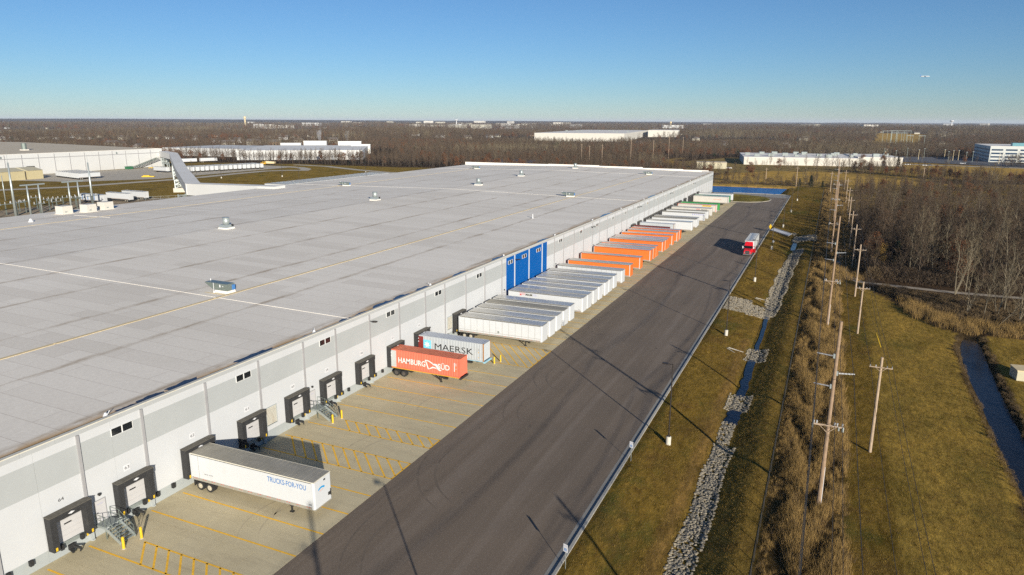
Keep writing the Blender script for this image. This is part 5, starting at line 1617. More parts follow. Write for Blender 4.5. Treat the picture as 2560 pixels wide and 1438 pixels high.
for i, (x, y) in enumerate(((-560, 300), (-560, 342))):
    t = thing('roof_exhaust_fan', ('green-grey fan on the second warehouse roof, nearer the left edge', 'green-grey fan on the second warehouse roof, right of the other one')[i], 'roof fan', (x, y, W2H + 0.5), 0, 'fans on the second warehouse')
    b = MB(); b.box(-2.2, 2.2, -2.2, 2.2, -0.6, 0.6); b.build('curb_base', M['roof_strip'], t)
    b = MB(); b.cyl((0, 0, 0.6), (0, 0, 5.2), 1.7, 1.7, 14); b.build('stack', M['galv_green'], t)
# small yellow rack items and a green bin near its wall
t = thing('waste_container', 'green waste container against the second warehouse wall', 'bin', (-505, 386, 0))
b = MB(); b.box(-1.5, 1.5, -2.5, 2.5, 0.1, 2.0); b.build('body', M['bin_green'], t)
b = MB(); b.box(-1.6, 1.6, -2.6, 2.6, 2.0, 2.2); b.build('lid', M['bin_green'], t)
t = thing('yellow_barrier', 'low yellow barrier rail near the second warehouse', 'barrier', (-490, 398, 0), R(35))
b = MB(); b.box(-5, 5, -0.15, 0.15, 0.9, 1.2)
for i in range(6): b.box(-5 + i * 1.95, -4.8 + i * 1.95, -0.15, 0.15, 0, 0.9)
b.build('rail', M['yellow'], t)
t = thing('yellow_barrier', 'yellow stacked pallets below the conveyor bridge', 'pallets', (-424, 338, 0), R(30))
b = MB(); b.box(-4, 4, -1.2, 1.2, 0.1, 0.7); b.box(-3, 1, -1.1, 1.1, 0.701, 1.2); b.build('pallet', M['yellow'], t)

# conveyor bridge: a straight roof-level gallery, an elbow and a long diagonal run on trestles
br_ = thing('conveyor_bridge', 'white enclosed conveyor bridge leading from the long roof to the second warehouse', 'bridge', (0, 0, 0))
def gallery(P, w, hh, zt, nm):
    for a, c, za, zb in P:
        A, C = Vector((a[0], a[1], 0)), Vector((c[0], c[1], 0))
        d = (C - A).normalized(); n = Vector((-d.y, d.x, 0)) * w / 2
        def q(p, s, z): return (p.x + n.x * s, p.y + n.y * s, z)
        b = MB()
        b.hexa((q(A, -1, za - hh), q(A, 1, za - hh), q(C, 1, zb - hh), q(C, -1, zb - hh), q(A, -1, za), q(A, 1, za), q(C, 1, zb), q(C, -1, zb)))
        b.build('gallery', M['far_white'], br_)
        b = MB(); m = 1.04
        b.hexa((q(A, -m, za + .01), q(A, m, za + .01), q(C, m, zb + .01), q(C, -m, zb + .01), q(A, -m, za + .14), q(A, m, za + .14), q(C, m, zb + .14), q(C, -m, zb + .14)))
        b.build('gallery_roof', M['far_roof'], br_)
gallery([((-205, 224.0), (-254.3, 224.0), 11.6, 10.9)], 6.2, 4.8, 11, 'a')
gallery([((-252.6, 223.0), (-340, 293), 10.9, 11.1), ((-340.2, 293.2), (-478, 406), 11.1, 12.2), ((-478.2, 406.2), (-511.6, 424), 12.2, 12.4)], 6.0, 4.6, 11, 'b')
def trestle(x, y, zt, w=4.5, rz=R(40), base=True):
    d = bpy.data.objects.new('trestle', None); COL.objects.link(d); d.parent = br_; d.location = (x, y, 0); d.rotation_euler = (0, 0, rz)
    h = w / 2
    for sx in (-h, h):
        for sy in (-h, h):
            b = MB(); b.box(sx - .25, sx + .25, sy - .25, sy + .25, 0.0, zt); b.build('leg', M['galv'], d)
    b = MB(); nl = 2
    for k in range(nl):
        z0, z1 = 2.2 + k * (zt - 2.6) / nl, 2.2 + (k + 1) * (zt - 2.6) / nl
        for s in (-h, h):
            b.beam((-h, s, z0), (h, s, z1), .2, .2); b.beam((h, s, z0), (-h, s, z1), .2, .2)
            b.beam((s, -h, z0), (s, h, z1), .2, .2); b.beam((s, h, z0), (s, -h, z1), .2, .2)
            b.beam((-h, s, z1), (h, s, z1), .25, .25); b.beam((s, -h, z1), (s, h, z1), .25, .25)
    b.build('bracing', M['galv'], d)
    if base:
        b = MB(); b.box(-h - 1, h + 1, -h - 1, h + 1, -0.3, 2.2); b.build('footing', M['conc_base'], d)
trestle(-321, 275, 6.6); trestle(-258, 223, 6.2, 4.0, 0, False); trestle(-391, 332.5, 7.0, 3.0, R(40), False); trestle(-500, 416, 7.6, 4, R(30), False); trestle(-440, 374, 7.4, 3, R(40), False)
b = MB()
for i in range(16):
    b.beam((W2X + 2, 415 - i * 1.6, 7.4 - i * 0.46), (W2X + 5.5, 415 - i * 1.6, 7.4 - i * 0.46), 1.5, 0.12)
b.beam((W2X + 2, 416, 7.4), (W2X + 2, 390, 0.2), .15, .5); b.beam((W2X + 5.5, 416, 7.4), (W2X + 5.5, 390, 0.2), .15, .5); b.beam((W2X + 5.5, 416, 8.6), (W2X + 5.5, 390, 1.4), .1, .1)
b.build('stairway', M['galv_green'], br_)
# beige building
t = thing('beige_shed', 'low tan metal building at the left edge below the second warehouse', 'building', (0, 0, 0))
b = MB(); b.box(-494, -474, 255, 287.4, 0, 5.6); b.build('wall', M['beige'], t)
b = MB(); b.box(-494, -474, 289.2, 299, 0, 5.6); b.build('wall', M['beige'], t)
b = MB(); b.box(-490, -476, 287.41, 289.19, 0, 5.2); b.build('link', M['office_shade'], t)
for a, c in ((254.7, 287.4), (289.2, 299.3)):
    b = MB(); b.hexa(((-494.3, a, 5.6), (-473.7, a, 5.6), (-473.7, c, 5.6), (-494.3, c, 5.6), (-485, a, 7.4), (-483, a, 7.4), (-483, c, 7.4), (-485, c, 7.4))); b.build('roof', M['beige_pale'], t)
b = MB(); b.box(-473.98, -473.9, 268, 270, 2.6, 3.6); b.build('window', M['office_glass'], t)
# parked trailers in the yard (backs toward the camera)
GY_ = 'white trailers parked in the yard'
tv = van('white trailer nearest the tan shed in the yard group, rightmost', 308.0, x=-444, L=15, rz=R(62), group=GY_)
tv.location = (-444.5, 302, 0.03); tv.rotation_euler = (0, 0, R(90))
names = ['second', 'third', 'fourth', 'fifth', 'sixth', 'seventh', 'eighth', 'ninth', 'tenth']
for i in range(9):
    o = dup(tv, (-448.1 - 3.6 * i, 302.8 + 0.9 * i, 0.03), None, 'white trailer in the yard group by the tan shed, %s from the right' % names[i])
# long row of trailers, rear ends toward the camera
NR = 17
r0v = van('white trailer in the long yard row, nearest the conveyor bridge', 370, x=-436, L=15.5, rz=R(180), group='white trailers in the long yard row')
r0v.location = (-432.5, 378, 0.04); r0v.rotation_euler = (0, 0, R(163))
ordn = ['second', 'third', 'fourth', 'fifth', 'sixth', 'seventh', 'eighth', 'ninth', 'tenth', 'eleventh', 'twelfth', 'thirteenth', 'fourteenth', 'fifteenth', 'sixteenth', 'seventeenth', 'eighteenth', 'nineteenth', 'twentieth', 'twenty-first', 'twenty-second', 'twenty-third', 'twenty-fourth', 'twenty-fifth', 'twenty-sixth', 'twenty-seventh']
for i in range(1, NR):
    u = i / (NR - 1)
    dup(r0v, (-432.5 + 16.5 * u + rnd.uniform(-.5, .5), 378 + 58.5 * u, 0.04), R(163), 'white trailer in the long yard row, %s from the conveyor bridge%s' % (ordn[i - 1], ', the last one' if i == NR - 1 else ''))
o = dup(r0v, (-461, 374, 0.04), R(-6), 'white trailer standing sideways under the conveyor bridge', GY_)
o = dup(r0v, (-527.5, 476, 0.04), R(70), 'white trailer parked against the bare trees behind the long yard row, right one', GY_)
o = dup(r0v, (-534, 458.5, 0.04), R(70), 'white trailer parked against the bare trees behind the long yard row, left one', GY_)
for lab, yy, xr in (('white trailer with blue bands beside the substation', 219.8, -306.5), ('white trailer with a faint red mark, middle of three by the substation', 229.6, -301.5), ('white trailer farthest of the three by the substation', 238.8, -302.5)):
    o = dup(r0v, (xr, yy, 0.03), R(180), lab, GY_)
    if 'bands' in lab:
        b = MB()
        for xx in (5.0, 9.5, 13.2): b.box(xx, xx + 0.5, 1.325, 1.335, 1.4, 3.95)
        b.build('blue_band', M['print_blue'], o)
for i in range(24):
    yy = 300 + i * 4.15
    dup(r0v, (-284, yy, 0.0), 0.0, 'trailer with a blue-reflecting roof behind the long warehouse, %s from the left' % (['first'] + ordn)[i], 'trailers behind the long warehouse')
# yellow dump truck
t = thing('dump_truck', 'yellow dump truck at the bend of the yard road', 'truck', (-443, 475, 0), R(15))
b = MB(); b.hexa(((-3.5, -1.3, 1.5), (3.6, -1.3, 1.5), (3.6, 1.3, 1.5), (-3.5, 1.3, 1.5), (-4, -1.4, 3.6), (4.2, -1.4, 3.1), (4.2, 1.4, 3.1), (-4, 1.4, 3.6))); b.build('dump_bed', M['vent_tan'], t)
b = MB(); b.box(-7.2, -4.2, -1.2, 1.2, 1.0, 3.2); b.box(-9, -7.2, -1.1, 1.1, 1.0, 2.1); b.build('cab', M['chassis_yellow'], t)
b = MB(); b.box(-6.9, -5.0, -1.22, 1.22, 2.2, 3.0); b.build('window', M['glass_dark'], t)
for xx in (-7.9, 0.2, 1.8):
    for s in (-1.1, 1.1):
        b = MB(); b.cyl((xx, s - .25, .55), (xx, s + .25, .55), .55, n=12); b.build('wheel', M['rubber'], t)
# substation: tapered steel poles, goal-post frames, low bus work
GS = 'steel poles in the substation'
def taper(label, x, y, H, r=0.55):
    t = thing('steel_pole', label, 'steel pole', (x, y, 0), 0, GS)
    b = MB(); b.cyl((0, 0, -0.3), (0, 0, H * 0.85), r, r * 0.5, 12); b.build('shaft', M['galv'], t, True)
    b = MB(); b.cyl((0, 0, H * 0.85), (0, 0, H), r * 0.15, 0.05, 6); b.build('spike', M['galv'], t)
taper('tallest tapered steel pole at the left of the substation', -298.6, 175.1, 25.0)
taper('tapered steel pole in front of the blue-banded trailer', -299.1, 208.7, 23.0)
taper('thin steel lamp pole at the far left of the substation', -358.6, 206.6, 14.0, 0.3)
for lab, xa, ya, yb in (('galvanised goal-post frame nearer the left in the substation', -298.3, 180.8, 185.4), ('galvanised goal-post frame nearer the trailers in the substation', -298.5, 198.2, 202.4)):
    t = thing('substation_frame', lab, 'steel frame', (xa, ya, 0), 0, GS)
    for yy in (0, yb - ya):
        b = MB(); b.cyl((0, yy, -0.2), (0, yy, 11.7), .45, .28, 10); b.build('leg', M['galv'], t, True)
    b = MB(); b.box(-.3, .3, -2.6, yb - ya + 2.6, 11.7, 12.2); b.build('crossbeam', M['galv'], t)
k = 0
for i in range(7):
    for j in range(3):
        x, y = -312 + j * 7 + rnd.uniform(-1, 1), 160 + i * 8 + rnd.uniform(-1, 1)
        t = thing('bus_support', 'small green-grey switchgear stand among the substation poles', 'switchgear', (x, y, 0), 0, 'switchgear stands in the substation')
        H = rnd.uniform(3.2, 5.0)
        b = MB(); b.box(-.16, .16, -.16, .16, 0, H); b.build('post', M['galv_green'], t)
        b = MB(); b.box(-.2, .2, -2.4, 2.4, H, H + 0.25)
        b.build('crossarm', M['galv_green'], t)
        b = MB()
        for yy in (-2, 0, 2): b.cyl((0, yy, H + .25), (0, yy, H + 1.1), .16, .12, 6)
        b.build('insulator', M['porcelain'], t)
# wire fence along the yard and light poles on the grass
t = thing('wire_fence', 'thin wire fence on the grass behind the long roof', 'fence', (0, 0, 0))
pts = [(-282, 255), (-300, 232), (-330, 230)] ; pts2 = [(-282, 255), (-283, 300), (-300, 330)]
b = MB()
for pp in (pts, pts2):
    for a, c in zip(pp, pp[1:]):
        A, C = Vector((*a, 0)), Vector((*c, 0)); n = int((C - A).length / 3.2)
        for i in range(n):
            p = A.lerp(C, i / n); b.cyl((p.x, p.y, 0), (p.x, p.y, 2.2), .05, n=5)
        b.beam((A.x, A.y, 2.1), (C.x, C.y, 2.1), .04, .04); b.beam((A.x, A.y, 1.1), (C.x, C.y, 1.1), .03, .03)
b.build('fence_post', M['galv'], t)
for i, (x, y) in enumerate(((-372, 352), (-345, 380), (-300, 345), (-262, 362), (-320, 442), (-396, 350))):
    t = thing('yard_light_pole', 'slender dark yard light pole, %s' % ('first from the bridge', 'beside the yard road', 'in the middle of the grass', 'nearest the blue-roofed trailers', 'by the perimeter road', 'with a white base by the bridge')[i], 'light pole', (x, y, 0), 0, 'light poles in the yard')
    b = MB(); b.cyl((0, 0, 1), (0, 0, 11), .12, .09, 7); b.box(-.9, .1, -.2, .2, 10.9, 11.1); b.build('pole', M['pole_bronze'], t)
    b = MB(); b.cyl((0, 0, -.3), (0, 0, 1), .4, n=10); b.build('concrete_base', M['conc_base'], t)

# ================================================================== FAR BUILDINGS
def block(name, label, x, y, w, d, h, rz=0, wall='far_white', roof='far_roof', cat='building', group='distant industrial buildings', z=None, units=0, bays=0):
    z = h1(x, y) if z is None else z
    t = thing(name, label, cat, (x, y, z), R(rz), group)
    b = MB(); b.box(-w / 2, w / 2, -d / 2, d / 2, -2, h); b.build('wall', M[wall], t)
    b = MB(); b.box(-w / 2 - .2, w / 2 + .2, -d / 2 - .2, d / 2 + .2, h + .01, h + .5); b.build('roof', M[roof], t)
    for i in range(units):
        b = MB(); ux = -w / 2 + w * (i + .5 + rnd.uniform(-.3, .3)) / units; uy = rnd.uniform(-d * .35, d * .35); s = rnd.uniform(1.5, 2.6)
        b.box(ux - s, ux + s, uy - s, uy + s, h + .5, h + .5 + s); b.build('roof_unit', M['steel_grey'], t)
    for i in range(bays):
        bx = -w / 2 + w * (i + .5) / bays
        b = MB(); b.box(bx - w / bays * .3, bx + w / bays * .3, -d / 2 - .12, -d / 2 - .01, h * .12, h * .62); b.build('bay', M['unit_cream'], t)
    return t
block('factory', 'cream flat-roofed factory with roof units beyond the golden field', -32, 735, 100, 95, 6.4, 9, 'unit_cream', 'roof_strip', units=14)
block('factory', 'lower cream wing at the right of the flat-roofed factory', 33, 745, 36, 70, 7.2, 9, 'unit_cream', 'roof_strip', units=3)
block('small_shed', 'small tan shed with a grey roof behind the end of the long warehouse', -93, 616, 24, 17, 4.6, 10, 'beige_pale', 'grey_roof')
block('factory', 'long white low plant with steaming rooftop boxes in the left distance', -520, 618, 120, 150, 8.6, 33, 'far_white', 'far_roof')
block('factory', 'long white annex running left of the steaming plant', -625, 610, 110, 90, 7.8, 5, 'far_white', 'far_white')
for i, (x, y, w) in enumerate(((-607, 688, 24), (-577, 697, 27), (-531, 704, 27), (-505, 690, 22))):
    block('cooling_box', ('white box with dark openings on the steaming plant, leftmost', 'tall white cooling box on the steaming plant, left of the two big ones', 'tall white cooling box on the steaming plant, right of the two big ones', 'low white box with dark openings on the steaming plant, rightmost')[i], x, y, w, 9, 10.5 if i in (0, 3) else 13.2, 33, 'far_white', 'far_roof', cat='cooling unit', z=0, bays=5 if i in (0, 3) else 0)
block('far_warehouse', 'long cream warehouse far off in the middle of the woods', -495, 1590, 175, 560, 13, 9, 'unit_cream', 'roof_strip', units=8, z=2, bays=9)
block('far_warehouse', 'lower cream block at the right end of the long far warehouse', -390, 1790, 70, 150, 16, 10, 'unit_cream', 'roof_strip', z=1)
# office block with bands of windows
t = thing('office_building', 'four-storey white office block with bands of blue windows at the right edge', 'building', (141, 838, h1(141, 838)), R(0))
OW, OD = 95, 90
b = MB(); b.box(0.3, OW, 0.3, OD, -1, 13.6); b.build('core', M['office_shade'], t)
for i in range(5):
    z0 = -1 if i == 0 else i * 3.4 - 0.95; z1 = i * 3.4 + 0.95 if i < 4 else 15.2
    if i == 0: z1 = 0.9
    b = MB(); b.box(0, OW, 0, 0.29, z0, z1); b.build('spandrel', M['office_white'], t)
    b = MB(); b.box(0, 0.29, 0.3, OD, z0, z1); b.build('spandrel', M['office_white'], t)
for i in range(4):
    for j in range(8):
        x0 = j * OW / 8 + 1.1
        b = MB(); b.box(x0, x0 + OW / 8 - 2.2, 0.12, 0.28, i * 3.4 + 0.96, i * 3.4 + 2.44); b.build('window', M['office_glass'], t)
        b = MB(); b.box(x0 - 2.2 if j else 0, x0, 0.0, 0.3, i * 3.4 + 0.955, i * 3.4 + 2.445); b.build('pier', M['office_white'], t)
b = MB(); b.box(0, OW, 0, OD, 15.2, 15.5); b.build('roof', M['roof_strip'], t)
b = MB(); b.box(20, 30, 12, 20, 15.5, 18.5); b.box(40, 62, 12, 22, 15.5, 18.2); b.build('plant_room', M['teal'], t)
b = MB(); b.box(30.1, 39, 12, 20, 15.5, 19); b.build('plant_room', M['unit_cream'], t)
# lot lamps
ln = 0
for i, (x, y) in enumerate(((47, 800), (50, 870), (52, 860), (75, 905), (82, 860), (91, 900), (108, 880), (104, 820), (112, 850), (118, 812), (118, 860), (126, 830), (139, 895), (132, 780), (143, 800), (58, 820))):
    t = thing('lot_lamp', 'slim pale lamp post in the office car park', 'lamp post', (x, y, h1(x, y)), 0, 'lamp posts of the office car park')
    b = MB(); b.cyl((0, 0, 0), (0, 0, 10), .22, .16, 6); b.build('pole', M['galv_green' if i % 2 else 'vent_tan'], t)
    b = MB(); b.box(-.7, .7, -.25, .25, 10, 10.3); b.build('lamp_head', M['galv'], t)
# cars
def car(label, x, y, rz, paintm):
    t = thing('parked_car', label, 'car', (x, y, h1(x, y) + .1), R(rz), 'cars by the office')
    b = MB(); b.hexa(((-2.3, -.9, .3), (2.3, -.9, .3), (2.3, .9, .3), (-2.3, .9, .3), (-2.2, -.85, .95), (2.1, -.85, .85), (2.1, .85, .85), (-2.2, .85, .95))); b.build('body', M[paintm], t)
    b = MB(); b.hexa(((-1.7, -.8, .95), (1.0, -.8, .9), (1.0, .8, .9), (-1.7, .8, .95), (-1.2, -.65, 1.5), (.3, -.65, 1.5), (.3, .65, 1.5), (-1.2, .65, 1.5))); b.build('cabin', M['glass_dark'], t)
    for xx in (-1.4, 1.4):
        for s in (-.8, .8):
            b = MB(); b.cyl((xx, s - .1, .33), (xx, s + .1, .33), .33, n=10); b.build('wheel', M['rubber'], t)
for lab, x, y, rz, pm in (('white car on the grass verge in front of the office lot, left one', 63, 741, 10, 'car_white'), ('white car on the verge in front of the office lot, right one', 76, 733, 12, 'car_white'), ('dark car next to the right white car on the verge', 80, 736, 12, 'car_dark'),
                          ('white car on the far side of the office lot', 117, 905, 5, 'car_white'), ('red car on the far side of the office lot', 125, 905, 5, 'car_red'), ('white car at the entrance of the office lot', 112, 785, -10, 'car_white'), ('dark car at the entrance of the office lot', 117, 784, -10, 'car_dark'),
                          ('white car parked by the small tan shed', -78, 612, 20, 'car_white'), ('dark car on the office road at the right edge', 138, 738, -8, 'car_dark')):
    car(lab, x, y, rz, pm)
# houses scattered over the far slopes
hr = random.Random(21)
hn = 0
house_src = {}
def house(x, y, kind, label, grp, s=1.0):
    key = kind
    if key not in house_src:
        t = thing('house', label, 'house', (x, y, h1(x, y)), 0, grp)
        b = MB(); b.box(-9, 9, -6, 6, -2, 5.5); b.build('wall', M[kind], t)
        b = MB(); b.prism([(0, 0)] * 3, 0, 0) if False else None
        b.v += [(-9.5, -6.6, 5.5), (9.5, -6.6, 5.5), (9.5, 6.6, 5.5), (-9.5, 6.6, 5.5), (-9.5, 0, 9.5), (9.5, 0, 9.5)]
        b.f += [(0, 1, 5, 4), (2, 3, 4, 5), (0, 4, 3), (1, 2, 5), (3, 2, 1, 0)]; b.m += [0] * 5
        b.build('roof', M['shingle'], t)
        for xx in (-5.5, 0, 5.5):
            b = MB(); b.box(xx - .8, xx + .8, -6.08, -6.01, 1.5, 3.5); b.build('window', M['glass_dark'], t)
        house_src[key] = t
    else:
        t = dup(house_src[key], (x, y, h1(x, y)), None, label, grp)
    t.rotation_euler = (0, 0, hr.uniform(0, 3.1)); t.scale = (s, s, s)
HL = {'far_white': 'white gabled house among the distant bare trees', 'house_brick': 'brick gabled house among the distant bare trees', 'house_cream': 'cream gabled house among the distant bare trees'}
placed = 0
HOUSES = []
while placed < 170:
    a = R(hr.uniform(-60, 10)); d = hr.uniform(1100, 3600) if placed < 100 else hr.uniform(1000, 2600)
    if placed >= 100: a = R(hr.uniform(-60, -36))
    x, y = math.sin(a) * d, math.cos(a) * d
    if any(inpoly1(x, y, P) for P in CLEAR): continue
    k = hr.choice(['far_white', 'house_cream', 'house_brick', 'house_cream'])
    house(x, y, k, HL[k], 'houses among the distant trees', hr.uniform(.65, 1.05)); HOUSES.append((x, y)); placed += 1
for i in range(46):   # larger pale blocks of the far town
    a = R(hr.uniform(-46, 10)) if i % 2 else R(hr.uniform(-34, -20)); d = hr.uniform(3000, 7500)
    x, y = math.sin(a) * d, math.cos(a) * d
    block('town_building', 'pale flat-roofed building of the distant town', x, y, hr.uniform(30, 130), hr.uniform(20, 60), hr.uniform(14, 24), hr.uniform(-30, 30), hr.choice(['far_white', 'unit_cream', 'house_cream']), 'roof_strip', group='buildings of the distant town', z=h1(x, y) - 1)
    HOUSES.append((x, y))
# water towers
def wtower(label, x, y, z, H, r, kind):
    t = thing('water_tower', label, 'water tower', (x, y, z - 12), 0, 'distant water towers')
    if kind == 'col':
        b = MB(); b.cyl((0, 0, 0), (0, 0, H * .72), r * .6, r * .55, 12); b.cyl((0, 0, H * .72), (0, 0, H * .8), r * .55, r, 12); b.build('shaft', M['vent_tan'], t)
        b = MB(); b.cyl((0, 0, H * .8), (0, 0, H), r, r * .9, 12); b.build('tank', M['vent_tan'], t)
    else:
        b = MB(); b.cyl((0, 0, 0), (0, 0, H * .7), r * .25, r * .2, 10); b.build('shaft', M['plate_white'], t)
        b = MB()
        for i in range(5):
            u0, u1 = -1 + i * .4, -1 + (i + 1) * .4
            b.cyl((0, 0, H * .83 + u0 * H * .17), (0, 0, H * .83 + u1 * H * .17), r * math.sqrt(max(.03, 1 - u0 * u0)), r * math.sqrt(max(.03, 1 - u1 * u1)), 12, caps=(i in (0, 4)))
        b.build('tank', M['plate_white'], t)
wtower('tan column-shaped water tower on the left horizon', -2810, 2850, 20, 48, 7, 'col')
wtower('white rounded water tower above the distant town', -1920, 3510, 32, 26, 10, 'ball')
wtower('white rounded water tower on the right horizon', 497, 3970, 36, 25, 9, 'ball')
wtower('slim white silo tower in the middle distance', -821, 3916, 12, 38, 6, 'col')
# airliner
t = thing('airliner', 'small white airliner low in the sky at the right', 'airplane', (271.5, 2983.4, 198.0), R(5)); t.scale = (.85, .85, .85)
b = MB(); b.cyl((-13, 0, 0), (12, 0, 0), 1.9, 1.9, 12); b.cyl((12, 0, 0), (17, 0, -.4), 1.9, .5, 12); b.cyl((-13, 0, 0), (-19, 0, .9), 1.9, .5, 12); b.build('fuselage', M['plate_white'], t)
b = MB()
for s in (-1, 1): b.hexa(((-3, s * 1.5, -1), (4, s * 1.5, -1), (-4, s * 16, .2), (-6, s * 16, .2), (-3, s * 1.5, -.6), (4, s * 1.5, -.6), (-4, s * 16, .5), (-6, s * 16, .5)))
b.build('wing', M['galv'], t)
b = MB(); b.hexa(((-19, -.2, 1), (-14, -.2, 1), (-14, .2, 1), (-19, .2, 1), (-20.5, -.1, 7), (-18, -.1, 7), (-18, .1, 7), (-20.5, .1, 7))); b.build('tail_fin', M['print_blue'], t)
for s in (-1, 1):
    b = MB(); b.cyl((0, s * 5, -2), (4, s * 5, -2), 1, n=10); b.build('engine', M['print_blue'], t)
    b = MB(); b.hexa(((-18, 0, 1), (-15, 0, 1), (-18, s * 6, 1.2), (-19, s * 6, 1.2), (-18, 0, 1.3), (-15, 0, 1.3), (-18, s * 6, 1.4), (-19, s * 6, 1.4))); b.build('tailplane', M['plate_white'], t)

# ================================================================== VEGETATION
def rot_about(v, axis, ang):
    return Matrix.Rotation(ang, 3, axis) @ v
def limb(b, pts, r0, r1, n=4):
    k = len(pts)
    for i in range(k - 1):
        b.cyl(pts[i], pts[i + 1], r0 + (r1 - r0) * i / (k - 1), r0 + (r1 - r0) * (i + 1) / (k - 1), n, 0, False)
def sliver(b, p, d, L, w, rg, m=0):
    """one twig: a thin tapering triangle"""
    s = d.cross(Vector((rg.uniform(-1, 1), rg.uniform(-1, 1), rg.uniform(-1, 1)))).normalized() * w * 0.5
    b.poly((p - s, p + s, p + d * L), m)
def bare_tree(seed, H, spread=0.36, npri=16, nsec=7, ntw=8, tw=0.05, fork=False, base=0.25):
    g = random.Random(seed)
    tb, cb = MB(), MB()
    stems = [Vector((0, 0, 0))]
    axes = []
    k = 3 if fork else 1
    for q in range(k):
        lean = Vector((g.uniform(-.12, .12) * (2.2 if fork else 1), g.uniform(-.12, .12) * (2.2 if fork else 1), 1)).normalized()
        pts = [Vector((g.uniform(-.15, .15), g.uniform(-.15, .15), -0.4)) if fork else Vector((0, 0, -0.4))]
        hh = H * (1 if q == 0 else g.uniform(.7, .92))
        for i in range(1, 8):
            u = i / 7
            pts.append(pts[0] + lean * hh * u + Vector((g.uniform(-1, 1), g.uniform(-1, 1), 0)) * 0.02 * hh * u)
        limb(tb, pts, H * 0.0095 if not fork else H * .0075, H * 0.0018, 5)
        axes.append(pts)
    for q in range(npri):
        pts = axes[q % k]
        u = base + (1 - base) * ((q + g.random()) / npri)
        u = min(u, 0.985)
        f = u * 7; i = min(int(f), 6)
        p = pts[i].lerp(pts[i + 1], f - i)
        a = q * 2.4 + g.uniform(-.5, .5)
        el = R(g.uniform(25, 48) + 25 * u)
        L = H * spread * (1.15 - 0.75 * u) * g.uniform(.75, 1.2)
        d = Vector((math.cos(a) * math.cos(el), math.sin(a) * math.cos(el), math.sin(el)))
        bp = [p]
        for s in range(3):
            d = (d + Vector((g.uniform(-.16, .16), g.uniform(-.16, .16), .16))).normalized()
            bp.append(bp[-1] + d * L / 3)
        limb(tb, bp, H * .0040 * (1.2 - u * .6), H * .0009, 3)
        for s in range(nsec):
            v = (s + 1.2) / (nsec + 0.6); f2 = min(v * 3, 2.98); j = int(f2)
            sp = bp[j].lerp(bp[j + 1], f2 - j)
            sd = (d + Vector((g.uniform(-1, 1), g.uniform(-1, 1), g.uniform(-.3, .8))) * .95).normalized()
            sL = L * g.uniform(.22, .45)
            sliver(cb, sp, sd, sL, tw * 1.5, g)
            for w in range(ntw):
                tp = sp + sd * sL * (w + .5) / ntw
                td = (sd + Vector((g.uniform(-1, 1), g.uniform(-1, 1), g.uniform(-.4, .9))) * .9).normalized()
                sliver(cb, tp, td, sL * g.uniform(.35, .75), tw, g)
    return tb, cb
def leaf_blob(b, g, c, rad, n, size, m=0):
    for _ in range(n):
        v = Vector((g.gauss(0, 1), g.gauss(0, 1), g.gauss(0, 1))).normalized() * g.random() ** 0.4
        p = Vector((c[0] + v.x * rad[0], c[1] + v.y * rad[1], c[2] + v.z * rad[2]))
        a = Vector((g.uniform(-1, 1), g.uniform(-1, 1), g.uniform(-1, 1))).normalized(); u = a.orthogonal().normalized() * size * g.uniform(.6, 1.3); w = a.cross(u.normalized()) * size * g.uniform(.5, 1.0)
        b.poly((p - u, p + w * .6, p + u, p - w * .6), m)
def leafy(seed, H, n=1500, size=.28):
    g = random.Random(seed); tb, cb = bare_tree(seed, H, .34, 10, 3, 3, .06)
    c2 = MB()
    for q in range(15):
        a = g.uniform(0, 6.3); u = g.uniform(.32, .95); rr = H * .26 * math.sin(min(1, (1.08 - u) * 1.5) * 1.57) * g.uniform(.3, 1)
        leaf_blob(c2, g, (math.cos(a) * rr, math.sin(a) * rr, H * u), (H * .12,) * 2 + (H * .10,), n // 15, size)
    return tb, c2
def conifer(seed, H, n=1400):
    g = random.Random(seed); tb, c = MB(), MB()
    tb.cyl((0, 0, -.3), (0, 0, H * .9), .16, .03, 5)
    for q in range(n):
        u = g.random() ** .8; a = g.uniform(0, 6.3); rr = H * .2 * (1.02 - u) ** .8 * g.uniform(.5, 1.05) * (1 + .25 * math.sin(a * 3 + seed + u * 9))
        p = Vector((math.cos(a) * rr, math.sin(a) * rr, H * (.04 + .95 * u)))
        d = Vector((math.cos(a), math.sin(a), g.uniform(-.2, .9))).normalized(); s = d.cross(Vector((0, 0, 1))).normalized() * g.uniform(.1, .22)
        c.poly((p - s, p + s, p + d * g.uniform(.35, .8)))
    return tb, c
def shrub(seed, H, Rr, n=700):
    g = random.Random(seed); tb, c = MB(), MB()
    for q in range(7):
        a = g.uniform(0, 6.3); e = Vector((math.cos(a) * Rr * .5, math.sin(a) * Rr * .5, H * .75)); tb.cyl((0, 0, -.2), e, .05, .02, 3, 0, False)
    for q in range(n):
        a = g.uniform(0, 6.3); u = g.random(); rr = Rr * math.sqrt(g.random()) * (1 - .5 * u * u)
        p = Vector((math.cos(a) * rr, math.sin(a) * rr, H * u * (1 - .4 * (rr / Rr) ** 2)))
        d = Vector((math.cos(a) * .5 + g.uniform(-.6, .6), math.sin(a) * .5 + g.uniform(-.6, .6), g.uniform(.2, 1.2))).normalized()
        sliver(c, p, d, g.uniform(.4, 1.0) * H * .35, .07, g)
    return tb, c

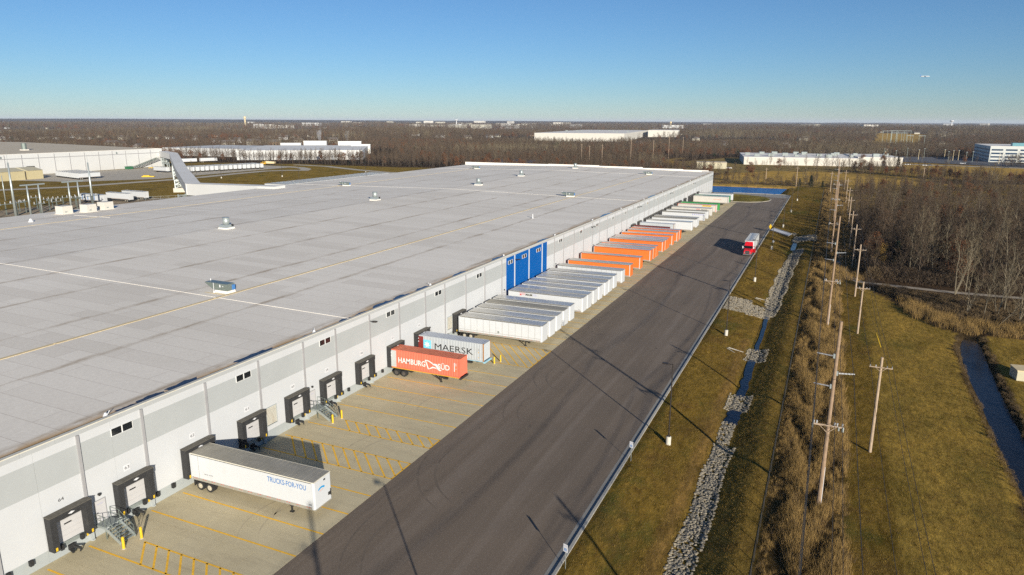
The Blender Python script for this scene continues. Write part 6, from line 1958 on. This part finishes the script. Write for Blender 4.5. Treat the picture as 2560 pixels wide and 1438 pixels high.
KIND = {}
def make_kind(key, builder, bark, leafm):
    tb, cb = builder
    KIND[key] = (tb.data('trunk', M[bark]), cb.data('crown', M[leafm]))
for i in range(5): make_kind('brown%d' % i, bare_tree(30 + i, 14.0 + i * .6, .36, 20, 8, 10, .05), 'bark', 'twig')
for i in range(4): make_kind('pale%d' % i, bare_tree(60 + i, 16.5 + i * .7, .31, 24, 7, 9, .045, fork=(i % 2 == 1)), 'bark_pale', 'twig_pale')
for i in range(2): make_kind('rust%d' % i, leafy(80 + i, 13.0 + i), 'bark', 'leaf_rust')
make_kind('gold', leafy(90, 8.0, 1500, .22), 'bark', 'leaf_gold')
for i in range(2): make_kind('cedar%d' % i, conifer(95 + i, 7.0), 'bark', 'leaf_green')
for i in range(3): make_kind('shrub%d' % i, shrub(100 + i, 3.0 + i * .5, 2.6 + .3 * i, 800), 'bark', ('twig', 'weed', 'twig')[i])

def plant(name, key, label, cat, group, x, y, s=1.0, g=rnd):
    t = thing(name, label, cat, (x, y, h1(x, y)), g.uniform(0, 6.28), group)
    t.scale = (s * g.uniform(.92, 1.08), s * g.uniform(.92, 1.08), s)
    link('trunk', KIND[key][0], t); link('crown', KIND[key][1], t)
    return t
vg = random.Random(77)
G_W = 'bare trees of the wood on the right'
taken = []
def free(x, y, dmin):
    for a, c in taken:
        if (a - x) ** 2 + (c - y) ** 2 < dmin * dmin: return False
    taken.append((x, y)); return True
pale_spots = [(22.5, 207, 'pale-trunked bare tree at the wood front, left one of the pale group'), (25.0, 206, 'pale-trunked bare tree at the wood front, second of the pale group'), (25.4, 197, 'pale-trunked bare tree with low branches just above the gravel path'),
              (28.2, 182.4, 'several-stemmed bare tree standing at the near edge of the gravel path'), (31, 187, 'pale bare tree just behind the gravel path, right of the several-stemmed one'), (27.6, 162, 'slim pale bare tree in the brush below the gravel path, leftmost'),
              (30.3, 161, 'pale bare tree in the reeds below the gravel path, second from left'), (33.0, 163, 'pale bare tree in the reeds below the gravel path, third from left'), (34.8, 167, 'pale bare tree between the reeds and the gravel path'), (36.0, 160, 'pale bare tree in the reeds at the right edge'),
              (32.2, 157, 'leaning pale bare trunk in the reeds'), (38.5, 186, 'pale bare tree behind the gravel path near the right edge'), (19.3, 259, 'tall straight pale tree standing out deeper in the wood'), (38, 228, 'pale bare tree in the wood behind the path, left of two'), (42, 224, 'pale bare tree in the wood behind the path, right of two'), (47, 221, 'pale bare tree in the wood at the right edge')]
for i, (x, y, lab) in enumerate(pale_spots):
    taken.append((x, y))
    t = plant('bare_tree', 'pale%d' % (i % 4), lab, 'tree', G_W, x, y, (.62 if 155 < y < 170 else vg.uniform(.85, 1.0)), vg)
    if 'leaning' in lab: t.rotation_euler = (R(16), R(24), 0)
plant('leafy_tree', 'gold', 'small rounded tree with rusty gold leaves at the wood edge', 'tree', G_W, 14.0, 204, 1.0, vg); taken.append((14, 204))
plant('cedar', 'cedar0', 'dark green cedar among the bare trunks beside the rusty gold tree', 'tree', G_W, 17.6, 203, 1.15, vg); taken.append((17.6, 203))
plant('cedar', 'cedar1', 'small dark cedar at the back of the right-hand wood', 'tree', G_W, 26, 316, 1.0, vg)
plant('cedar', 'cedar0', 'small dark cedar at the back right of the right-hand wood', 'tree', G_W, 60, 322, 1.1, vg)
WOODR = [(10, 198), (17, 191), (30, 190), (44, 190), (80, 230), (125, 330), (128, 352), (70, 352), (9.5, 330)]
cnt = 0; tries = 0
cand = []
while len(cand) < 640 and tries < 30000:
    tries += 1
    x, y = vg.uniform(9, 126), vg.uniform(190, 354)
    if x > y * 0.26 + 6 or not inpoly1(x, y, WOODR): continue
    if free(x, y, 4.3): cand.append((x, y))
cand.sort(key=lambda p: p[1] ** 2 + p[0] ** 2)
NEAR_CAP = 205
rest_wood = cand[NEAR_CAP:]
for x, y in cand[:NEAR_CAP]:
    q = vg.random()
    key = 'pale%d' % vg.randrange(4) if q < (.28 if y < 215 else .06) else ('rust%d' % vg.randrange(2) if q > .965 else 'brown%d' % vg.randrange(5))
    zn = 'in the front rank behind the gravel path' if y < 212 else ('beside the line of utility poles' if x < 17 else ('at the right edge of the picture' if x > y * .235 else ('deep in the middle of the wood' if y < 265 else 'towards the back of the wood')))
    lab = {'p': 'pale-barked bare tree ', 'b': 'grey-brown bare tree ', 'r': 'rust-leaved oak '}[key[0]] + zn
    plant('bare_tree' if key[0] != 'r' else 'oak_tree', key, lab, 'tree', {'p': 'pale bare trees of the right-hand wood', 'b': 'grey-brown bare trees of the right-hand wood', 'r': 'rusty oaks of the right-hand wood'}[key[0]], x, y, vg.uniform(.70, .95) * (0.8 if x < 14 else 1) * (1 - .16 * min(1, max(0, (y - 230) / 80))), vg)
G_P = 'trees and bushes between the pond and the field'
for x, y, key, s, lab in ((-47, 474, 'rust0', 1.05, 'big rust-leaved oak behind the pond'), (-58, 480, 'brown1', .8, 'bare tree left of the rusty oak behind the pond'), (-67, 472, 'brown2', .75, 'bare tree at the corner of the long warehouse behind the pond'), (-63, 490, 'rust1', .6, 'small rusty tree behind the warehouse corner'),
                          (-53, 466, 'brown3', .6, 'low bare tree at the foot of the rusty oak, left side'), (-41, 467, 'brown4', .6, 'low bare tree at the foot of the rusty oak, right side'), (-30, 470, 'brown0', .55, 'low bare tree between the two poles behind the pond'),
                          (-10.5, 458, 'cedar0', 1.0, 'dark green cedar behind the right end of the pond'), (-4, 455, 'cedar1', .62, 'small cedar behind the lawn, right of the larger cedar'), (-17, 462, 'cedar1', .7, 'low dark cedar beside the right pole behind the pond'), (-24, 464, 'shrub0', 1.1, 'brown bush behind the pond, left of the right pole'),
                          (-34, 464, 'shrub2', 1.1, 'brown bush behind the pond beside the left pole'), (-8, 470, 'brown2', .6, 'bare tree behind the cedar at the pond end'), (2, 462, 'shrub1', 1.2, 'brown bush at the end of the lawn strip'), (7, 470, 'shrub0', 1.3, 'brown bush by the far poles'), (-14, 478, 'pale1', .7, 'pale bare tree in front of the flat-roofed factory'),
                          (-48, 463, 'shrub1', 1.3, 'weedy bush along the far bank of the pond'), (-60, 462, 'shrub0', 1.3, 'bush at the left of the far pond bank'), (-70, 464, 'shrub2', 1.2, 'bush hidden by the warehouse corner')):
    plant({'c': 'cedar', 's': 'bush', 'r': 'oak_tree'}.get(key[0], 'bare_tree'), key, lab, 'bush' if key[0] == 's' else 'tree', G_P, x, y, s, vg)
for i, (x, y, key, s) in enumerate(((62, 540, 'rust0', .85), (54, 555, 'brown1', .8), (69, 560, 'brown2', .7), (92, 530, 'pale2', .75), (84, 520, 'brown4', .7), (110, 520, 'brown0', .8), (76, 512, 'brown3', .6), (18, 600, 'brown0', .85), (28, 606, 'brown1', .8), (36, 612, 'brown3', .8), (44, 590, 'brown2', .75), (52, 600, 'brown4', .8),
                                   (-20, 640, 'pale0', .75), (-12, 636, 'brown2', .8), (-4, 640, 'pale2', .7), (4, 632, 'pale3', .75), (12, 628, 'brown4', .8), (22, 640, 'rust1', .9), (40, 690, 'rust0', 1.0), (52, 700, 'cedar0', 1.3), (63, 598, 'brown1', .7), (74, 590, 'brown3', .7), (-36, 632, 'brown1', .7), (-48, 640, 'brown3', .7))):
    plant('bare_tree' if key[0] in 'pb' else ('cedar' if key[0] == 'c' else 'oak_tree'), key, {'p': 'pale bare tree in the hedgerow beside the golden field', 'b': 'brown bare tree in the hedgerow beside the golden field', 'r': 'rust-leaved tree in the hedgerow beside the golden field', 'c': 'dark cedar beside the flat-roofed factory'}[key[0]], 'tree', 'hedgerow trees by the golden field', x, y, s, vg)
plant('bush', 'shrub2', 'round dark bush in front of the office block, left one', 'bush', 'bushes at the office', 148, 770, 2.4, vg)
plant('bush', 'shrub2', 'round dark bush in front of the office block, right one', 'bush', 'bushes at the office', 163, 765, 2.0, vg)
for i, (x, y, s) in enumerate(((11.0, 181.5, .8), (13.8, 178, .7), (17, 175, .7), (21, 172, .6), (24.5, 170, .65), (28, 168, .6), (19.5, 168, .6), (12, 193, 1.0), (16, 193.5, .9), (10.8, 208, .9), (10.6, 222, 1.0), (11, 240, 1.0), (9.8, 262, .9))):
    plant('bush', 'shrub%d' % (i % 3), 'low brown bush along the gravel path and wood edge', 'bush', 'low bushes along the wood edge', x, y, s * .8, vg)

# ---- scattering of uncountable vegetation: one object per kind, instanced over its points
def scatter(name, pts, sources):
    me = bpy.data.meshes.new(name)
    P = np.array([p[:3] for p in pts], dtype=np.float32)
    me.vertices.add(len(P)); me.vertices.foreach_set('co', P.reshape(-1))
    for nm, dt, arr in (('rot', 'FLOAT', [p[3] for p in pts]), ('sc', 'FLOAT', [p[4] for p in pts]), ('idx', 'INT', [p[5] for p in pts])):
        a = me.attributes.new(nm, dt, 'POINT'); a.data.foreach_set('value', arr)
    o = link(name, me)
    ng = bpy.data.node_groups.new(name + '_scatter', 'GeometryNodeTree')
    ng.interface.new_socket('Geometry', in_out='INPUT', socket_type='NodeSocketGeometry')
    ng.interface.new_socket('Geometry', in_out='OUTPUT', socket_type='NodeSocketGeometry')
    n, l = ng.nodes, ng.links
    gi, go = n.new('NodeGroupInput'), n.new('NodeGroupOutput')
    jn = n.new('GeometryNodeJoinGeometry')
    for s in sources[::-1]:
        s.parent = o
        oi = n.new('GeometryNodeObjectInfo'); oi.transform_space = 'ORIGINAL'; oi.inputs['Object'].default_value = s
        g2 = n.new('GeometryNodeGeometryToInstance'); l.new(oi.outputs['Geometry'], g2.inputs[0]); l.new(g2.outputs[0], jn.inputs[0])
    ip = n.new('GeometryNodeInstanceOnPoints'); l.new(gi.outputs[0], ip.inputs['Points']); l.new(jn.outputs[0], ip.inputs['Instance'])
    ip.inputs['Pick Instance'].default_value = True
    def na(nm, dt):
        a = n.new('GeometryNodeInputNamedAttribute'); a.data_type = dt; a.inputs['Name'].default_value = nm
        return a.outputs['Attribute']
    l.new(na('idx', 'INT'), ip.inputs['Instance Index'])
    cx = n.new('ShaderNodeCombineXYZ'); l.new(na('rot', 'FLOAT'), cx.inputs[2])
    er = n.new('FunctionNodeEulerToRotation'); l.new(cx.outputs[0], er.inputs[0]); l.new(er.outputs[0], ip.inputs['Rotation'])
    l.new(na('sc', 'FLOAT'), ip.inputs['Scale']); l.new(ip.outputs[0], go.inputs[0])
    md = o.modifiers.new('scatter', 'NODES'); md.node_group = ng
    return tag(o, kind='stuff')
def src(name, parts, x, y, s=1.0):
    """a plant that stands in the stand itself and is repeated over it"""
    b = MB(); mats = []
    for mb, mt in parts:
        k = len(b.v); b.v += mb.v; b.f += [tuple(k + i for i in f) for f in mb.f]; b.m += [len(mats)] * len(mb.f); mats.append(M[mt])
    o = b.build(name, mats); o.location = (x, y, h1(x, y)); o.scale = (s, s, s)
    return tag(o, kind='stuff')
def tuft(seed, H, n, w, rad):
    g = random.Random(seed); b = MB()
    for _ in range(n):
        a = g.uniform(0, 6.3); p = Vector((g.gauss(0, rad), g.gauss(0, rad), -.05)); d = Vector((math.cos(a) * .35, math.sin(a) * .35, 1)).normalized()
        sliver(b, p, d, H * g.uniform(.5, 1.05), w, g)
    return b
gr = random.Random(41)
P_ = []
for (xa, xb, ya, yb, dens, s0, s1) in ((-2.75, 4.7, 40, 110, 11, .6, 1.05), (-2.75, 4.6, 110, 200, 7, .6, 1.1), (-2.7, 4.6, 200, 452, 3.5, .6, 1.1), (4.6, 9.4, 188, 450, 1.8, .6, 1.1)):
    for _ in range(int((xb - xa) * (yb - ya) * dens)):
        x, y = gr.uniform(xa, xb), gr.uniform(ya, yb)
        e = min(x - xa, xb - x)
        ramp = min(1.0, .34 + max(0, x + 2.6) / 4.2) if xb < 5 else 1.0
        cl = math.sin(x * .9 + 2.2 * math.sin(y * .13)) * math.sin(y * .31 + 1.1 * math.sin(x * 1.3))
        if xb < 5 and cl < -.38 and gr.random() < .85: continue
        if e < .5 and gr.random() < .45: continue
        P_.append((x, y, h1(x, y), gr.uniform(0, 6.3), gr.uniform(s0, s1) * (1 + .35 * cl) * ramp, (0 if gr.random() < .2 else 1) if cl < -.2 else gr.choice((1, 1, 2, 2, 3))))
scatter('tall_dry_grass', P_, [src('weed_clump', [(tuft(1, .9, 34, .035, .28), 'weed')], 0.5, 50), src('grass_clump', [(tuft(2, 1.25, 40, .030, .22), 'reed')], 1.0, 60), src('grass_clump', [(tuft(3, 1.35, 36, .032, .25), 'reed')], 2.0, 64), src('weed_clump', [(tuft(4, 1.15, 34, .036, .3), 'weed')], 3.0, 58)])
P_ = []
for (xa, xb, ya, yb, dens, s0, s1) in ((-17.7, -10.2, 44, 120, 9, .7, 1.3), (-17.7, -10.2, 120, 260, 4, .9, 1.6), (-7.2, -3.1, 44, 140, 9, .7, 1.3), (-7.0, -3.1, 140, 290, 4, .9, 1.6), (4.9, 21.5, 54, 130, 8, .7, 1.35), (4.9, 22, 130, 184, 5, .8, 1.5), (27, 44, 100, 147, 4, .8, 1.5), (-18, -3, 260, 400, 1.5, 1.2, 2.0)):
    for _ in range(int((xb - xa) * (yb - ya) * dens)):
        x, y = gr.uniform(xa, xb), gr.uniform(ya, yb)
        cl = math.sin(x * .8 + 2 * math.sin(y * .21)) * math.sin(y * .27 + 1.5 * math.sin(x * .6))
        if gr.random() < .25 - .35 * cl: continue
        P_.append((x, y, h1(x, y), gr.uniform(0, 6.3), gr.uniform(s0, s1), gr.choice((0, 0, 1)) if cl > -.1 else gr.choice((0, 1, 2))))
scatter('short_grass', P_, [src('grass_tuft', [(tuft(21, .17, 14, .035, .16), 'turf_dry')], -14, 52), src('grass_tuft', [(tuft(22, .14, 14, .035, .18), 'turf_olive')], -13, 54), src('grass_tuft', [(tuft(23, .20, 12, .04, .14), 'turf_brown')], -12, 56)])
P_ = []
REED = [(15, 168), (17.5, 156.5), (22, 150), (29, 147.5), (37, 149), (45, 152), (45, 156), (34, 155), (26, 157), (20, 165), (17, 172)]
while len(P_) < 520:
    x, y = gr.uniform(14, 45), gr.uniform(146, 173)
    if inpoly1(x, y, REED) and math.sin(x * 1.1 + 2 * math.sin(y * .5)) * math.sin(y * .9 + math.sin(x)) > -.3: P_.append((x, y, h1(x, y), gr.uniform(0, 6.3), gr.uniform(.6, 1.1), gr.choice((0, 0, 1))))
BRUSH = [(12, 182), (13.5, 177), (17, 171), (21, 165), (26, 157.5), (45, 156), (48, 176), (30, 176), (17, 180)]
while len(P_) < 2900:
    x, y = gr.uniform(11, 48), gr.uniform(155, 190)
    if inpoly1(x, y, BRUSH): P_.append((x, y, h1(x, y), gr.uniform(0, 6.3), gr.uniform(.4, .85), gr.choice((1, 2, 2))))
for _ in range(380):    # creek banks and wood floor edge
    y = gr.uniform(60, 146); l_, r_ = np.interp(y, CY, CXL), np.interp(y, CY, CXR)
    x = gr.choice((l_ - gr.uniform(0, .8), r_ + gr.uniform(0, .9)))
    P_.append((x, y, h1(x, y), gr.uniform(0, 6.3), gr.uniform(.2, .42), gr.choice((1, 2))))
scatter('reeds', P_, [src('reed_clump', [(tuft(11, 2.0, 40, .045, .35), 'reed')], 24, 151), src('reed_clump', [(tuft(12, 1.5, 40, .045, .4), 'weed')], 30, 150), src('brush_clump', [(shrub(13, 1.6, 1.1, 160)[1], 'weed')], 28, 170)])

# ---- the wooded country
def low_tree(seed, H, tw, key):
    tb, cb = bare_tree(seed, H, .40, 11, 4, 4, tw, base=.2)
    return [(tb, 'bark' if key == 'twig' else 'bark_pale'), (cb, key)]
def low_leaf(seed, H, key):
    g = random.Random(seed); b = MB()
    for q in range(8):
        a = g.uniform(0, 6.3); rr = H * .22 * g.random()
        leaf_blob(b, g, (math.cos(a) * rr, math.sin(a) * rr, H * g.uniform(.4, .85)), (H * .16, H * .16, H * .13), 36, .5)
    tb = MB(); tb.cyl((0, 0, -.5), (0, 0, H * .7), .2, .08, 4)
    return [(tb, 'bark'), (b, key)]
wr = random.Random(9)
NPTS, FPTS = [], []
def wooded(x, y):
    for Pq in CLEAR:
        if inpoly1(x, y, Pq): return False
    return True
def clump(x, y):
    return math.sin(x / 170 + 2 * math.sin(y / 410)) * math.sin(y / 260 + 1.3 * math.sin(x / 330))
for x, y in rest_wood:
    NPTS.append((x, y, h1(x, y), wr.uniform(0, 6.3), wr.uniform(.58, .78), wr.choice((0, 0, 1, 1, 1, 2))))
for q_ in range(3600):
    x, y = wr.uniform(9, 126), (wr.uniform(190.5, 222) if q_ % 3 == 0 else wr.uniform(191, 354))
    if x < y * .27 + 6 and inpoly1(x, y, WOODR): NPTS.append((x, y, h1(x, y), wr.uniform(0, 6.3), wr.uniform(.5, 1.25), 5))
def ring(d0, d1, step, out, smin, smax, far):
    xs_, ys_, zz_ = [], [], []
    d = d0
    while d < d1:
        a0, a1 = R(-62), R(17)
        n = int((a1 - a0) * d / step)
        for i in range(n):
            a = a0 + (a1 - a0) * (i + wr.random()) / n; dd = d + wr.uniform(-.5, .5) * step
            xs_.append(math.sin(a) * dd); ys_.append(math.cos(a) * dd)
        d += step * .92
    X, Y = np.array(xs_), np.array(ys_)
    ok = np.ones(len(X), bool)
    for Pq in CLEAR: ok &= ~inpoly(X, Y, Pq)
    ok &= ~inpoly(X, Y, [(-600, 60), (-600, 470), (30, 470), (30, 60)])
    ok &= ~inpoly(X, Y, WOODR)
    if far:
        ok &= ~inpoly(X, Y, TOWN) | (nrs.rand(len(X)) < .35)
        c = np.sin(X / 170 + 2 * np.sin(Y / 410)) * np.sin(Y / 260 + 1.3 * np.sin(X / 330))
        ok &= (c < .62) | (nrs.rand(len(X)) < .10)
    for hx, hy in HOUSES:
        ok &= ((X - hx) ** 2 + (Y - hy) ** 2) > 800 if far else True
    X, Y = X[ok], Y[ok]
    Z = hgt(X, Y)
    tone = np.sin(X / 63 + 1.5 * np.sin(Y / 90)) * np.sin(Y / 71 + .8 * np.sin(X / 57)) + nrs.uniform(-.5, .5, len(X))
    for x, y, z, tn in zip(X, Y, Z, tone):
        q = wr.random()
        big = math.sin(x / 420 + 1.7 * math.sin(y / 610 + 1)) * math.sin(y / 380 + x / 900)
        k = 3 if (q > .965 or tn > (1.0 if far else 1.12)) else (4 if q < .02 else (2 if tn < ((-.1 if big > .35 else -.75) if far else -.95) else (1 if q < .5 else 0)))
        out.append((x, y, z, wr.uniform(0, 6.3), wr.uniform(smin, smax) * (1 if k != 4 else .8), k))
for _ in range(330):
    u = wr.random(); x = 9 + 125 * u + wr.gauss(0, 3); y = (620 - 0.93 * 125 * u if u < .65 else 544 - .15 * 125 * (u - .65)) + wr.gauss(0, 7)
    NPTS.append((x, y, h1(x, y), wr.uniform(0, 6.3), wr.uniform(.4, .68), wr.choice((0, 1, 0, 1, 2, 3, 5, 5))))
FILL = [(10, 330), (60, 350), (128, 352), (175, 480), (120, 505), (88, 515), (36, 462), (11, 440)]
for _ in range(1500):
    x, y = wr.uniform(10, 175), wr.uniform(330, 515)
    if inpoly1(x, y, FILL): NPTS.append((x, y, h1(x, y), wr.uniform(0, 6.3), wr.uniform(.42, .66), wr.choice((0, 1, 0, 1, 1, 5, 5, 2, 3) if wr.random() < .6 else (0, 1, 5))))
for _ in range(170):
    x, y = wr.uniform(-80, 10), wr.uniform(455, 482)
    NPTS.append((x, y, h1(x, y), wr.uniform(0, 6.3), wr.uniform(.28, .55), wr.choice((0, 1, 5, 5, 5))))
for _ in range(90):
    x, y = wr.uniform(-70, 45), wr.uniform(600, 662)
    NPTS.append((x, y, h1(x, y), wr.uniform(0, 6.3), wr.uniform(.3, .52), wr.choice((0, 1, 2, 5, 5))))
for _ in range(150):
    x, y = wr.uniform(10, 170), wr.uniform(352, 520)
    if x > y * .27 + 8 or inpoly1(x, y, FIELD1): continue
    NPTS.append((x, y, h1(x, y), wr.uniform(0, 6.3), wr.uniform(.4, .7), wr.choice((0, 1, 5, 5))))
ring(395, 760, 6.2, NPTS, .52, .82, False)
ring(760, 1300, 8.2, FPTS, .62, .95, True)
ring(1300, 2600, 13.0, FPTS, .95, 1.35, True)
ring(2600, 5600, 27.0, FPTS, 1.3, 1.9, True)
def bt(seed, H, bark, tw, **k):
    a, c = bare_tree(seed, H, .38, 14, 6, 6, .075, **k); return [(a, bark), (c, tw)]
def lf(seed, H, key):
    a, c = leafy(seed, H, 900, .34); return [(a, 'bark'), (c, key)]
def cn(seed, H):
    a, c = conifer(seed, H, 700); return [(a, 'bark'), (c, 'leaf_green')]
scatter('woodland', NPTS, [src('bare_tree', bt(201, 13.5, 'bark', 'twig'), -230, 520), src('bare_tree', bt(202, 14.5, 'bark', 'twig'), -240, 530), src('bare_tree', bt(203, 14.5, 'bark_pale', 'twig_pale'), -250, 524), src('oak_tree', lf(204, 12, 'leaf_rust'), -262, 534), src('cedar', cn(205, 8), -270, 522), src('shrub', [(shrub(206, 2.8, 2.0, 420)[1], 'twig')], -235, 512)])
scatter('far_woodland', FPTS, [src('bare_tree', low_tree(301, 13, .16, 'twig'), -300, 900), src('bare_tree', low_tree(302, 14, .18, 'twig'), -312, 905), src('bare_tree', low_tree(303, 14, .16, 'twig_pale'), -320, 898), src('oak_tree', low_leaf(304, 12, 'leaf_rust'), -332, 903), src('cedar', low_leaf(305, 11, 'leaf_green'), -340, 900)])
print('points', len(NPTS), len(FPTS))

# ---- steam over the plant: small soft plumes
def plume(label, x, y):
    t = NT('steam')
    t.n.remove(t.b)
    v = t.n.new('ShaderNodeVolumePrincipled'); v.inputs['Color'].default_value = (1, 1, 1, 1)
    nz = t.noise(t.pos((.12, .12, .07)), 1.0, 4)
    t.l.new(t.math('MULTIPLY', t.math('SUBTRACT', nz, .46, True), .5), v.inputs['Density'])
    t.l.new(v.outputs[0], t.out.inputs['Volume'])
    b = MB(); b.cyl((x, y, 14.2), (x - 3, y + 2, 26), 1.5, 4, 10)
    o = b.build('steam', t.mat); return tag(o, label, 'steam', None, 'stuff')
plume('steam above the plant', -580, 697); plume('steam above the plant', -571, 698); plume('steam above the plant', -534, 704)

# ================================================================== AIR
hz = NT('haze')
hz.n.remove(hz.b)
hv = hz.n.new('ShaderNodeVolumePrincipled')
hv.inputs['Color'].default_value = (0.78, 0.86, 1.0, 1)
hv.inputs['Density'].default_value = 0.000045
hv.inputs['Anisotropy'].default_value = 0.0
hz.l.new(hv.outputs[0], hz.out.inputs['Volume'])
b = MB(); b.box(-27000, 27000, -3300, 31000, -25, 92)
tag(b.build('haze', hz.mat), kind='stuff')
